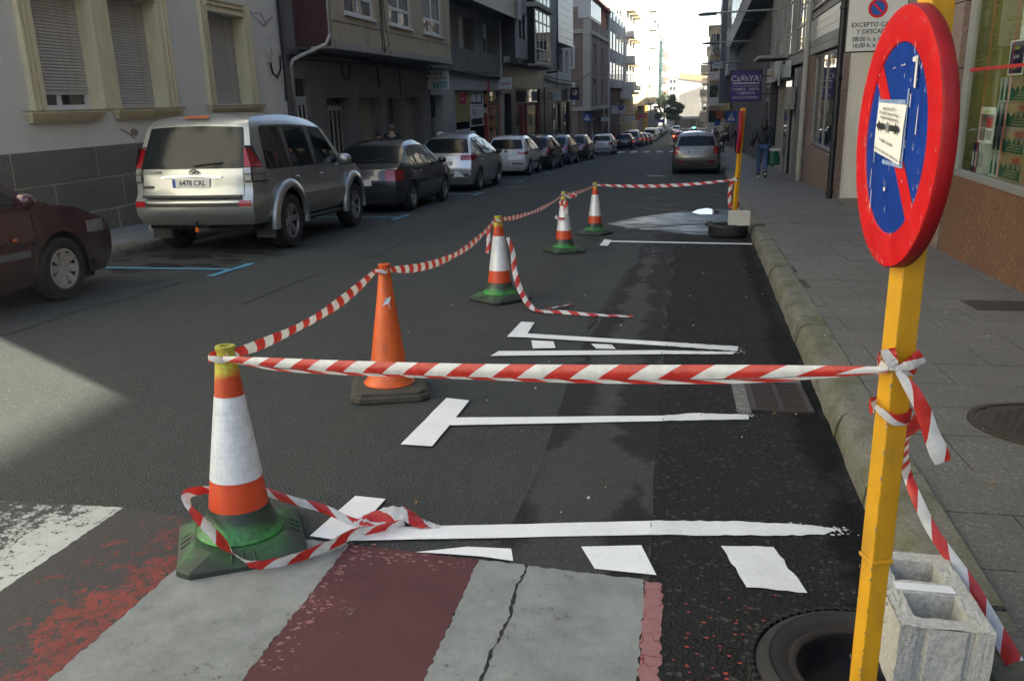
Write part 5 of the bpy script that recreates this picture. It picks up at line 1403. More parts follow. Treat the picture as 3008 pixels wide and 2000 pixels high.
CARS = [
 ('sedan', 'darkgrey', 18.35, -5.35, 'dark graphite liftback with large red tail lamps right in front of the off-road car', dict(tail=(.66, .86, .72, .34), rim=M['alloy'], antenna=True, rubmat=M['chrome'], spokes=5)),
 ('mpv', 'silver', 24.85, -5.36, 'silver people carrier with roof rails and wide red tail lamps', dict(rails=True, antenna=True, tail=(.86, 1.0, .62, .4), rub=False, mirror=M['black_pl'])),
 ('hatch', 'white', 33.6, -5.40, 'white small hatchback with slanted red tail lamps ahead of the silver people carrier', dict(tail=(.80, .9, .62, .34), mirror=M['black_pl'], plate=.5, number='B 4 LR')),
 ('hatch', 'black', 38.9, -5.22, 'black hatchback with square red tail lamps ahead of the white small hatchback', dict(tail=(.72, .92, .8, .16))),
 ('hatch', 'blue', 44.7, -5.1, 'dark hatchback with a pale bright roof between two black hatchbacks', dict(tail=(.78, .94, .7, .26))),
 ('hatch', 'black', 51.3, -4.85, 'black hatchback with pinkish lit tail lamp just before the white hatchback', dict(tail=(.76, .9, .64, .3))),
 ('hatch', 'white', 64.6, -4.33, 'white hatchback with round red tail lamps standing just before the zebra crossing', dict(tail=(.74, .92, .68, .26), number='5187 GBM')),
 ('hatch', 'black', 83.9, -3.86, 'black hatchback just past the zebra crossing', dict(number='3604 FKD')),
 ('suv', 'silver', 96, -3.6, 'tall pale off-road car with a spare wheel on its back door, past the zebra crossing', dict()),
 ('hatch', 'red', 103, -3.45, 'small red hatchback between two tall dark cars', dict()),
 ('mpv', 'darkgrey', 109.5, -3.2, 'dark tall people carrier beyond the small red hatchback', dict()),
 ('hatch', 'blue', 118, -2.95, 'blue hatchback in front of the white van', dict()),
 ('van', 'white', 131, -2.6, 'white delivery van in the parked row', dict()),
 ('hatch', 'silver', 142, -2.3, 'silver hatchback beyond the white van', dict()),
 ('sedan', 'black', 152, -2.0, 'black car second beyond the white van', dict()),
 ('hatch', 'silver', 160, -1.85, 'pale car third beyond the white van', dict()),
 ('mpv', 'green', 168, -1.7, 'dark green car fourth beyond the white van', dict()),
 ('hatch', 'white', 178, -1.45, 'white car at the far end of the parked row', dict()),
]
for i, (shp, pnt, yc, xrt, lab, op) in enumerate(CARS):
    res = car(shp, pnt, yc, xright=xrt, label=lab, detail=1 if yc < 90 else 0, opts=op)
    r, K = res[0], res[-1]
    if i == 0:
        text('tailgate_script', 'Xsara', .06, M['chrome'], r, Matrix.Translation((.1, -2.155, .84)) @ FACE_CAM)
    if i == 1:
        g = MB(); pr = res[2]; yy = pr(.93, .0)[1] - .01
        g.box(-.045, .045, yy - .006, yy, .885, .975); bd = obj('square_badge', g, M['chrome'], r, bevel=.01, **K)
        text('badge_letter', 'S', .085, M['ink'], bd, Matrix.Translation((0, yy - .008, .93)) @ FACE_CAM)
        g = MB(); g.face([(.3, -2.262, .42), (.62, -2.24, .42), (.42, -2.26, .58), (.33, -2.262, .58)]); obj('paper_flyer', g, M['paper'], r, **K)
    if i == 2:
        g = MB(); yy = res[2](.93, .0)[1] - .01
        g.box(-.05, .04, yy - .006, yy, .88, .96); bd = obj('square_badge', g, M['ink'], r, **K)
    if shp == 'suv':
        g = MB(); g.lathe([(0, -.0), (.28, .0), (.34, -.03), (.34, -.18), (.28, -.2)], (.3, -2.28, .98), 28, 'y'); obj('spare_wheel', g, M['tyre_car'], r, smooth=50, **K)
# estate car on the right and traffic ahead
res = car('wagon', 'taupe', 34.1, xc=.86, label='grey-beige estate car at the right kerb beyond the taped bays', group='cars on the right side and in the lane',
    opts=dict(number='1837 HWJ', tail=(.74, 1.0, .80, .26), rails=True, railmat=PAINT['white'], antenna=True, mirror=PAINT['taupe'], plate=.80, bumper=M['black_pl']), rz=-.03)
r, K = res[0], res[-1]
g = MB(); yy = res[2](.93, 0)[1] - .014
g.lathe([(0, 0), (.042, 0), (.046, .008)], (0, yy, .955), 20, 'y'); obj('round_badge', g, M['chrome'], r, smooth=60, **K)
for s in (-1, 1):
    g = MB(); g.grid(lambda Z, b: res[2](Z, s*b, .018), [.40, .45], np.linspace(.56, .86, 4)); obj('bumper_reflector', g, M['lamp_red'], r, **K)
g = MB(); g.grid(lambda Z, b: res[2](Z, b, .015), [.41, .46], np.linspace(-.55, .55, 7)); obj('silver_bumper_strip', g, M['chrome'], r, **K)
M['brake_glow'] = plain('lit brake lamp', (0.5, 0.02, 0.01), .3, emit=(1.0, .05, .02), es=4)
M['green_glow'] = plain('lit green sign', (0.02, .5, .3), .3, emit=(.05, 1.0, .55), es=3)
car('wagon', 'black', 47, xc=1.45, label='black estate car right in front of the grey-beige estate car', group='cars on the right side and in the lane', detail=0, opts=dict(rails=True), rz=-.03)
rr_ = car('hatch', 'red', 128, xc=.7, label='red car in the lane with its brake lamps lit', group='cars on the right side and in the lane', detail=0, name='moving_car', rz=-.03)
for s in (-1, 1):
    g = MB(); g.box(s*.75 - .1, s*.75 + .1, -2.03, -2.0, .75, .92); obj('brake_lamp', g, M['brake_glow'], rr_[0], world=False)
rr_ = car('sedan', 'white', 150, xc=3.2, label='white taxi with a green roof light coming up the street', group='cars on the right side and in the lane', detail=0, name='taxi', facing=-1, rz=-.03)
g = MB(); g.box(-.15, .15, -.1, .1, 1.46, 1.6); obj('roof_light', g, M['green_glow'], rr_[0], world=False)
car('mpv', 'silver', 165, xc=0.3, label='pale people carrier driving far down the lane', group='cars on the right side and in the lane', detail=0, name='moving_car', rz=-.03)

# ------------------------------------------------------------------ buildings
M['cream'] = plain('pale cream plaster', (0.60, 0.60, 0.54), 0.85, var=0.06, vscale=1.2, grime=0.22, grimecol=(0.4, 0.4, 0.33), bmp=0.3, bscale=160)
M['yellowtrim'] = plain('yellow cream painted surround', (0.60, 0.54, 0.34), 0.75, var=0.08, vscale=2, grime=0.35, grimecol=(0.2, 0.17, 0.1), bmp=0.1)
M['sillmoss'] = plain('mossy sill top', (0.30, 0.27, 0.17), 0.85, var=0.3, vscale=6, grime=0.8, grimecol=(0.05, 0.06, 0.03), bmp=0.4)
M['shutter'] = plain('grey roller shutter', (0.38, 0.37, 0.33), 0.6, var=0.08, vscale=2, grime=0.4, grimecol=(0.12, 0.11, 0.1))
M['plinth'] = speckle('weathered granite stone', (0.17, 0.155, 0.125), (0.1, 0.09, 0.075), (0.27, 0.25, 0.2), 90, 0.85, 0.5, 0.5)
M['joint'] = plain('pale mortar joint', (0.36, 0.34, 0.28), 0.9, var=0.15, vscale=10)
M['ochre_wall'] = plain('stained ochre beige render', (0.42, 0.36, 0.25), 0.85, var=0.08, vscale=1.2, grime=0.5, grimecol=(0.16, 0.12, 0.06), stretch=(2, 2, .3), bmp=0.2)
M['pale_band'] = plain('dirty pale concrete band', (0.33, 0.31, 0.27), 0.85, var=0.1, vscale=2, grime=0.7, grimecol=(0.08, 0.07, 0.06))
M['soffit'] = plain('grey painted soffit', (0.15, 0.15, 0.145), 0.85, var=0.15, vscale=1)
M['grey_wall'] = speckle('grey granite panel wall', (0.15, 0.14, 0.13), (0.11, 0.105, 0.1), (0.21, 0.2, 0.18), 60, 0.8, 0.4, 0.1)
M['grey_render'] = plain('grey cement render', (0.17, 0.17, 0.155), 0.9, var=0.1, vscale=1.5, grime=0.5, bmp=0.2)
M['darkred_metal'] = plain('dark red corrugated sheet', (0.06, 0.014, 0.014), 0.55, var=0.15, vscale=2)
M['white_frame'] = plain('white window frame', (0.6, 0.6, 0.57), 0.45, var=0.05)
M['grey_frame'] = plain('aluminium frame', (0.34, 0.34, 0.33), 0.4, 0.5, .08)
M['win'] = glassy('window glass', (0.02, 0.024, 0.026), 0.015, 0.04)
M['brown_door'] = plain('brown wooden door', (0.07, 0.03, 0.014), 0.6, var=0.2, vscale=4)
M['beige_panel'] = plain('beige boarded opening', (0.22, 0.2, 0.15), 0.8, var=0.15, vscale=2, grime=.3)
M['dark_tile'] = plain('dark glazed facade tile', (0.028, 0.024, 0.022), 0.35, var=0.3, vscale=3)
M['white_tile'] = plain('pale blue white facade tile', (0.42, 0.45, 0.46), 0.3, var=0.06, vscale=2)
M['tile_gap'] = plain('tile joint', (0.14, 0.14, 0.14), 0.9)
M['black_shop'] = plain('black shopfront', (0.012, 0.012, 0.013), 0.4, var=0.2)
M['red_frame'] = plain('red painted post', (0.22, 0.012, 0.014), 0.5)
M['peach'] = speckle('pinkish brown pebble render', (0.30, 0.225, 0.18), (0.24, 0.17, 0.13), (0.38, 0.3, 0.25), 40, 0.9, 0.2)
M['peach_trim'] = plain('cream trim band', (0.46, 0.43, 0.36), 0.8, var=0.06, grime=.2)
M['greyb'] = plain('cool grey render', (0.3, 0.3, 0.29), 0.85, var=0.1, vscale=.6, grime=.3)
M['whiteb'] = plain('white render', (0.6, 0.58, 0.53), 0.85, var=0.06, vscale=.6, grime=.15)
M['creamb'] = plain('warm cream render', (0.5, 0.42, 0.28), 0.85, var=0.08, vscale=.6, grime=.2)
M['yellowb'] = plain('yellow ochre render', (0.46, 0.28, 0.08), 0.85, var=0.08, vscale=.6, grime=.2)
M['greenb'] = plain('green glazed balcony', (0.02, 0.05, 0.05), 0.4, var=0.2)
M['brownb'] = plain('brown rendered ground floor', (0.19, 0.135, 0.10), 0.85, var=0.1, vscale=.8)
M['orange_roof'] = plain('orange roof tile', (0.42, 0.14, 0.06), 0.8, var=0.2, vscale=3)
M['pipe_w'] = plain('pale downpipe', (0.4, 0.38, 0.33), 0.55, var=0.1, vscale=3, grime=.5)
M['pipe_b'] = plain('black downpipe', (0.015, 0.015, 0.017), 0.45)
M['pipe_blue'] = plain('blue grey downpipe', (0.05, 0.08, 0.11), 0.5)
M['cable'] = plain('black cable', (0.01, 0.01, 0.01), 0.7)
M['brown_granite'] = speckle('polished brown granite', (0.22, 0.105, 0.05), (0.1, 0.05, 0.028), (0.34, 0.2, 0.12), 70, 0.35, 0.3, 0.02)
M['pink_granite'] = speckle('pink granite cladding', (0.27, 0.19, 0.155), (0.17, 0.12, 0.1), (0.4, 0.31, 0.26), 70, 0.55, 0.3, 0.05)
M['shop_glass'] = clearglass('shop window glass')
M['interior'] = plain('olive yellow shop interior', (0.26, 0.23, 0.07), 0.9, var=0.1)
M['carton'] = plain('brown cardboard', (0.34, 0.24, 0.13), 0.8, var=0.06)
M['carton_g'] = plain('dark green carton print', (0.015, 0.09, 0.045), 0.6)
M['red_line'] = plain('red adhesive line', (0.42, 0.02, 0.02), 0.5)
M['navy'] = plain('navy poster', (0.012, 0.015, 0.06), 0.5)
M['lime'] = plain('yellow lettering', (0.55, 0.5, 0.02), 0.5)
M['purple'] = plain('purple sign face', (0.05, 0.018, 0.18), 0.4)
M['magenta'] = plain('magenta sign', (0.3, 0.01, 0.07), 0.45)
M['sign_white'] = plain('white sign face', (0.5, 0.52, 0.5), 0.5, var=.05, grime=.2)
M['teal'] = plain('teal lettering', (0.02, 0.28, 0.24), 0.5)
M['sign_blue'] = plain('blue road sign', (0.01, 0.06, 0.28), 0.4)
M['orange_sign'] = plain('orange sign', (0.5, 0.13, 0.02), 0.5)
M['green_cross'] = plain('lit green pharmacy cross', (0.02, 0.6, 0.12), .4, emit=(.03, 1.0, .2), es=1.6)

def BT(side):
    if side == 'L': return lambda o, y, z: (LF(y) + o, y, z)
    return lambda o, y, z: (RF(y) - o, y, z)
def building(side, y0, y1, label, zt, m, depth=11.0, name='building', z0=None, o=-0.5):
    base = BT(side)(0, y0, 0)
    r = empty(name, (base[0], y0, gz(y0)), label=label, cat='building')
    g = MB(BT(side)); g.box(-depth, o, y0 + .03, y1 - .03, gz(y1) - .5 if z0 is None else z0, zt)
    obj('wall', g, m, r)
    return r
def facade(r, side, y0, y1, z0, z1, o, holes, m, depth=0.3, name='facade'):
    g = MB(BT(side))
    ys = sorted(set([y0, y1] + [max(y0, min(y1, v)) for h in holes for v in h[:2]]))
    zs = sorted(set([z0, z1] + [max(z0, min(z1, v)) for h in holes for v in h[2:4]]))
    for a, b in zip(ys[:-1], ys[1:]):
        for c_, d in zip(zs[:-1], zs[1:]):
            ym, zm = (a+b)/2, (c_+d)/2
            if any(h[0] < ym < h[1] and h[2] < zm < h[3] for h in holes): continue
            g.face([(o, a, c_), (o, b, c_), (o, b, d), (o, a, d)])
    for h in holes:
        ya, yb, za, zb = max(y0, h[0]), min(y1, h[1]), max(z0, h[2]), min(z1, h[3])
        for p, q in (((ya,za),(yb,za)),((yb,za),(yb,zb)),((yb,zb),(ya,zb)),((ya,zb),(ya,za))):
            g.face([(o, *p), (o, *q), (o - depth, *q), (o - depth, *p)])
    # returns at the ends and top
    g.face([(o, y0, z0), (o, y0, z1), (o - .52, y0, z1), (o - .52, y0, z0)])
    g.face([(o, y1, z0), (o, y1, z1), (o - .52, y1, z1), (o - .52, y1, z0)])
    g.face([(o, y0, z1), (o, y1, z1), (o - .52, y1, z1), (o - .52, y0, z1)])
    return obj(name, g, m, r)
def window(r, side, y0, y1, z0, z1, o, cols=2, rail=None, fm='white_frame', gm='win', t_=.05, sill=None, blind=None, name='window'):
    """frame with its panes; o is the plane of the frame's back"""
    T = BT(side)
    g = MB(T)
    g.box(o, o+.05, y0, y0+t_, z0, z1); g.box(o, o+.05, y1-t_, y1, z0, z1)
    g.box(o, o+.05, y0+t_, y1-t_, z0, z0+t_); g.box(o, o+.05, y0+t_, y1-t_, z1-t_, z1)
    for k in range(1, cols):
        yc = y0 + (y1-y0)*k/cols; g.box(o+.002, o+.048, yc-t_*.6, yc+t_*.6, z0+t_, z1-t_)
    if rail: g.box(o+.001, o+.055, y0+t_, y1-t_, rail-t_*.6, rail+t_*.6)
    f = obj(name, g, M[fm], r)
    zb = z1 - t_ if blind is None else z1 - t_
    zz = [z0+t_] + ([rail-t_*.6, rail+t_*.6] if rail else []) + [z1-t_]
    for k in range(cols):
        ya = y0 + (y1-y0)*k/cols + t_*.6; yb = y0 + (y1-y0)*(k+1)/cols - t_*.6
        for q in range(0, len(zz), 2):
            g = MB(T); g.box(o+.012, o+.022, ya, yb, zz[q], zz[q+1]); obj('pane', g, M[gm], f)
    if blind:
        g = MB(T); g.box(o+.024, o+.04, y0+t_, y1-t_, blind, z1-t_); obj('blind', g, M['sign_white'], f)
    if sill:
        g = MB(T); g.box(o, o+sill, y0-.06, y1+.06, z0-.07, z0-.003); obj('sill', g, M['pale_band'], f)
    return f

# --- B1 cream plastered house
b = building('L', -14, 19.15, 'cream plastered house with yellow window surrounds on a granite stone base', 13.5, M['cream'])
WIN = [(11.11, 12.44, 1.52, 3.30, 1.74), (12.86, 14.20, 1.52, 3.30, 1.53), (15.88, 17.36, 1.55, 3.30, 1.56)]
UP = [(y_, y_+1.35, z_, z_+1.9) for z_ in (5.6, 9.2) for y_ in (-11, -7.5, -4, -.5, 3, 6.5, 11.1, 12.86, 15.9)]
LOWX = [(y_, y_+1.35, 1.52, 3.30) for y_ in (-11, -7.5, -4, -.5, 3.0, 6.8)]
facade(b, 'L', -14, 19.12, .952, 13.5, 0.0, [w[:4] for w in WIN] + UP + LOWX, M['cream'], .26)
for h in UP + LOWX: window(b, 'L', h[0], h[1], h[2], h[3], -.25, 2)
T = BT('L')
slat = None
for wi, (ya, yb, za, zb, zs_) in enumerate(WIN):
    w = window(b, 'L', ya, yb, za, zb, -.31, 2, t_=.07)
    z = zs_
    g = MB(T); g.box(-.2495, -.238, ya + .002, yb - .002, z, z + .06); obj('shutter_rail', g, M['shutter'], w)
    z += .062
    if slat is None:
        pass
    gs = MB(); gs.grid(lambda u, v: (.004 + .010*math.sin(PI*v), u, .044*v), [0, yb - ya - .01], [0, .2, .5, .8, 1]); sm_ = gs.mesh('slat', 60); sm_.materials.append(M['shutter'])
    while z < zb - .03:
        o = obj('slat', sm_, None, w, world=True); o.location = Vector((LF(ya) - .25, ya + .005, z)); z += .0465
    g = MB(T); g.box(-.256, -.2505, ya, yb, zs_, zb); obj('shutter_backing', g, M['tile_gap'], w)
    if wi == 0:
        g = MB(T); g.box(-.249, -.244, yb - .07, yb - .0, za, zs_); obj('jamb_strip', g, M['white_frame'], w)
def surround(y0, y1, oy0, oy1, z0, z1, tp=.24):
    for (dw, oo) in ((0, .035), (.05, .055), (.11, .075), (.17, .05)):
        pass
    for nm, a0, a1, sgn in (('left', y0, oy0, -1), ('right', y1, oy1, 1)):
        if a1 is None: continue
        w_ = abs(a1 - a0)
        g = MB(T)
        for k, (f0, f1, oo) in enumerate(((0, .3, .05), (.3, .52, .03), (.52, .72, .065), (.72, .86, .045), (.86, 1.0, .08))):
            p, q = a0 + sgn*w_*f0, a0 + sgn*w_*f1
            g.box(.001, oo, min(p, q), max(p, q), z0, z1 + (tp*f1))
        obj('surround', g, M['yellowtrim'], b)
    g = MB(T)
    for k, (f0, f1, oo) in enumerate(((0, .3, .05), (.3, .52, .03), (.52, .72, .065), (.72, .86, .045), (.86, 1.0, .08))):
        g.box(.001, oo - .001, y0, y1, z1 + tp*f0, z1 + tp*f1)
    obj('surround', g, M['yellowtrim'], b)
surround(11.11, 12.44, 10.82, None, 1.515, 3.30)
surround(12.86, 14.20, None, 14.47, 1.515, 3.30)
surround(15.88, 17.36, 15.60, 17.58, 1.53, 3.30)
g = MB(T); g.box(.001, .03, 12.442, 12.858, 1.515, 3.54); obj('pilaster', g, M['yellowtrim'], b)
for (a, c_) in ((10.66, 12.33), (12.60, 14.55), (15.50, 17.75)):      # moulded sills
    g = MB(T)
    z_ = 1.515 if a < 15 else 1.53
    g.box(.002, .15, a, c_, z_ - .045, z_ - .001); g.box(.002, .125, a + .03, c_ - .03, z_ - .085, z_ - .046)
    g.box(.002, .095, a + .06, c_ - .06, z_ - .125, z_ - .086); g.box(.002, .065, a + .08, c_ - .08, z_ - .165, z_ - .126)
    s_ = obj('sill', g, M['yellowtrim'], b)
    g = MB(T); g.box(.0, .153, a - .003, c_ + .003, z_ - .022, z_ + .003); obj('sill_top', g, M['sillmoss'], s_)
for (ya, yb, za, zb) in [(w[0], w[1], w[2], w[3]) for w in WIN]:        # yellow painted reveals
    g = MB(T); g.box(-.24, -.001, yb - .004, yb - .001, za, zb); obj('reveal', g, M['yellowtrim'], b)
    g = MB(T); g.box(-.24, -.001, ya + .001, ya + .004, za, zb); obj('reveal', g, M['yellowtrim'], b)
# granite base, course by course
g = MB(T); g.box(-.5, .015, -14, 19.12, -1.6, .9505); obj('base_core', g, M['joint'], b)
rows = [(.462, .95, 1.79, 10.245), (-.04, .452, 1.6, 11.0), (-.55, -.05, .92, 11.45), (-1.2, -.56, 1.6, 10.9)]
for (za, zb, wL, ph) in rows:
    y_ = ph - wL * math.ceil((ph + 13) / wL) if za > -.5 else ph - wL * math.ceil((ph - 4) / wL)
    while y_ < 19.1:
        if zb > gz(y_ + wL) and y_ + wL > 3:
            g = MB(T); d = RNG.uniform(-.004, .006)
            g.box(-.03, .022 + d, y_ + .014, min(19.11, y_ + wL - .014), za + .014, zb)
            obj('stone', g, M['plinth'], b, bevel=.006)
        y_ += wL
g = MB(T); g.box(-.02, .012, -14, 2.9, -1.0, .9); obj('base_wall', g, M['plinth'], b)
M['scar'] = plain('exposed patch in plaster', (0.25, 0.2, 0.16), .9)
g = MB(T); g.prism([(.0025, 13.02), (.0035, 13.25), (.0035, 13.3)], 1.1, 1.1)
g = MB(T); pts = [(13.12+.11*math.cos(a)*RNG.uniform(.7,1.2), 1.13+.075*math.sin(a)*RNG.uniform(.7,1.2)) for a in np.linspace(0, 2*PI, 11)[:-1]]
g.face([(.003, y_, z_) for y_, z_ in pts]); obj('plaster_scar', g, M['scar'], b)
g = MB(T); g.tube([(.012, 12.75, 1.19), (.012, 12.9, 1.15), (.012, 13.1, 1.03)], .005, 5); g.tube([(.02, 17.62, 3.52), (.02, 17.9, 3.34), (.02, 18.3, 3.2), (.02, 18.5, 3.32), (.02, 18.75, 3.42)], .006, 5); g.tube([(.02, 17.9, 3.42), (.03, 18.15, 3.45), (.03, 18.35, 3.25)], .006, 5); obj('loose_wire', g, M['cable'], b)
g = MB(T); g.box(.0, .09, 18.3, 18.42, 2.55, 2.75); g.box(0, .07, 18.31, 18.41, 2.42, 2.545); obj('junction_box', g, M['pipe_w'], b, bevel=.01)
g = MB(T); g.tube([(.05, 18.36, 2.42), (.06, 18.4, 2.2), (.07, 18.6, 2.12), (.07, 18.8, 2.3), (.06, 18.85, 2.6)], .025, 6); g.tube([(.05, 19.0, 1.6), (.06, 18.98, 3.0), (.05, 19.02, 6)], .03, 6); obj('cable_loop', g, M['cable'], b)

# --- B2 ochre block with jutting upper floors
b = building('L', 19.2, 31.3, 'ochre beige flats jutting over a grey ground floor with boarded openings', 16, M['grey_render'])
H2 = [(19.62, 20.45, -1.1, 2.12), (21.53, 23.2, -1.1, 1.67), (23.86, 25.77, -1.1, 1.66), (26.36, 27.73, -1.1, 1.64), (28.14, 30.05, -1.1, 1.66)]
facade(b, 'L', 19.22, 31.28, -1.4, 2.78, 0, H2, M['grey_wall'], .35)
for k, zz in enumerate((1.9, 2.35)):
    g = MB(T); g.box(.001, .004, 20.6, 31.2, zz, zz + .008); obj('panel_joint', g, M['tile_gap'], b)
for yy in (20.55, 21.4, 23.35, 23.8, 26.0, 27.9, 30.2):
    g = MB(T); g.box(.001, .005, yy, yy+.01, -1.2, 2.3); obj('panel_joint', g, M['tile_gap'], b)
def door(r, y0, y1, z0, z1, o, m, strips=0, side='L', handle=True):
    TT = BT(side)
    g = MB(TT); g.box(o-.05, o, y0, y1, z0, z1); d = obj('door', g, m, r)
    if strips:
        w_ = (y1 - y0)/(strips*2+1)
        for k in range(strips):
            g = MB(TT); g.box(o, o+.008, y0 + w_*(2*k+1), y0 + w_*(2*k+2), z0+.25, z1-.12); obj('glass_strip', g, M['win'], d)
    if handle:
        g = MB(TT); g.box(o+.01, o+.05, y1-.1, y1-.06, z0+.95, z0+1.1); obj('handle', g, M['grey_frame'], d)
    return d
door(b, 19.62, 20.45, -1.0, 1.62, -.12, M['sign_white'], 3)
g = MB(T); g.box(-.2, -.16, 19.62, 20.45, 1.70, 2.12); obj('transom', g, M['win'], b)
g = MB(T); g.box(-.14, -.1, 19.62, 20.45, 1.62, 1.70); obj('transom_bar', g, M['sign_white'], b)
door(b, 21.53, 23.2, -1.1, 1.45, -.3, M['pale_band'], 5)
for h, mm in ((H2[2], 'beige_panel'), (H2[3], 'brown_door'), (H2[4], 'beige_panel')):
    door(b, h[0], h[1], h[2], h[3], -.3, M[mm], 0, handle=False)
facade(b, 'L', 19.9, 31.2, 2.78, 16, .9, [(20.9, 23.07, 3.66, 5.05), (24.32, 26.5, 3.66, 5.05), (27.8, 30.08, 3.66, 5.05)] + [(a, a+2.2, z_, z_+1.5) for a in (20.9, 24.3, 27.8) for z_ in (6.6, 9.6, 12.6)], M['ochre_wall'], .2, name='upper_facade')
for (ya, yb) in ((20.9, 23.07), (24.32, 26.5), (27.8, 30.08)):
    window(b, 'L', ya, yb, 3.66, 5.05, .80, 2, rail=4.12, t_=.075, blind=None)
    g = MB(T); g.box(.901, .96, ya-.05, yb+.05, 3.60, 3.655); obj('sill', g, M['white_frame'], b)
    for z_ in (6.6, 9.6, 12.6): window(b, 'L', ya, yb, z_, z_+1.5, .72, 2, blind=z_+.8)
g = MB(T); g.box(-.4, .66, 19.93, 31.17, 2.83, 15.9); g.box(-.4, .898, 19.93, 31.17, 2.79, 2.82); obj('jetty_core', g, M['soffit'], b)
g = MB(T); g.box(.902, .93, 19.9, 31.2, 2.79, 2.96); obj('base_band', g, M['pale_band'], b)
g = MB(T); g.box(.902, .912, 19.9, 31.2, 3.42, 3.435); obj('render_joint', g, M['tile_gap'], b)
for k in range(16):
    g = MB(T); g.box(.04 + k*.052, .06 + k*.052, 19.865, 19.899, 2.86, 15.9); obj('corrugation', g, M['darkred_metal'], b)
g = MB(T); g.box(.0, .9, 19.88, 19.897, 2.84, 15.95); obj('sheet', g, M['darkred_metal'], b)
g = MB(T); g.tube([(.93, 19.82, 16), (.93, 19.82, 3.1), (.85, 19.7, 2.86), (.3, 19.5, 2.62), (.1, 19.42, 2.52), (.07, 19.4, 2.4), (.07, 19.4, -1.0)], .045, 10); obj('downpipe', g, M['pipe_w'], b, smooth=60)
g = MB(T); g.tube([(.05, 19.3, 2.62), (.06, 22, 2.72), (.08, 25, 2.66), (.07, 28, 2.64), (.08, 31.1, 2.60)], .04, 6); g.tube([(.06, 19.3, 2.55), (.05, 24, 2.6), (.07, 31.1, 2.53)], .025, 6)
g.tube([(.93, 23.55, 6), (.95, 23.6, 4), (.95, 23.65, 2.85), (.6, 23.5, 2.72), (.1, 23, 2.7)], .02, 5); g.tube([(.93, 23.7, 6), (.96, 23.8, 3.5), (.95, 24.1, 3.1), (.94, 23.7, 2.9)], .012, 5); g.tube([(.94, 23.45, 6), (.95, 23.5, 2.9)], .014, 5)
g.tube([(.06, 25.4, 2.6), (.06, 25.5, 2.2), (.05, 25.6, 2.0)], .02, 5); g.tube([(.06, 27.6, 2.5), (.06, 27.6, 1.7)], .014, 5); g.tube([(.04, 22.6, 2.6), (.05, 22.7, 2.2), (.05, 23.1, 2.15), (.05, 23.2, 2.55)], .02, 5)
obj('cable', g, M['cable'], b)

# --- B3 set back grey building with tiled jetty, kitchen shop below
b = building('L', 31.35, 43.6, 'grey rendered house with two deep windows above a cluttered kitchen furniture shop', 16, M['grey_render'])
H3u = [(36.0, 38.5, 3.62, 4.95), (40.15, 42.8, 3.62, 4.95)]
facade(b, 'L', 31.37, 43.58, 2.72, 5.35, 0, H3u, M['grey_render'], .45)
for h in H3u:
    window(b, 'L', h[0], h[0]+1.25, h[2], h[3], -.22, 2, blind=4.3, sill=.2)
    g = MB(T); g.box(-.42, -.36, h[0]+1.26, h[1], h[2], h[3]); obj('recess_panel', g, M['soffit'], b)
H3 = [(31.35, 33.1, -1.6, 1.74), (35.0, 43.35, -1.2, 1.93)]
facade(b, 'L', 31.37, 43.58, -2.2, 2.715, .001, H3, M['greyb'], .4, name='shop_facade')
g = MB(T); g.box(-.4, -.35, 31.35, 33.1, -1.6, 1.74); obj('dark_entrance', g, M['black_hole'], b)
for k in range(7):
    g = MB(T); g.box(-.2, -.17, 31.5 + k*.22, 31.54 + k*.22, -1.5, .9); obj('railing_bar', g, M['pale_band'], b)
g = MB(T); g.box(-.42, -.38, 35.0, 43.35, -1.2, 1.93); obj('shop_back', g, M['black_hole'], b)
g = MB(T); g.box(-.2, -.15, 35.2, 37.9, .6, 1.9); obj('yellow_panel', g, M['interior'], b)
g = MB(T); g.box(-.2, -.15, 35.3, 37.85, -.85, .3); obj('pale_blind', g, M['white_tile'], b)
g = MB(T); g.box(-.22, -.14, 34.9, 35.25, -1.2, .55); obj('brown_post', g, M['brown_door'], b)
f = window(b, 'L', 37.95, 40.35, .35, 1.9, -.2, 1, rail=1.3)
for (ya, yb, za, zb) in ((38.15, 39.0, 1.42, 1.8), (39.25, 39.9, 1.42, 1.8), (38.0, 40.3, .7, 1.24)):
    g = MB(T); g.box(-.16, -.14, ya, yb, za, zb); p_ = obj('notice', g, M['sign_white'], f)
text('phone_digits', '91 8', .4, M['ink'], f, Matrix.Translation(Vector((LF(38.7) - .135, 38.6, .95)) - wloc(f)) @ FACE_ROAD)
g = MB(T); g.box(-.16, -.08, 40.4, 40.75, -1.2, .9); obj('red_post', g, M['red_frame'], b)
for zi in range(5):                          # shelving seen through the shop window
    g = MB(T); g.box(-.33, -.1, 40.9, 43.2, -1.0 + zi*.58, -.965 + zi*.58); obj('shelf', g, M['orange_sign'], b)
    for k in range(9):
        hgt = RNG.uniform(.2, .45); g = MB(T); ya = 40.95 + k*.25
        g.box(-.3, -.14, ya, ya + RNG.uniform(.12, .2), -.96 + zi*.58, -.96 + zi*.58 + hgt); obj('shelf_item', g, M[RNG.choice(['carton', 'sign_white', 'brown_door', 'orange_sign', 'pale_band'])], b)
window(b, 'L', 40.8, 43.3, -1.1, 1.92, -.08, 2, rail=1.2, gm='shop_glass', t_=.04, fm='orange_sign')
g = MB(T); g.box(.0, .9, 31.5, 44.9, 5.32, 16); obj('jetty_core', g, M['dark_tile'], b)
nt = 0
for k in range(26):
    for q in range(6):
        ya = 31.52 + k*.51; za = 5.36 + q*.34
        g = MB(T); g.box(.9, .915, ya, ya + .49, za, za + .32); obj('tile', g, M['white_tile'] if (k % 9) not in (4, 5) else M['pink_granite'], b)
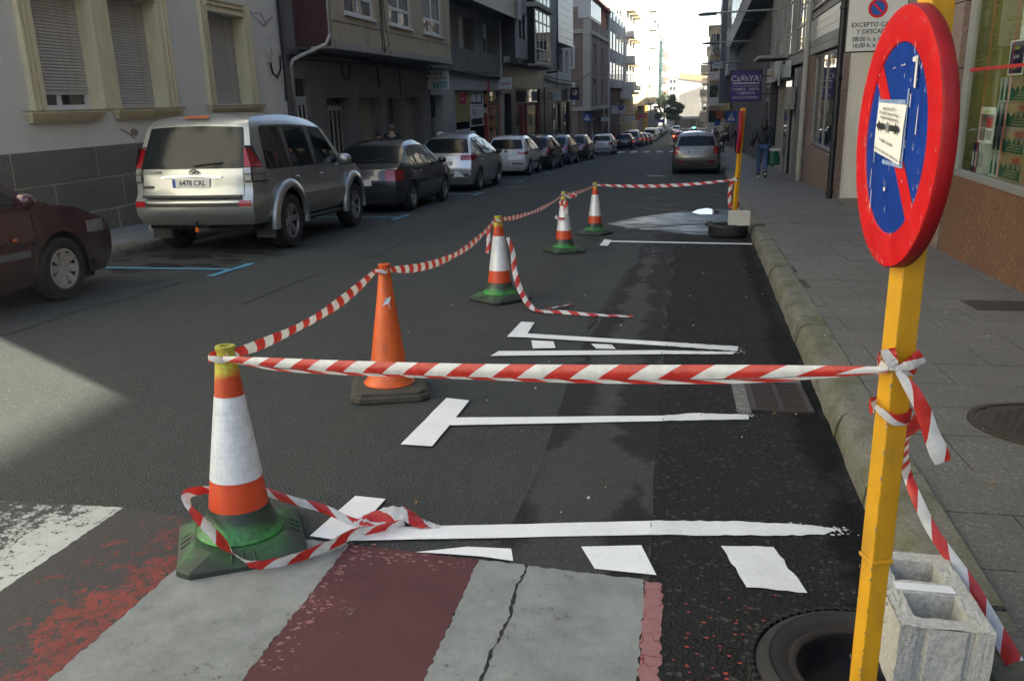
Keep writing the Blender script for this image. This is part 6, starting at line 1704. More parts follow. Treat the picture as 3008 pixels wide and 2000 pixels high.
g = MB(T); g.tube([(.06, 43.4, 5.3), (.06, 43.4, -1.6)], .06, 8); obj('downpipe', g, M['pipe_w'], b, smooth=60)
g = MB(T); g.tube([(.06, 31.3, 2.72), (.07, 35, 2.66), (.07, 39, 2.58), (.06, 43.3, 2.55)], .05, 6); g.tube([(.06, 31.3, 2.66), (.08, 37, 2.5), (.06, 43.3, 2.5)], .035, 6); obj('cable', g, M['cable'], b)

# --- B4 dark tiled block with glazed bay
b = building('L', 43.65, 55.9, 'dark tiled flats with a glazed white bay window above a black shopfront', 16, M['dark_tile'])
H4 = [(47.0, 54.5, -1.9, 2.1), (44.3, 45.9, -1.9, 1.8)]
facade(b, 'L', 43.66, 55.88, -2.8, 3.22, 0, H4, M['black_shop'], .4, name='shop_facade')
g = MB(T); g.box(-.42, -.37, 44.3, 54.5, -1.9, 2.1); obj('shop_back', g, M['beige_panel'], b)
window(b, 'L', 47.0, 54.5, 1.25, 2.1, -.12, 1, gm='win', fm='black_shop')
window(b, 'L', 47.0, 48.9, -1.9, 1.2, -.15, 1, gm='shop_glass', fm='red_frame', t_=.12)
window(b, 'L', 50.4, 54.0, -1.9, 1.2, -.15, 1, gm='shop_glass', fm='black_shop', t_=.1)
for ya in (48.9, 50.1, 54.05): 
    g = MB(T); g.box(-.14, -.02, ya, ya + .25, -1.9, 1.2); obj('red_post', g, M['red_frame'], b)
g = MB(T); g.box(-.35, -.3, 49.15, 50.1, -1.9, 1.2); obj('door', g, M['black_shop'], b)
g = MB(T); g.box(.0, .76, 43.66, 55.55, 3.26, 15.9); g.box(.761, .895, 43.67, 55.54, 3.25, 3.5); g.box(.0, .895, 43.67, 55.54, 3.22, 3.249); obj('jetty_core', g, M['dark_tile'], b)
H4u = [(43.95, 46.0, 4.4, 5.68), (52.0, 54.2, 4.4, 5.74), (46.05, 51.9, 3.25, 15.9)]
facade(b, 'L', 43.72, 55.5, 3.5, 16, .905, [(43.95, 46.0, 4.4, 5.68), (52.0, 54.2, 4.4, 5.74)], M['greyb'], .1, name='upper_facade')
window(b, 'L', 43.95, 46.0, 4.4, 5.68, .82, 2, fm='grey_frame'); window(b, 'L', 52.0, 54.2, 4.4, 5.74, .82, 2, fm='grey_frame')
for zq in (3.3, 6.35):
    g = MB(T); g.box(.9, 1.28, 46.1, 50.9, zq, zq + 2.8); obj('bay_core', g, M['black_hole'], b)
    bay = window(b, 'L', 46.12, 50.88, zq + .02, zq + 2.75, 1.29, 4, rail=zq + 2.15, fm='grey_frame', t_=.06)
    window(b, 'L', 46.2, 50.8, zq + .06, zq + .8, 1.31, 4, fm='grey_frame', t_=.05)
    g = MB(T); g.box(.9, 1.5, 45.9, 51.1, zq + 2.82, zq + 2.98); obj('cornice', g, M['pale_band'], b)
    g = MB(T); g.box(.9, 1.42, 46.0, 51.0, zq - .1, zq - .005); obj('bay_sill', g, M['pale_band'], b)
g = MB(T); g.tube([(.98, 55.6, 16), (.98, 55.6, 3.3), (.9, 55.8, 3.15), (.2, 56, 3.1)], .06, 8); obj('downpipe', g, M['pipe_blue'], b, smooth=60)
g = MB(T); g.box(.15, .5, 43.6, 43.64, 3.3, 3.6); obj('meter_box', g, M['pale_band'], b)

# --- B5 cream house with white tiled jetty and dark bar
b = building('L', 56.0, 68.0, 'narrow cream house with pale tiled jetty above a dark bar front', 15, M['creamb'])
facade(b, 'L', 56.02, 67.98, 2.22, 15, 0.0, [(62.2, 63.8, 3.3, 4.9), (65.2, 66.6, 3.3, 4.9)], M['whiteb'], .2)
for ya in (62.2, 65.2): window(b, 'L', ya, ya + (1.6 if ya < 63 else 1.4), 3.3, 4.9, -.18, 1, rail=4.2)
facade(b, 'L', 56.02, 67.98, -3.3, 2.2, .03, [(58.8, 62.4, -2.9, 1.2), (63.2, 66.8, -2.9, 1.2)], M['black_shop'], .4, name='shop_facade')
g = MB(T); g.box(-.4, -.35, 58.8, 66.8, -2.9, 1.2); obj('shop_back', g, M['beige_panel'], b)
window(b, 'L', 59.6, 62.4, -2.9, 1.2, -.1, 2, gm='shop_glass', fm='black_shop'); window(b, 'L', 63.2, 66.0, -2.9, 1.2, -.1, 2, gm='shop_glass', fm='black_shop')
g = MB(T); g.box(.0, .88, 56.1, 63.0, 4.95, 15); obj('jetty_core', g, M['tile_gap'], b)
for k in range(11):
    for q in range(9):
        g = MB(T); g.box(.881, .90, 56.12 + k*.625, 56.12 + k*.625 + .6, 4.97 + q*.45, 4.97 + q*.45 + .43); obj('tile', g, M['white_tile'], b)
for k in range(2):
    for q in range(9):
        g = MB(T); g.box(.02 + k*.43, .02 + k*.43 + .41, 56.07, 56.095, 4.97 + q*.45, 4.97 + q*.45 + .43); obj('tile', g, M['white_tile'], b)
g = MB(T); g.tube([(.05, 60.9, 4.9), (.06, 60.9, 2.2)], .05, 6); obj('downpipe', g, M['pipe_w'], b)
g = MB(T); g.tube([(.06, 56.2, 2.7), (.1, 60, 2.5), (.08, 68, 2.45)], .05, 6); g.tube([(.06, 56.2, 2.9), (.1, 62, 2.75), (.08, 68, 2.7), (.3, 71, 2.9), (.55, 75.4, 3.5)], .03, 6); obj('cable', g, M['cable'], b)
# things on the opposite side street corner
# --- B6 peach house
r = b = building('L', 75.5, 90.8, 'pinkish brown corner house with cream trim bands and orange attic', 8.9, M['peach'], z0=-5)
facade(b, 'L', 75.5, 90.75, .42, 8.0, .5, [(78.0, 80.2, 4.3, 6.1), (78.6, 80.9, .95, 3.05), (84.6, 86.2, 4.2, 6.0), (84.6, 86.2, 1.0, 3.0)], M['peach'], .25)
for (ya, yb, za, zb) in ((78.0, 80.2, 4.3, 6.1), (78.6, 80.9, .95, 3.05), (84.6, 86.2, 4.2, 6.0), (84.6, 86.2, 1.0, 3.0)): window(b, 'L', ya, yb, za, zb, .28, 2, gm='win', t_=.16, fm='white_frame', sill=.3)
g = MB(T); g.box(-9, .2, 75.52, 90.7, .4, 8.0); g.box(.201, .497, 75.52, 75.9, .41, 7.99); g.box(.201, .497, 90.3, 90.69, .41, 7.99); obj('upper_core', g, M['peach'], b)
g = MB(T)
for (ya, yb, za, zb) in ((75.45, 76.4, .42, 7.9), (81.8, 82.2, .42, 7.9), (90.4, 90.8, .42, 7.9)): g.box(.501, .56, ya, yb, za, zb)
for zq in (.38, 6.75): g.box(.502, .62, 75.44, 90.8, zq, zq + .35)
obj('trim_band', g, M['peach_trim'], b)
g = MB(T)
g.box(-.05, .56, 75.40, 75.498, .42, 7.9)
for zq in (.38, 6.75): g.box(-9, .55, 75.38, 75.497, zq, zq + .35)
obj('trim_band', g, M['peach_trim'], b)
for za in (.9, 3.9):
    g = MB(T); g.box(-1.9, -.75, 75.33, 75.40, za, za + 1.9); f = obj('side_window', g, M['white_frame'], b)
    g = MB(T); g.box(-1.75, -.9, 75.31, 75.329, za + .15, za + 1.75); obj('pane', g, M['greyb'], f)
g = MB(T); g.box(-3.6, .55, 75.6, 83.5, 7.95, 9.6); obj('gallery', g, M['white_frame'], b)
g = MB(T); g.box(-3.4, -1.6, 75.53, 75.598, 8.15, 9.4); obj('gallery_pane', g, M['win'], b)
for k in range(5):
    g = MB(T); g.box(.551, .57, 75.9 + k*1.55, 77.2 + k*1.55, 8.15, 9.45); obj('gallery_pane', g, M['win'], b)
g = MB(T); g.box(-9, .8, 75.4, 90.8, 9.62, 9.8); obj('roof_slab', g, M['orange_roof'], b)
g = MB(T); g.box(-9, .3, 83.6, 90.7, 8.0, 9.6); g.box(-9, -1.0, 76.4, 90.7, 9.8, 11.0); obj('attic', g, M['orange_roof'], b)
for k in range(22):
    g = MB(T); g.box(-.75 + k*0, -.7, 76.5 + k*.6, 76.56 + k*.6, 11.0, 12.0); obj('railing_bar', g, M['white_frame'], b)
facade(b, 'L', 75.6, 90.7, -4.5, .40, .05, [(77.0, 79.2, -3.4, -.4), (81.0, 84.5, -3.3, -.5), (86, 89, -3.5, -.5)], M['brownb'], .3, name='ground_facade')
g = MB(T); g.box(-.3, -.25, 76.5, 89.5, -3.6, -.3); obj('shop_back', g, M['brown_door'], b)
window(b, 'L', 81.0, 84.5, -3.3, -.5, -.15, 3, fm='grey_frame')
g = MB(T); g.tube([(.62, 90.85, 9.6), (.62, 90.85, -4)], .08, 6); obj('downpipe', g, M['white_frame'], b)
# --- far left row: each block is a thing with its own windows and balconies
def block(side, y0, y1, zt, zb, oj, m, mg, label, rows, cols, balc=0, wm='win', zg=None, fm='white_frame', depth=11, core=True):
    z0_ = gz(y1)
    r = building(side, y0, y1, label, zt, m, depth=depth)
    if core:
        g = MB(BT(side)); g.box(-.45, oj - .003, y0 + .05, y1 - .05, zb, zt); obj('jetty', g, m, r)
    g = MB(BT(side)); g.box(-.45, 0, y0 + .04, y1 - .04, z0_ - .5, zb - .004); obj('ground_floor', g, mg, r)
    fh = (zt - zb) / rows
    for i in range(rows):
        for j in range(cols):
            w_ = (y1 - y0) / cols
            ya = y0 + w_*j + w_*.18; yb = ya + w_*.64; za = zb + fh*i + fh*.28; zz = zb + fh*i + fh*.86
            g = MB(BT(side)); g.box(oj, oj + .05, ya, yb, za, zz)
            f = obj('window', g, M[fm], r)
            for (p0, p1) in ((.06, .48), (.52, .94)):
                g = MB(BT(side)); g.box(oj + .051, oj + .06, ya + (yb-ya)*p0, ya + (yb-ya)*p1, za + .06, zz - .06); obj('pane', g, M[wm], f)
            if balc and (j % balc == balc - 1):
                g = MB(BT(side)); g.box(oj + .061, oj + 1.0, ya - .4, yb + .4, za - .55, za - .4); bb = obj('balcony', g, mg if mg != M['black_shop'] else m, r)
                g = MB(BT(side)); g.box(oj + .93, oj + .99, ya - .4, yb + .4, za - .399, za + .45); g.box(oj + .062, oj + .929, ya - .4, ya - .34, za - .399, za + .45); obj('parapet', g, m, bb)
    n = max(1, int((y1 - y0) / 4.5))
    for j in range(n):
        w_ = (y1 - y0) / n; ya = y0 + w_*j + .5; yb = y0 + w_*(j+1) - .5
        g = MB(BT(side)); g.box(.002, .03, ya, yb, gz(yb) + .2, min(zb - .5, gz(ya) + 2.9)); f = obj('shop_window', g, M['grey_frame'], r)
        g = MB(BT(side)); g.box(.031, .04, ya + .12, yb - .12, gz(yb) + .5, min(zb - .6, gz(ya) + 2.7)); obj('pane', g, M['win'], f)
    if zb - gz(y0) > 5:                        # upper windows under a high jetty
        n = int((y1 - y0)/2.4)
        for j in range(n):
            ya = y0 + .5 + j*2.4; g = MB(BT(side)); g.box(.002, .05, ya, ya + 1.7, gz(ya) + 3.3, zb - .5); f = obj('window', g, M[fm], r)
            for p0 in (.1, .9): g = MB(BT(side)); g.box(.051, .06, ya + p0, ya + p0 + .7, gz(ya) + 3.4, zb - .6); obj('pane', g, M[wm], f)
            g = MB(BT(side)); g.box(.0, .22, ya + 1.85, ya + 2.1, gz(ya) - .3, zb - .01); obj('pilaster', g, mg, r)
    g = MB(BT(side)); g.box(-depth, oj + .25, y0, y1, zt + .002, zt + .22); obj('eaves', g, M['pale_band'], r)
    return r
block('L', 90.9, 109.0, 17.5, 2.45, .5, M['greyb'], M['brownb'], 'tall grey rendered flats after the pinkish brown house', 5, 5, 0)
r = block('L', 109.1, 124.0, 20.5, 1.9, .7, M['whiteb'], M['creamb'], 'tall white flats in the sun with deep balconies', 6, 3, 1)
g = MB(T); g.box(.0, 1.6, 108.9, 109.05, 1.2, 3.0); obj('side_panel', g, M['whiteb'], r)
r = block('L', 124.1, 139.0, 21, 2.1, .7, M['whiteb'], M['creamb'], 'white sunlit flats with narrow windows', 6, 3, 0)
block('L', 139.1, 152, 17.5, .0, 1.3, M['creamb'], M['greyb'], 'cream flats jutting low over the pavement', 6, 3, 3)
block('L', 152.1, 168, 16.5, .8, .7, M['whiteb'], M['yellowb'], 'white flats over an ochre yellow ground floor', 5, 3, 0)
block('L', 168.1, 186, 15.0, .2, .9, M['greyb'], M['greyb'], 'grey flats with green glazed galleries', 5, 4, 0)
r = block('L', 186.1, 205, 13.6, -.6, 1.0, M['whiteb'], M['greyb'], 'pale flats with green glazed galleries', 5, 4, 2)
g = MB(T); g.box(1.05, 1.6, 188, 196, -.2, 12.5); obj('gallery', g, M['greenb'], r)
block('L', 205.1, 235, 12.6, -1.0, .8, M['brownb'], M['greyb'], 'brown flats at the end of the left row', 5, 5, 2)

# ------------------------------------------------------------------ right side
T = BT('R')
def rpart(r, name, m, *boxes, **k):
    g = MB(T)
    for q in boxes: g.box(*q)
    return obj(name, g, m, r, **k)
# shop at the near corner
b = building('R', .45, 10.2, 'supermarket corner with brown granite base and large display window', 19, M['greyb'], depth=9.5, o=-2.6)
SH0, SH1, SZ0, SZ1 = .9, 9.95, .62, 4.6
rpart(b, 'granite_base', M['brown_granite'], (-2.7, 0.0, .46, 10.15, -.9, .598))
rpart(b, 'upper_wall', M['pink_granite'], (-2.6, 0.0, .46, 10.15, SZ1 + .06, 19))
rpart(b, 'corner_pier', M['brown_granite'], (-2.6, 0.0, .46, .88, .6, SZ1 + .058))
rpart(b, 'floor_board', M['pale_band'], (-2.6, -.08, .9, 10.1, .6, .635))
rpart(b, 'interior_wall', M['interior'], (-2.6, -2.55, .9, 10.1, .636, SZ1 + .05), (-2.549, -.07, 10.02, 10.12, .636, SZ1 + .05))
rpart(b, 'interior_column', M['interior'], (-2.3, -1.9, 9.2, 9.6, .636, SZ1))
rpart(b, 'interior_column', M['creamb'], (-1.05, -.75, 9.3, 9.75, .636, SZ1))
rpart(b, 'fridge_unit', M['sign_white'], (-.75, -.45, 9.5, 10.0, .636, .86))
f = rpart(b, 'window_frame', M['grey_frame'], (-.06, .012, SH0, SH1, .6, .66), (-.06, .012, SH1 - .05, SH1 + .02, .661, SZ1), (-.06, .012, SH0, SH0 + .05, .661, SZ1), (-.06, .012, SH0 + .051, SH1 - .051, SZ1 - .05, SZ1 + .05))
for (ya, yb) in ((SH0 + .05, 3.9), (3.92, 6.9), (6.92, SH1 - .05)): rpart(f, 'pane', M['shop_glass'], (-.035, -.03, ya, yb, .66, SZ1 - .05))
rpart(f, 'red_line', M['red_line'], (-.028, -.027, 1.0, SH1 - .06, 1.66, 1.69))
for yy in (9.3, 8.6, 7.9): rpart(f, 'red_line', M['red_line'], (-.0265, -.026, yy, yy + .012, .67, SZ1 - .1))
M['fill_glow'] = plain('glowing fill panel', (.8, .8, .7), .4, emit=(1.0, .93, .75), es=2.0)  # added glow panels that brighten the shop interior
for k in range(4): rpart(b, 'fill_panel', M['fill_glow'], (-1.7, -1.5, 1.5 + k*2.2, 2.9 + k*2.2, SZ1 - .09, SZ1 - .045))
# pale ceiling inside
rpart(b, 'ceiling', M['sign_white'], (-2.5, -.1, 1, 10, SZ1 - .04, SZ1 - .01))
def carton(yc, z, dep=.3, L_=.42, H=.236, m='carton'):
    c0 = T(-.18, yc, z)
    r = empty('carton', (c0[0], yc, z), label='', cat='carton', group='cartons stacked in the shop window')
    rpart(r, 'carton_body', M[m], (-.48, -.18, yc - L_/2, yc + L_/2, z, z + H - .003))
    return r, c0
CT = []
levels = [(8.78, .637), (8.78, .875), (8.76, 1.113), (8.74, 1.351)]
names = ['lowest', 'second', 'third', 'top']
for k, (yc, z) in enumerate(levels):
    r, c0 = carton(yc, z, L_=.62)
    r['label'] = '%s carton of the stack in the shop window, red lettering over a green print' % names[k]
    g = MB(T); n_ = 14
    pts = [(.29 - .58*i/n_, .13 + .03*math.sin(i*1.9) + .015*math.sin(i*4.1)) for i in range(n_+1)]
    pl_ = [(-.178, yc + p[0], z + p[1]) for p in pts] + [(-.178, yc - .29, z + .02), (-.178, yc + .29, z + .02)]
    g.face(pl_); obj('green_print', g, M['carton_g'], r)
    pos = Vector(T(-.175, yc - .14, z + .19))
    text('carton_word', 'FROIZ', .07, M['red_line'], r, Matrix.Translation(pos - wloc(r)) @ Matrix.Rotation(-PI/2, 4, 'Z') @ FACE_CAM, sx=1.1)
    g = MB(T); g.box(-.179, -.177, yc - .26, yc - .04, z + .148, z + .154); obj('underline', g, M['sign_blue'], r)
    for q in range(3):
        g = MB(T); g.box(-.177, -.176, yc - .2, yc + .16 - q*.04, z + .04 + q*.025, z + .048 + q*.025); obj('small_print', g, M['carton'], r)
    r2, c2 = carton(yc + .47, z, L_=.28, m='sign_white')
    r2['label'] = '%s white and green bottle carton, beyond the lettered stack in the shop window' % names[k]
    r2['group'] = 'bottle cartons in the shop window'
    for q in (-.07, .06):
        pts = [(q-.035, .02), (q+.035, .02), (q+.035, .12), (q+.012, .17), (q+.012, .23), (q-.012, .23), (q-.012, .17), (q-.035, .12)]
        g = MB(T); g.face([(-.177, yc + .47 + p[0], z + p[1]) for p in pts]); obj('bottle_print', g, M['carton_g'], r2)
for k in range(4):
    yc = 9.84 - k*.1
    c0 = T(-.2, yc, .64)
    r = empty('carton', (c0[0], yc, .64), label='', cat='carton', group='slim upright packs in the shop window')
    r['label'] = ['slim navy pack farthest from the stack in the shop window', 'slim navy pack beside a white one in the shop window', 'slim white pack between navy pack and bottle cartons', 'slim white pack touching the bottle cartons'][k]
    rpart(r, 'pack_body', M['navy' if k < 2 else 'sign_white'], (-.4, -.15, yc - .04, yc + .04, .637, .637 + (.3 if k < 2 else .36)))
    rpart(r, 'pack_stripe', M['sign_white' if k < 2 else 'pale_band'], (-.1499, -.148, yc - .025, yc + .025, .70, .85))
def poster(yc, z, w, h, label, bands, o=-.045):
    c0 = T(o, yc, z)
    r = empty('poster', (c0[0], yc, z), label=label, cat='poster')
    rpart(r, 'sheet', M['paper'], (o - .004, o, yc - w/2, yc + w/2, z, z + h))
    for k, (m, a, b_, c_, d) in enumerate(bands):
        rpart(r, 'printed_area', M[m], (o + .0004, o + .001 + k*.0002, yc - w/2 + w*a, yc - w/2 + w*b_, z + h*c_, z + h*d))
    return r
def ptext(r, body, size, o, yc, z, m, sx=1.0):
    pos = Vector(T(o, yc, z)); text('poster_word', body, size, M[m], r, Matrix.Translation(pos - wloc(r)) @ Matrix.Rotation(-PI/2, 4, 'Z') @ FACE_CAM, sx=sx, extrude=0)
r = poster(9.17, .97, .46, .34, 'white leaflet with yellow heading taped inside the shop window', [('pink_granite', .08, .92, .42, .8), ('red_sign', .1, .5, .45, .7), ('greyb', .08, .45, .1, .36), ('pink_granite', .5, .92, .06, .4)])
ptext(r, 'SUPEROFERTAS', .042, -.043, 9.17, 1.265, 'lime', .95)
r = poster(9.06, 1.6, .42, .32, 'framed navy poster with yellow words standing on the cartons', [('navy', .08, .92, .05, .95)], o=-.2)
ptext(r, 'todos', .06, -.197, 9.06, 1.85, 'lime'); ptext(r, 'los jueves', .045, -.197, 9.06, 1.77, 'paper'); ptext(r, '-10 %', .08, -.197, 9.06, 1.67, 'lime')
r = poster(8.28, 1.9, .55, .7, 'white poster with yellow lettering high in the shop window', [('navy', .15, .9, .45, .95)])
ptext(r, 'OFERTA', .13, -.043, 8.28, 2.05, 'lime')
g = MB(T); g.tube([(.02, 10.45, 1.95), (.07, 10.4, 2.05), (.09, 10.35, 1.95), (.06, 10.35, 1.8)], .012, 6); 
# granite pillar and yellow door recess
b = building('R', 10.25, 19.2, 'pink granite pillar and recessed pale yellow door beside the supermarket window', 19, M['greyb'], depth=9)
pr_z = [(-1.0, -.35), (-.34, .35), (.36, 1.02), (1.03, 1.7), (1.71, 2.38), (2.39, 3.1), (3.11, 4.0), (4.01, 5.2)]
for (za, zb) in pr_z:
    for (ya, yb) in ((10.26, 11.5), (11.51, 12.75), (12.76, 14.0)):
        rpart(b, 'granite_panel', M['pink_granite'], (-.49, .0 + RNG.uniform(0, .002), ya, yb - .004, za, zb), bevel=.002)
rpart(b, 'upper_wall', M['pink_granite'], (-.49, -.004, 10.26, 19.18, 5.201, 19))
rpart(b, 'lintel', M['pink_granite'], (-.49, .0, 14.0, 19.18, 2.5, 5.2))
d = rpart(b, 'door', M['interior'], (-.4, -.32, 14.05, 16.2, -.55, 2.5)); rpart(d, 'panel', M['creamb'], (-.32, -.31, 14.3, 15.95, -.35, 2.3)); rpart(d, 'handle', M['grey_frame'], (-.31, -.26, 15.98, 16.03, .3, .5))
rpart(b, 'door_panel', M['creamb'], (-.4, -.30, 16.22, 17.2, -.6, 2.5)); rpart(b, 'door_jamb', M['whiteb'], (-.4, .004, 17.22, 17.6, -.65, 2.5)); rpart(b, 'step', M['plinth'], (-.4, .12, 14.05, 17.2, -.9, -.5))
for (za, zb_) in ((-.95, -.2), (-.19, .6), (.61, 1.5), (1.51, 2.5)): rpart(b, 'granite_panel', M['pink_granite'], (-.4, .002, 17.61, 19.15, za, zb_), bevel=.002)
g = MB(T); g.tube([(.14, 18.0, 19), (.14, 18.0, -.62)], .062, 12); p_ = obj('downpipe', g, M['pipe_b'], b, smooth=60)
for zz in (-.5, .45, 1.7, 3.0):
    g = MB(T); g.lathe([(.07, 0), (.078, .01), (.078, .05), (.07, .06)], (.14, 18.0, zz), 14); rpart_ = obj('pipe_clip', g, M['pipe_b'], b)
# tiled shop with reflecting window
b = building('R', 19.25, 25.2, 'grey tiled shop with a large reflecting window above pinkish panels', 19, M['greyb'], depth=9)
for k in range(4):
    rpart(b, 'base_panel', M['pink_granite'], (-.4, .0, 19.3 + k*1.1, 20.39 + k*1.1, -1.3, .15), bevel=.003)
window(b, 'R', 19.3, 23.6, .19, 2.38, -.12, 2, fm='grey_frame', gm='win', t_=.06)
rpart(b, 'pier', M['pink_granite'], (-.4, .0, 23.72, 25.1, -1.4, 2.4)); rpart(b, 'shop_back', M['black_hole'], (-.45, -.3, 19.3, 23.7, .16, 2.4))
for i in range(14):
    for j in range(5):
        rpart(b, 'tile', M['white_tile'] if j > 1 else M['greyb'], (-.02, .02, 19.3 + i*.415, 19.3 + i*.415 + .405, 2.42 + j*.17, 2.42 + j*.17 + .162))
rpart(b, 'tile_bed', M['tile_gap'], (-.45, -.021, 19.3, 25.1, 2.4, 3.3))
rpart(b, 'upper_wall', M['greyb'], (-.45, .0, 19.3, 25.1, 3.31, 19))
for z_ in (3.5, 6.4, 9.4, 12.4):
    window(b, 'R', 19.6, 24.4, z_, z_ + 1.7, .003, 3, fm='grey_frame')
g = MB(T); g.tube([(.1, 24.4, 19), (.1, 24.4, -.85)], .075, 10); obj('downpipe', g, M['pipe_w'], b, smooth=60)
for zz in (-.2, 1.1, 2.4, 3.7):
    g = MB(T); g.lathe([(.08, 0), (.09, .01), (.09, .07), (.08, .08)], (.1, 24.4, zz), 12); obj('pipe_collar', g, M['pipe_w'], b)
# shops behind the purple sign
b = building('R', 25.3, 38.0, 'grey shopfronts with tall windows and a canopy behind the purple sign', 19, M['greyb'], depth=9)
for (ya, yb, za, zb, mm) in ((25.4, 27.4, -1.0, 2.2, 'soffit'), (27.6, 28.4, -1.2, 2.2, 'greyb'), (28.6, 30.6, -1.3, 2.0, 'win'), (30.8, 31.3, -1.4, 2.3, 'pale_band'), (31.5, 33.6, -1.4, 2.0, 'pale_band'), (33.8, 34.2, -1.5, 2.3, 'greyb'), (34.4, 37.6, -1.6, 2.0, 'black_hole')):
    rpart(b, 'shop_panel', M[mm], (-.45, RNG.uniform(-.02, .05), ya, yb, za, zb))
rpart(b, 'fascia', M['greyb'], (-.45, .01, 25.4, 37.9, 2.21 + .1, 2.6)); rpart(b, 'upper_wall', M['greyb'], (-.45, -.05, 25.4, 37.9, 2.61, 19))
for (ya, yb) in ((25.7, 28.6), (29.3, 32.2), (33.0, 35.2), (35.8, 37.7)):
    window(b, 'R', ya, yb, 2.65, 4.4, -.04, 3, rail=3.35, fm='grey_frame', t_=.05)
    for z_ in (5.6, 8.6, 11.6): window(b, 'R', ya, yb, z_, z_ + 1.6, -.04, 2, fm='grey_frame', t_=.05)
    rpart(b, 'pilaster', M['pale_band'], (-.04, .12, yb + .1, yb + .3, 2.62, 16))
rpart(b, 'canopy', M['pale_band'], (.0, .95, 31.0, 34.6, 2.62, 2.72)); rpart(b, 'vent_box', M['sign_white'], (.06, .5, 29.0, 30.0, 1.95, 2.45))
g = MB(T); g.tube([(.3, 28.9, 2.4), (.42, 28.7, 2.4), (.42, 28.7, 1.7)], .05, 8); g.tube([(.1, 28.3, 1.5), (.1, 28.3, -.95)], .04, 8); obj('duct', g, M['grey_frame'], b, smooth=60)
rpart(b, 'cabinet', M['pale_band'], (.05, .25, 27.2, 28.2, 1.0, 1.65))
# shop fascia board
c0 = T(.3, 33, 1.9)
r = empty('shop_sign', (c0[0], 33, 1.9), label='long dark shop fascia board with gold letters behind the purple sign', cat='shop sign')
rpart(r, 'board', M['purple'], (.06, .3, 29.6, 36.5, 1.93, 2.4)); rpart(r, 'trim', M['grey_frame'], (.06, .32, 29.6, 36.5, 1.88, 1.928))
text('sign_word', 'Ca$hYA! compra venta', .34, M['lime'], r, Matrix.Translation(Vector(T(.31, 33, 2.16)) - wloc(r)) @ Matrix.Rotation(-PI/2, 4, 'Z') @ FACE_CAM)
# jettied flats further down
def rblock(y0, y1, zt, zb, oj, label, mats=('greyb', 'greyb'), rows=5, cols=4, balc=0, zend=None):
    return block('R', y0, y1, zt, zb, oj, M[mats[0]], M[mats[1]], label, rows, cols, balc, fm='grey_frame', depth=9)
rblock(38.1, 48.5, 19, 5.25, .95, 'dark grey flats jutting out beyond the purple sign', ('greyb', 'soffit'), 4, 4)
rblock(48.6, 77.5, 19, 5.2, .95, 'long grey flats with glazed strips above the pavement', ('greyb', 'soffit'), 4, 9, 0)
rblock(77.6, 88.0, 18, 3.1, .95, 'grey flats with a lower jetty', ('greyb', 'brownb'), 5, 3, 0)
rblock(88.1, 102.0, 17.5, .6, 1.45, 'grey brown flats jutting low over the pavement', ('soffit', 'brownb'), 6, 4, 0)
r = block('R', 105.0, 122.0, 8.9, -2.6, 2.45, M['creamb'], M['creamb'], 'lower cream flats with stacked balconies at the end of the right row', 4, 4, 0, fm='white_frame', depth=9)
for k in range(4):
    g = MB(T); g.box(.9, 2.3, 104.9, 104.99, -2.2 + k*2.85, -.4 + k*2.85); w_ = obj('window', g, M['win'], r)
    g = MB(T); g.box(.6, 2.42, 104.0, 104.89, -2.65 + k*2.85, -2.5 + k*2.85); g.box(.6, 2.42, 104.0, 104.06, -2.499 + k*2.85, -1.7 + k*2.85); obj('balcony', g, M['whiteb'], r)
block('R', 122.2, 150.0, 7.5, -2.6, 2.6, M['greyb'], M['creamb'], 'low grey flats near the street end on the right', 3, 6, 2, depth=9)
block('R', 150.2, 200.0, 6.0, -3.2, 2.6, M['whiteb'], M['greyb'], 'low pale row of houses near the street end', 3, 9, 2, depth=9)
# behind the camera: unseen blocks, the tall one added to shade the junction
r = empty('building', (21, -45, 1.5), label='unseen tall block behind the viewer, added to shade the junction', cat='building')
g = MB(); g.box(21, 36, -50, -2, -1, 17.2); obj('wall', g, M['greyb'], r)
r = empty('building', (-3, -60, 2.2), label='long low block closing the street behind the viewer', cat='building')
g = MB(); g.box(-12, 14, -66, -52, -1, 15); obj('wall', g, M['creamb'], r)

# ------------------------------------------------------------------ end of the street
def poly_house(name, label, pts, y0, y1, m, cat='building'):
    r = empty(name, (pts[0][0], y0, pts[0][1]), label=label, cat=cat)
    g = MB()
    f_ = [(x, y0, z) for x, z in pts]; bk = [(x, y1, z) for x, z in pts]
    g.face(f_); g.face(bk[::-1])
    for i in range(len(pts)): g.face([f_[i], f_[(i+1) % len(pts)], bk[(i+1) % len(pts)], bk[i]])
    obj('wall', g, m, r)
    return r
M['gable'] = plain('shade darkened gable wall', (0.16, 0.155, 0.14), .95, var=.15, vscale=.4, grime=.2)  # shade on the gable put into a darker base colour
poly_house('building', 'blank grey gable wall rising to the right at the street end', [(.95, -8.5), (8.6, -8.5), (8.6, 3.4), (7.8, 3.9), (1.0, 1.6)], 250, 258, M['gable'])
r = poly_house('building', 'wide bright block with orange roof behind the grey gable', [(-3.2, -9), (12, -9), (12, 5.4), (-3.2, 7.0)], 290, 305, M['whiteb'])
g = MB(); g.face([(1.2, 289.6, 6.9), (12, 289.6, 5.3), (12, 296, 6.6), (1.2, 296, 8.6)]); g.face([(1.2, 289.5, 6.6), (12, 289.5, 5.0), (12, 289.6, 5.3), (1.2, 289.6, 6.9)]); obj('roof', g, M['orange_roof'], r)
for k in range(3):
    for q in range(2):
        g = MB(); g.box(-1.9 + q*1.1, -1.2 + q*1.1, 289.9, 289.99, .9 + k*2.2, 1.9 + k*2.2); obj('window', g, M['win'], r)
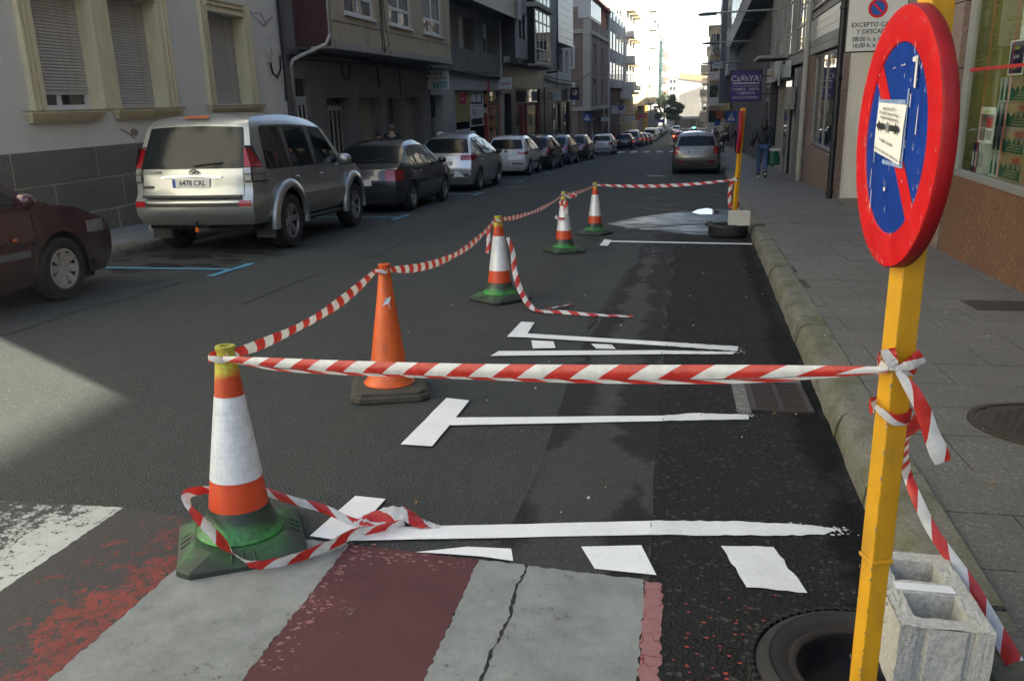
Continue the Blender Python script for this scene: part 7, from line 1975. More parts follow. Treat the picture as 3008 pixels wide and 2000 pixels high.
r = poly_house('building', 'small domed corner building left of the grey gable', [(-2.6, -8), (1.0, -8), (1.0, 1.1), (.2, 2.2), (-2.6, 2.2)], 262, 272, M['greyb'])
r = poly_house('building', 'narrow blue-grey building right of the grey gable', [(7.0, -8), (11.5, -8), (11.5, 3.2), (7.0, 3.2)], 225, 240, M['greyb'])
for k in range(6):
    g = MB(); g.box(7.0, 8.8, 224.0, 224.99, -6 + k*1.5, -5.85 + k*1.5); obj('balcony', g, M['whiteb'], r)
r = empty('market_canopy', (4.5, 215, gz(215)), label='long dark canopy structure across the street end', cat='canopy')
g = MB(); g.box(-.5, 11, 214, 222, -4.2, -3.7); obj('roof', g, M['pipe_b'], r)
for k in range(7):
    g = MB(); g.box(-.3 + k*1.8, -.1 + k*1.8, 214.2, 214.4, gz(214), -4.21); obj('post', g, M['pipe_b'], r)
g = MB(); g.box(-.5, 11, 220, 221, gz(220), -4.21); obj('back_wall', g, M['soffit'], r)
# hill beyond
mb = MB()
def hill(u, v):
    x = -700 + 1400*u; y_ = 420 + 900*v
    return (x, y_, gz(420) - 6 + 34*math.sin(PI*min(1, v*1.6 + .0))*(.6 + .4*math.sin(x*.008 + 1)))
mb.grid(hill, np.linspace(0, 1, 50), np.linspace(0, 1, 14)); struct('hill', mb, plain('wooded hill', (0.06, 0.075, 0.04), .95, var=.4, vscale=.03), smooth='all')

# ------------------------------------------------------------------ hanging and standing signs
def camsign(name, label, cx, y, cz, w, h, m, side, cat='shop sign', arm=True, frame=None, th=.12):
    """flat sign standing out from a wall, its face towards the camera"""
    r = empty(name, (cx, y, cz), label=label, cat=cat)
    g = MB(); g.box(cx - w/2, cx + w/2, y, y + th, cz - h/2, cz + h/2); obj('panel', g, m, r, bevel=.01)
    if frame:
        g = MB()
        for (a, b_, c_, d) in ((-w/2 - .03, w/2 + .03, h/2, h/2 + .03), (-w/2 - .03, w/2 + .03, -h/2 - .03, -h/2), (-w/2 - .03, -w/2, -h/2, h/2), (w/2, w/2 + .03, -h/2, h/2)):
            g.box(cx + a, cx + b_, y - .01, y + th, cz + c_, cz + d)
        obj('frame', g, frame, r)
    if arm:
        wx = LF(y) if side == 'L' else RF(y)
        g = MB()
        for dz in (-h*.3, h*.3): g.tube([(cx, y + th/2, cz + dz), (wx, y + th/2, cz + dz)], .02, 6)
        obj('bracket', g, M['pipe_b'], r)
    return r
def stext(r, body, size, x, y, z, m, sx=1.0, name='sign_word'):
    mm = M[m] if isinstance(m, str) else m
    text(name, body, size, mm, r, Matrix.Translation(Vector((x, y - .004, z)) - wloc(r)) @ FACE_CAM, sx=sx)
def at(y, px, py):
    d = Vector(CR[0])*(px - 1504) + Vector(CR[1])*0
    v = [sum(CR[i][j]*c_ for j, c_ in enumerate((px - 1504, 1000 - py, -2450))) for i in range(3)]
    t = y / v[1]
    return v[0]*t, 1.5 + v[2]*t
x, z = at(31, 1280, 236)
r = camsign('shop_sign', 'white box sign for kitchen furniture with black words and a teal name', x, 31.0, z, .95, .66, M['sign_white'], 'L')
stext(r, 'MUEBLES', .135, x, 31.0, z + .225, 'ink', 1.15); stext(r, 'DE COCINA', .135, x, 31.0, z + .06, 'ink', 1.15)
g = MB(); g.box(x - .12, x + .43, 30.992, 30.999, z - .29, z - .06); obj('teal_patch', g, M['teal'], r)
stext(r, 'Tito', .27, x + .18, 30.99, z - .17, 'sign_white', 1.2)
x, z = at(43, 1480, 246)
r = camsign('shop_sign', 'pale square box sign with red lettering beside the pale downpipe', x, 43.0, z, .78, .55, M['sign_white'], 'L')
stext(r, 'Trazos', .26, x, 43.0, z, 'magenta', 1.0)
for (px, py, y, lab) in ((1356, 291, 36.2, 'magenta hanging sign in front of the yellow shop panel'), (1428, 255, 40.6, 'magenta hanging sign above the notices')):
    x, z = at(y, px, py)
    r = camsign('hanging_sign', lab, x, y, z, .38, .42, M['magenta'], 'L', arm=False, th=.03)
    stext(r, '~%s~' % '\u25E1' if False else '~~~', .14, x, y, z + .02, 'paper'); stext(r, '~~~', .11, x, y, z - .05, 'paper')
    g = MB(); g.tube([(x - .25, y + .015, z + .24), (LF(y), y + .015, z + .24)], .012, 5); obj('rod', g, M['white_frame'], r)
x, z = at(57.2, 1635, 282)
r = camsign('shop_sign', 'small pale lit square sign on the dark bar front', x, 57.2, z, .55, .62, M['sign_white'], 'L')
stext(r, 'BAR', .22, x, 57.2, z, 'greyb')
x, z = at(66.5, 1688, 276)
r = camsign('shop_sign', 'black square sign with a white and red swirl at the bar corner', x, 66.5, z, .72, .9, M['black_shop'], 'L')
g = MB(); g.lathe([(0, 0), (.2, 0)], (x + .02, 66.49, z + .08), 20, 'y'); obj('white_swirl', g, M['sign_white'], r)
g = MB(); g.lathe([(0, 0), (.09, 0)], (x - .06, 66.48, z + .14), 16, 'y'); obj('red_dot', g, M['red_sign'], r)
g = MB(); g.box(x - .22, x + .22, 66.485, 66.495, z - .34, z - .24); obj('underline', g, M['sign_blue'], r)
def pedestrian(px, py, y, s, label, side='L', post=True):
    x, z = at(y, px, py)
    r = empty('crossing_sign', (x, y, gz(y)), label=label, cat='road sign')
    g = MB(); g.box(x - s/2, x + s/2, y, y + .03, z - s/2, z + s/2); obj('panel', g, M['sign_blue'], r, bevel=.01)
    g = MB(); g.prism([(x - s*.38, z - s*.34), (x + s*.38, z - s*.34), (x, z + s*.38)], 0, .01)
    for i, v in enumerate(g.v): g.v[i] = (v[0], y - .002 - v[2], v[1])
    obj('white_triangle', g, M['sign_white'], r)
    g = MB(); k = s
    g.tube([(x, y - .02, z - .02*k), (x - .01*k, y - .02, z + .12*k)], .035*k, 6)
    g.ball((x, y - .02, z + .18*k), .035*k, .01, .035*k, 8, 5)
    g.tube([(x, y - .02, z - .02*k), (x - .08*k, y - .02, z - .2*k)], .022*k, 5); g.tube([(x, y - .02, z - .02*k), (x + .09*k, y - .02, z - .2*k)], .022*k, 5)
    g.tube([(x, y - .02, z + .1*k), (x + .08*k, y - .02, z)], .016*k, 5); g.tube([(x, y - .02, z + .1*k), (x - .08*k, y - .02, z)], .016*k, 5)
    obj('walking_figure', g, M['ink'], r)
    if post:
        g = MB(); g.tube([(x, y + .05, gz(y)), (x, y + .05, z + s*.3)], .035, 8); obj('post', g, M['grey_frame'], r)
    return r
pedestrian(1724, 346, 72, .66, 'blue pedestrian crossing sign on the left before the pinkish brown house')
pedestrian(2148, 344, 62, .75, 'blue pedestrian crossing sign on the right below the purple sign')
# purple sign
x, z = at(34.2, 2191, 253)
r = camsign('shop_sign', 'purple box sign with white words hanging over the right pavement', x, 34.2, z, 1.12, 1.09, M['purple'], 'R', frame=M['pipe_b'], th=.2)
stext(r, 'Ca$hYA!', .30, x, 34.19, z + .26, 'sign_white', 1.0)
g = MB(); g.box(x - .5, x + .5, 34.185, 34.195, z + .07, z + .12); g.box(x - .5, x + .5, 34.185, 34.195, z - .02, z - .005); obj('white_bar', g, M['sign_white'], r)
stext(r, 'COMPRA - VENTA', .135, x, 34.19, z - .13, 'sign_white', .9); stext(r, 'Y EMPE\u00d1OS', .135, x, 34.19, z - .27, 'sign_white', .95); stext(r, 'VENTA RECUPERABLE', .115, x, 34.19, z - .43, 'sign_white', .85)
# loading sign behind the red disc
x, z = at(10.8, 2575, 70)
r = empty('loading_sign', (x + .05, 10.85, gz(10.85) + .145), label='white loading-hours sign with black rim partly behind the big red disc', cat='road sign')
Yp = 10.8
w_, h_ = .66, .62
g = MB(); g.box(x - w_/2, x + w_/2, Yp, Yp + .03, z - h_/2, z + h_/2); obj('back_plate', g, M['ink'], r, bevel=.012)
g = MB(); g.box(x - w_/2 + .015, x + w_/2 - .015, Yp - .004, Yp - .001, z - h_/2 + .015, z + h_/2 - .015); obj('white_face', g, plain('sign paint off white', (.5, .5, .5), .5, var=.03), r)
def dsk(nm, rr, m, yy, cx_=x, cz_=0, ri=0):
    g = MB(); g.lathe([(ri, 0), (rr, 0)], (cx_, yy, cz_), 32, 'y'); return obj(nm, g, m, r)
zc = z + .165; xc = x - .0
dsk('small_red_disc', .105, M['red_sign'], Yp - .006, xc, zc); dsk('small_blue_disc', .078, M['sign_blue'], Yp - .008, xc, zc)
g = MB(); g.face([(xc + a*math.cos(-.785) - c_*math.sin(-.785), Yp - .010, zc + a*math.sin(-.785) + c_*math.cos(-.785)) for a, c_ in ((-.085, -.01), (.085, -.01), (.085, .01), (-.085, .01))]); obj('small_bar', g, M['red_sign'], r)
stext(r, 'EXCEPTO CARGA', .068, x, Yp - .002, z - .01, 'ink', 1.0); stext(r, 'Y DESCARGA', .068, x - .01, Yp - .002, z - .085, 'ink', 1.0)
stext(r, '08:00 h. a 13:00 h.', .068, x - .01, Yp - .002, z - .165, 'ink', .95); stext(r, '16:00 h. a 19:00 h.', .068, x - .01, Yp - .002, z - .235, 'ink', .95)
g = MB(); g.tube([(x + .27, Yp + .08, gz(Yp) + .14), (x + .27, Yp + .08, 2.9)], .035, 10); obj('post', g, M['grey_frame'], r, smooth=60)
# far left shop signs
def wsign(px, py, y, w, h, m, label, body=None, bs=.3, bm='ink', name='shop_sign'):
    x, z = at(y, px, py)
    r = camsign(name, label, x, y, z, w, h, M[m] if isinstance(m, str) else m, 'L' if px < 2050 else 'R')
    if body: stext(r, body, bs, x, y, z, bm)
    return r
wsign(1817, 323, 92, 1.55, .78, 'sign_white', 'long pale sign above the pavement beyond the pinkish brown house', 'CAFE', .4, 'greyb')
wsign(1849, 350, 96, 1.2, .5, 'sign_white', 'pale grey low sign beside the long pale one', 'HOGAR', .3, 'greyb')
wsign(1871, 334, 112, .42, .75, 'yellowb', 'small yellow upright sign in the far row')
wsign(1881, 341, 114, .45, .5, 'magenta', 'red square sign, nearer one of the two far red signs')
wsign(1895, 341, 118, .45, .55, 'magenta', 'red square sign with white marks, farther of the two far red signs', '50', .3, 'sign_white')
wsign(1873, 349, 110, .5, .5, 'orange_sign', 'orange square sign under the yellow one')
wsign(1942, 356, 150, 1.2, .55, 'purple', 'purple sign deep in the left row')
wsign(1779, 351, 84, .9, .42, 'sign_white', 'white awning board under the pinkish brown house')
x, z = at(90, 1824, 316)
r = empty('round_sign', (x, 90, z), label='round dark blue sign on the grey flats', cat='shop sign')
g = MB(); g.lathe([(0, 0), (.3, 0), (.3, .1), (0, .1)], (x, 90, z), 24, 'y'); obj('disc', g, M['purple'], r, smooth=50)
g = MB(); g.tube([(x, 90.05, z), (LF(90) + .5, 90.05, z)], .02, 5); obj('bracket', g, M['pipe_b'], r)
stext(r, '99', .25, x, 89.99, z, 'sign_white')
x, z = at(118, 2098, 348)
r = empty('pharmacy_cross', (x, 118, z), label='lit green pharmacy cross on the right row', cat='shop sign')
g = MB(); g.box(x - .42, x + .42, 118, 118.15, z - .16, z + .16); g.box(x - .16, x + .16, 117.99, 118.16, z - .42, z + .42); obj('cross', g, M['green_cross'], r)
g = MB(); g.tube([(x, 118.07, z), (x + 2.2, 118.07, z)], .03, 5); obj('bracket', g, M['pipe_b'], r)
wsign(2118, 338, 98, .95, .75, 'orange_sign', 'orange box sign beside the green cross')
wsign(2137, 338, 88, .8, .8, 'brown_door', 'dark red box sign behind the blue crossing sign')
wsign(2107, 362, 92, .55, .5, 'sign_blue', 'small blue and white sign below the orange one')
x, z = at(72, 2108, 192)
r = camsign('shop_sign', 'white rounded box sign high on the right row', x, 72, z, .85, .5, M['sign_white'], 'R', th=.4)
stext(r, 'MUEBLES', .16, x, 71.99, z, 'ink')
# street lamps on wall arms
for i, (y, px0, px1, py) in enumerate(((33, 2050, 2170, 41), (48, 2062, 2145, 127), (64, 2061, 2140, 186), (90, 2066, 2110, 219))):
    x0, z0_ = at(y, px0, py); x1, z1_ = at(y, px1, py)
    r = empty('street_lamp', (RF(y) - .9, y, z0_), label=['nearest and highest arm lamp reaching over the street from the right', 'second arm lamp, below the highest one', 'third arm lamp, just above the white box sign', 'smallest and farthest arm lamp on the right'][i], cat='street lamp', group='arm lamps over the street')
    L_ = x1 - x0
    g = MB(); g.tube([(x0 + L_*.42, y, z0_), (RF(y) - .3, y, z0_ + .02)], .035, 8); obj('arm', g, M['grey_frame'], r, smooth=60)
    g = MB(); g.grid(lambda u, v: (x0 + L_*.46*u, y - .15 + .3*v, z0_ - .02 + .05*math.sin(PI*v)*min(1, u*3)), np.linspace(0, 1, 6), np.linspace(0, 1, 5)); g.box(x0 + L_*.02, x0 + L_*.46, y - .14, y + .14, z0_ - .07, z0_ - .021); obj('lamp_head', g, M['pipe_b'], r, smooth=50)
    g = MB(); g.box(x0 + L_*.05, x0 + L_*.3, y - .1, y + .1, z0_ - .085, z0_ - .071); obj('lens', g, M['lamp_clear'], r)
# unlit Christmas wire figures strung across
M['wire'] = plain('thin white wire', (.3, .3, .29), .6)
for k, (y, px0, px1, py0, py1) in enumerate(((80, 1790, 1985, 215, 288), (110, 1880, 2060, 250, 330), (150, 1940, 2090, 200, 300))):
    x0, z0_ = at(y, px0, py1); x1, z1_ = at(y, px1, py0)
    r = empty('light_garland', ((x0 + x1)/2, y, z0_), label=['nearest unlit wire garland strung over the street in looping arcs', 'middle unlit wire garland strung over the street', 'farthest unlit wire garland in front of the bright block'][k], cat='garland', group='unlit wire garlands over the street')
    g = MB(); g.tube([(LF(y) + .5, y, z1_ + .1), ((x0+x1)/2, y, z1_ - .1), (RF(y), y, z1_ + .15)], .012, 4); obj('span_wire', g, M['cable'], r)
    g = MB()
    W_ = x1 - x0; H_ = z1_ - z0_
    for q in range(10):
        cx_ = x0 + W_*(q + .5)/10; rr2 = H_*RNG.uniform(.25, .48); cz_ = z1_ - rr2 - RNG.uniform(0, H_*.3)
        a0 = RNG.random()*6
        for s_ in (1, .75, .5):
            g.tube([(cx_ + rr2*s_*math.cos(a0 + t_), y + RNG.uniform(-.05, .05), cz_ + rr2*s_*math.sin(a0 + t_)*.8) for t_ in np.linspace(0, 3.6, 9)], .007, 3, cap=False)
    tag(obj('wire_loops', g, M['wire'], r), kind='stuff')

# ------------------------------------------------------------------ trees and plants
def leafmat(name, c0, c1):
    m, t, b = newmat(name)
    oi = N(t, 'ShaderNodeNewGeometry')
    t.links.new(mixc(t, oi.outputs['Random Per Island'], c0, c1), b.inputs['Base Color'])
    b.inputs['Roughness'].default_value = 0.6
    return m
M['leaf'] = leafmat('dark evergreen leaves', (0.02, 0.045, 0.018), (0.07, 0.10, 0.035))
M['bark'] = plain('grey brown bark', (0.09, 0.07, 0.05), .9, var=.3, vscale=6)
def leaves(g, c, rad, n, s, rnd, flat=.8):
    for i in range(n):
        d = Vector((rnd.gauss(0, 1), rnd.gauss(0, 1), rnd.gauss(0, 1))).normalized() * rnd.random()**.4
        p = Vector(c) + Vector((d.x*rad, d.y*rad, d.z*rad*flat))
        a = Vector((rnd.gauss(0, 1), rnd.gauss(0, 1), rnd.gauss(0, 1))).normalized(); b_ = a.cross(Vector((rnd.gauss(0, 1), rnd.gauss(0, 1), rnd.gauss(0, 1)))).normalized()
        g.face([p - a*s, p - b_*s*.6, p + a*s, p + b_*s*.6])
def tree(x, y, h, rad, label, n=1600, s=.22, seed=1, group=None):
    rnd = random.Random(seed)
    r = empty('street_tree', (x, y, gz(y)), label=label, cat='tree', group=group)
    z = gz(y)
    g = MB(); g.tube([(x, y, z), (x + .05, y, z + h*.3), (x, y + .1, z + h*.55), (x + .1, y, z + h*.8)], [.2, .16, .12, .05], 8)
    for q in range(6):
        a = rnd.random()*6.28; g.tube([(x, y, z + h*.4), (x + rad*.4*math.cos(a), y + rad*.4*math.sin(a), z + h*.6), (x + rad*.8*math.cos(a), y + rad*.8*math.sin(a), z + h*.75)], [.08, .05, .02], 5)
    obj('trunk', g, M['bark'], r, smooth=60)
    g = MB()
    for q in range(16):
        a = rnd.random()*6.28; rr2 = rad*.7*rnd.random()**.5; cz_ = z + h*rnd.uniform(.4, .92)
        leaves(g, (x + rr2*math.cos(a), y + rr2*math.sin(a), cz_), rad*rnd.uniform(.25, .45), n//16, s, rnd)
    tag(obj('crown', g, M['leaf'], r), kind='stuff')
tree(-2.2, 175, 7.8, 2.6, 'dark evergreen tree at the end of the left parked row', 2600, .2, 3)
tree(.2, 190, 6.4, 1.9, 'lower dark tree just before the grey gable', 1800, .2, 4)
tree(8.2, 205, 5.2, 2.0, 'dark tree at the right end of the street below the narrow blue-grey building', 1500, .2, 6)
for (x, y, lab) in ((4.9, 83, 'leafy potted shrub on the right pavement beyond the bending people'), (5.4, 92, 'farther leafy potted shrub on the right pavement')):
    r = empty('potted_shrub', (x, y, gz(y) + .14), label=lab, cat='plant')
    g = MB(); g.lathe([(0, 0), (.25, 0), (.33, .5), (.28, .5), (.27, .4), (0, .4)], (x, y, gz(y) + .145), 20); obj('pot', g, M['peach'], r, smooth=45)
    g = MB(); rnd = random.Random(int(y)); 
    for q in range(5): g.tube([(x, y, gz(y) + .5), (x + rnd.uniform(-.3, .3), y + rnd.uniform(-.3, .3), gz(y) + 1.5)], .015, 4)
    obj('stem', g, M['bark'], r)
    g = MB(); leaves(g, (x, y, gz(y) + 1.35), .6, 380, .07, rnd, 1.3); tag(obj('foliage', g, M['leaf'], r), kind='stuff')
for (y, z_, lab) in ((100, 6.4, 'balcony plants trailing from the upper right flats'), (99, 2.2, 'balcony plants trailing lower on the right flats')):
    r = empty('balcony_plant', (RF(y) - 1.6, y, z_), label=lab, cat='plant')
    g = MB(); leaves(g, (RF(y) - 1.6, y, z_), .7, 300, .09, random.Random(int(z_*9)), 1.4); tag(obj('foliage', g, M['leaf'], r), kind='stuff')
    g = MB(); g.box(RF(y) - 2.0, RF(y) - 1.2, y - .15, y + .15, z_ - .7, z_ - .45); obj('planter', g, M['peach'], r)

# ------------------------------------------------------------------ people
def skinmesh(name, joints, edges, parent, m, sub=2, smooth=True):
    names = list(joints)
    me = bpy.data.meshes.new(name)
    me.from_pydata([joints[n][:3] for n in names], [(names.index(a), names.index(b)) for a, b in edges], [])
    o = bpy.data.objects.new(name, me); COL.objects.link(o)
    o.parent = parent
    md = o.modifiers.new('skin', 'SKIN'); md.use_smooth_shade = True
    if not me.skin_vertices:
        bpy.context.view_layer.objects.active = o
    sv = me.skin_vertices[0].data if me.skin_vertices else None
    if sv:
        for i, n in enumerate(names):
            rr = joints[n][3]; rr = rr if isinstance(rr, tuple) else (rr, rr)
            sv[i].radius = rr; sv[i].use_root = (i == 0)
    s_ = o.modifiers.new('sub', 'SUBSURF'); s_.levels = sub; s_.render_levels = sub
    me.materials.append(m)
    # settle the modifiers into plain geometry
    dg = bpy.context.evaluated_depsgraph_get(); dg.update()
    ev = o.evaluated_get(dg); nm = bpy.data.meshes.new_from_object(ev)
    o.modifiers.clear(); o.data = nm
    nm.polygons.foreach_set('use_smooth', [True]*len(nm.polygons))
    if not nm.materials: nm.materials.append(m)
    return o
M['skin'] = plain('skin', (0.42, 0.24, 0.17), .55, var=.06)
M['hair_dark'] = plain('dark hair', (0.022, 0.015, 0.012), .5, var=.3, vscale=30, bmp=.4, bscale=90)
M['hair_grey'] = plain('greying hair', (0.1, 0.085, 0.07), .6, var=.3, vscale=30, bmp=.4)
M['jacket_navy'] = plain('dark navy padded jacket', (0.012, 0.014, 0.026), .6, var=.2, vscale=12, bmp=.4, bscale=22)
M['jacket_black'] = plain('black jacket', (0.012, 0.012, 0.014), .75, var=.2, vscale=9, bmp=.2, bscale=30)
M['jacket_brown'] = plain('dark brown jacket', (0.022, 0.017, 0.014), .8, var=.25, vscale=9, bmp=.2, bscale=30)
M['jeans'] = plain('faded blue jeans', (0.035, 0.075, 0.17), .8, var=.35, vscale=7, bmp=.2, bscale=200)
M['dark_trousers'] = plain('dark trousers', (0.012, 0.012, 0.016), .8)
M['shoe'] = plain('dark shoe', (0.02, 0.02, 0.022), .6)
M['sole'] = plain('white sole', (.6, .6, .6), .6)
def person(x, y, rz, label, jacket, trousers, hair, H=1.7, pose='walk', long_hair=False, dz=.145, zabs=None, group=None, padded=False):
    r = empty('person', (x, y, gz(y) + dz if zabs is None else zabs), rz, label, 'person', group)
    k = H / 1.72
    lean = 0.0
    P = {}
    def J(n, x_, y_, z_, rad): P[n] = (x_*k, y_*k, z_*k, tuple(q*k for q in rad) if isinstance(rad, tuple) else rad*k)
    if pose == 'bend':
        J('pelvis', 0, -.12, .92, (.13, .11)); J('waist', 0, .02, 1.02, (.13, .10)); J('chest', 0, .26, 1.16, (.16, .12)); J('neck', 0, .42, 1.24, .055); J('head', 0, .50, 1.24, .08); J('crown', 0, .60, 1.25, .085)
        sh = [(-.17, .36, 1.18), (.17, .36, 1.18)]; el = [(-.2, .42, .92), (.2, .45, .92)]; ha = [(-.16, .5, .70), (.14, .55, .70)]
        hip = [(-.09, -.12, .88), (.09, -.12, .88)]; kn = [(-.1, -.04, .47), (.1, -.08, .47)]; an = [(-.1, -.06, .08), (.11, -.1, .08)]; toe = [(-.1, .08, .035), (.12, .05, .035)]
    else:
        J('pelvis', 0, 0, .95, (.145, .11)); J('waist', 0, .0, 1.08, (.125, .10)); J('chest', 0, .01, 1.30, (.165, .12)); J('neck', 0, .0, 1.47, .055); J('head', 0, .015, 1.57, .082); J('crown', 0, .01, 1.65, .085)
        sh = [(-.185, 0, 1.41), (.185, 0, 1.41)]; el = [(-.27, -.05, 1.13), (.25, -.03, 1.14)]; ha = [(-.33, .03, .89), (.29, .10, .93)]
        hip = [(-.09, 0, .90), (.09, 0, .90)]
        if pose == 'walk': kn = [(-.10, .06, .49), (.085, -.06, .50)]; an = [(-.10, .06, .09), (.08, -.30, .20)]; toe = [(-.11, .2, .03), (.085, -.28, .06)]
        else: kn = [(-.1, .02, .49), (.1, .02, .49)]; an = [(-.1, 0, .08), (.1, 0, .08)]; toe = [(-.11, .15, .03), (.11, .15, .03)]
    for i, s_ in enumerate('lr'):
        J('sh'+s_, *sh[i], .056); J('el'+s_, *el[i], .045); J('ha'+s_, *ha[i], .03)
        hv = Vector(ha[i]) - Vector(el[i]); hv.normalize(); pm_ = Vector(ha[i]) + hv*.05
        J('pa'+s_, *pm_, (.035, .02))
        J('hip'+s_, *hip[i], .085); J('kn'+s_, *kn[i], .058); J('an'+s_, *an[i], .04); J('toe'+s_, *toe[i], .036)
    E_ = [('pelvis', 'waist'), ('waist', 'chest'), ('chest', 'neck'), ('neck', 'head'), ('head', 'crown')]
    for s_ in 'lr': E_ += [('chest', 'sh'+s_), ('sh'+s_, 'el'+s_), ('el'+s_, 'ha'+s_), ('ha'+s_, 'pa'+s_), ('pelvis', 'hip'+s_), ('hip'+s_, 'kn'+s_), ('kn'+s_, 'an'+s_), ('an'+s_, 'toe'+s_)]
    skinmesh('body', P, E_, r, M['skin'])
    def sub(names, edges, grow, m, nm, over={}):
        Q = {}
        for n in names:
            p = P[n]; rad = p[3]; rad = tuple(q + grow*k for q in rad) if isinstance(rad, tuple) else rad + grow*k
            Q[n] = (p[0], p[1], p[2], over.get(n, rad))
        return skinmesh(nm, Q, edges, r, m)
    gr = .032 if padded else .022
    sub(['waist', 'pelvis', 'chest', 'shl', 'ell', 'hal', 'shr', 'elr', 'har'], [('pelvis', 'waist'), ('waist', 'chest'), ('chest', 'shl'), ('shl', 'ell'), ('ell', 'hal'), ('chest', 'shr'), ('shr', 'elr'), ('elr', 'har')], gr, jacket, 'jacket')
    if padded:
        for zq in (1.02, 1.10, 1.18, 1.26, 1.34):
            g = MB(); g.lathe([(.185*k, -.004), (.189*k, 0), (.185*k, .004)], (0, 0.0, 0), 30)
            for i, v in enumerate(g.v): g.v[i] = (v[0]*.98, v[1]*.78, v[2] + zq*k)
            obj('quilt_seam', g, M['jacket_black'], r, world=False)
    sub(['pelvis', 'hipl', 'knl', 'anl', 'hipr', 'knr', 'anr'], [('pelvis', 'hipl'), ('hipl', 'knl'), ('knl', 'anl'), ('pelvis', 'hipr'), ('hipr', 'knr'), ('knr', 'anr')], .014, trousers, 'trousers')
    for s_ in 'lr':
        a, t_ = Vector(P['an'+s_][:3]), Vector(P['toe'+s_][:3])
        g = MB(); d = (t_ - a); d2 = Vector((d.x, d.y, d.z))
        g.tube([a + Vector((0, -.05*k if pose != 'x' else 0, -.03*k)), a + Vector((0, 0, -.0)), t_ + Vector((0, -.02, 0)), t_ + d.normalized()*.05*k], [.04*k, .052*k, .044*k, .025*k], 10)
        obj('shoe', g, M['shoe'], r, smooth=70, world=False)
        g = MB(); g.tube([a + Vector((0, -.055*k, -.06*k)), t_ + Vector((0, .03, -.025*k))], [.028*k, .03*k], 8); obj('sole', g, M['sole'], r, smooth=70, world=False)
        # fingers and thumb
        hv = (Vector(P['ha'+s_][:3]) - Vector(P['el'+s_][:3])).normalized(); pb = Vector(P['pa'+s_][:3])
        g = MB(); sd = Vector((0, 1, 0)) - hv*hv.y; sd.normalize(); inn = hv.cross(sd) * (1 if s_ == 'l' else -1)
        for q, L_ in enumerate((.062, .07, .066, .052)):
            b0 = pb + sd*((q - 1.5)*.017*k)
            g.tube([b0, b0 + hv*L_*.5*k, b0 + hv*L_*.85*k + inn*.02*k, b0 + hv*L_*.8*k + inn*.035*k], [.0095*k, .009*k, .008*k, .006*k], 6)
        g.tube([pb + sd*.028*k - hv*.03*k, pb + sd*.045*k + hv*.005*k, pb + sd*.04*k + hv*.03*k + inn*.015*k], [.011*k, .010*k, .008*k], 6)
        obj('fingers', g, M['skin'], r, smooth=70, world=False)
    hc = Vector(P['head'][:3]).lerp(Vector(P['crown'][:3]), .6)
    g = MB()
    if pose == 'bend': g.ball((hc.x, hc.y - .0, hc.z + .03*k), .098*k, .12*k, .10*k, 16, 10)
    else: g.ball((hc.x, hc.y - .022*k, hc.z + .0*k), .096*k, .105*k, .108*k, 16, 10)
    if long_hair:
        g.tube([(0, -.03*k, 1.66*k), (0, -.05*k, 1.58*k), (.0, -.085*k, 1.49*k), (0, -.105*k, 1.41*k), (0, -.115*k, 1.36*k)], [.08*k, .098*k, .092*k, .07*k, .03*k], 12)
    obj('hair', g, hair, r, smooth=70, world=False)
    # face on the side away from the nape
    if pose != 'bend':
        g = MB(); g.ball((0, .105*k, 1.585*k), .014*k, .022*k, .022*k, 8, 6); obj('nose', g, M['skin'], r, smooth=70, world=False)
        for s_ in (-1, 1):
            g = MB(); g.ball((s_*.03*k, .088*k, 1.61*k), .012*k, .008*k, .007*k, 8, 6); obj('eye', g, M['sole'], r, smooth=70, world=False)
            g = MB(); g.ball((s_*.09*k, .0, 1.59*k), .012*k, .02*k, .03*k, 8, 6); obj('ear', g, M['skin'], r, smooth=70, world=False)
        g = MB(); g.ball((0, .092*k, 1.548*k), .024*k, .008*k, .006*k, 8, 6); obj('mouth', g, M['lamp_red'], r, smooth=70, world=False)
    return r, P
wr_, P = person(2.62, 26.6, -.03, 'person walking away in navy padded jacket and blue jeans, holding a carrier bag', M['jacket_navy'], M['jeans'], M['hair_dark'], 1.74, 'walk', True, padded=True)
# carrier bag held in the hand: a thing of its own
hx, hy, hz = (wr_.location + Vector((P['par'][0], P['par'][1], P['par'][2])))
bg_ = empty('carrier_bag', (hx + .02, hy, hz - .55), label='green and white carrier bag hanging from the walking person\'s hand', cat='bag')
g = MB(); g.grid(lambda u, v: (hx + .02 + (.19 + .02*math.sin(v*5))*math.cos(u)*(1 - .25*max(0, v-.75)/.25), hy + .10*math.sin(u), hz - .55 + .42*v), np.linspace(0, 2*PI, 17), np.linspace(0, 1, 8)); obj('bag_body', g, plain('dark green plastic bag', (0.012, 0.10, 0.05), .45, bmp=.4, bscale=14), bg_, smooth=50)
g = MB(); g.grid(lambda u, v: (hx + .02 + .20*math.cos(u), hy + .108*math.sin(u), hz - .13 + .07*v), np.linspace(0, 2*PI, 17), [0, 1]); obj('white_upper', g, M['sole'], bg_, smooth=50)
g = MB()
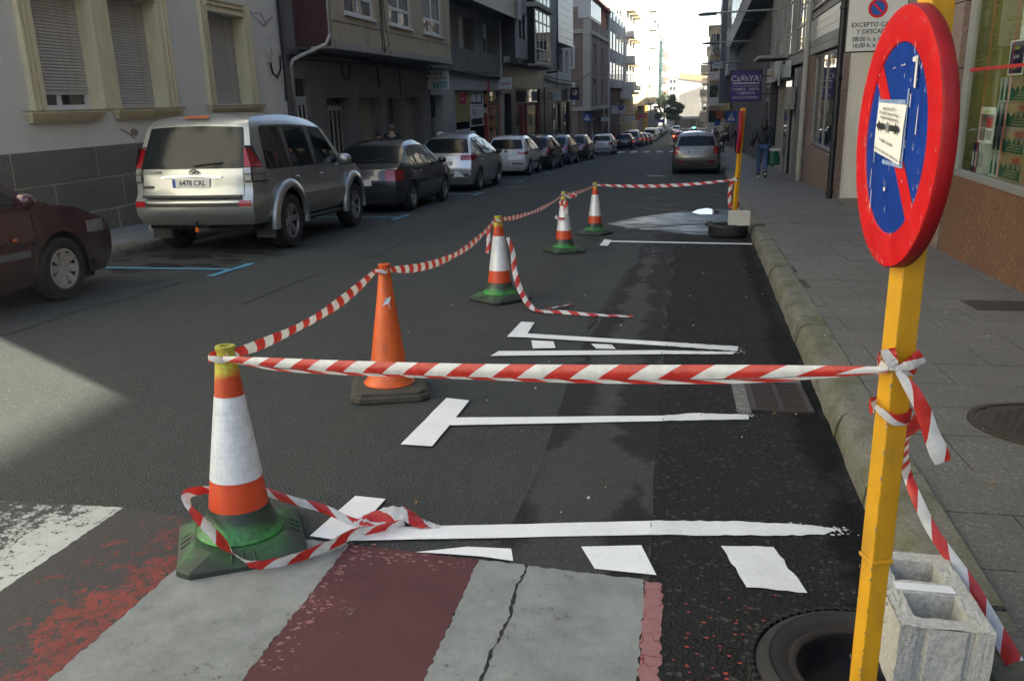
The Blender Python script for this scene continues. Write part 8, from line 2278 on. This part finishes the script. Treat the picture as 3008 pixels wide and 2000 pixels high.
for s_ in (-.07, .07): g.tube([(hx + .02 - .1, hy + s_*.5, hz - .08), (hx, hy, hz + .0), (hx + .12, hy + s_*.5, hz - .08)], .012, 5)
obj('handle', g, M['sole'], bg_)
person(LF(24.2) + .82, 24.2, .15, 'person with short greying hair and dark hooded jacket behind the graphite car', M['jacket_brown'], M['dark_trousers'], M['hair_grey'], 1.74, 'walk')
person(LF(23.9) + .5, 23.95, .05, 'shorter dark-clad person close beside the grey-haired one', M['jacket_black'], M['dark_trousers'], M['hair_dark'], 1.58, 'stand')
person(3.15, 58.5, -.6, 'person in black bending forward on the right pavement beyond the estate car', M['jacket_black'], M['dark_trousers'], M['hair_dark'], 1.72, 'bend')
person(4.0, 57.0, .1, 'person in dark coat standing next to the bending one', M['jacket_black'], M['dark_trousers'], M['hair_dark'], 1.7, 'stand')
person(3.35, 74, .1, 'dark-clad person on the right pavement just above the estate car roof', M['jacket_black'], M['dark_trousers'], M['hair_dark'], 1.72, 'stand')
person(LF(58) + .6, 58, .0, 'dark figure in the doorway of the bar on the left', M['jacket_black'], M['dark_trousers'], M['hair_dark'], 1.7, 'stand')
person(LF(93) + .7, 93, .0, 'dark figure on the left pavement below the grey rendered flats', M['jacket_black'], M['dark_trousers'], M['hair_dark'], 1.7, 'stand')
# scooter-like bright mirror seen beyond the parked cars

# ------------------------------------------------------------------ added thin haze volume, standing for glare at the far end
mh = bpy.data.materials.new('pale haze'); mh.use_nodes = True
ht = mh.node_tree; ht.nodes.clear()
pv_ = ht.nodes.new('ShaderNodeVolumePrincipled'); pv_.inputs['Color'].default_value = (0.9, 0.93, 0.95, 1); pv_.inputs['Density'].default_value = 0.0007; pv_.inputs['Anisotropy'].default_value = 0.0
ho = ht.nodes.new('ShaderNodeOutputMaterial'); ht.links.new(pv_.outputs[0], ho.inputs['Volume'])
g = MB(); g.box(-1000, 1000, -500, 1600, -60, 60)
tag(obj('glare_veil', g, mh), kind='stuff', label='thin pale haze added to whiten the far street')
SC.cycles.volume_bounces = 0
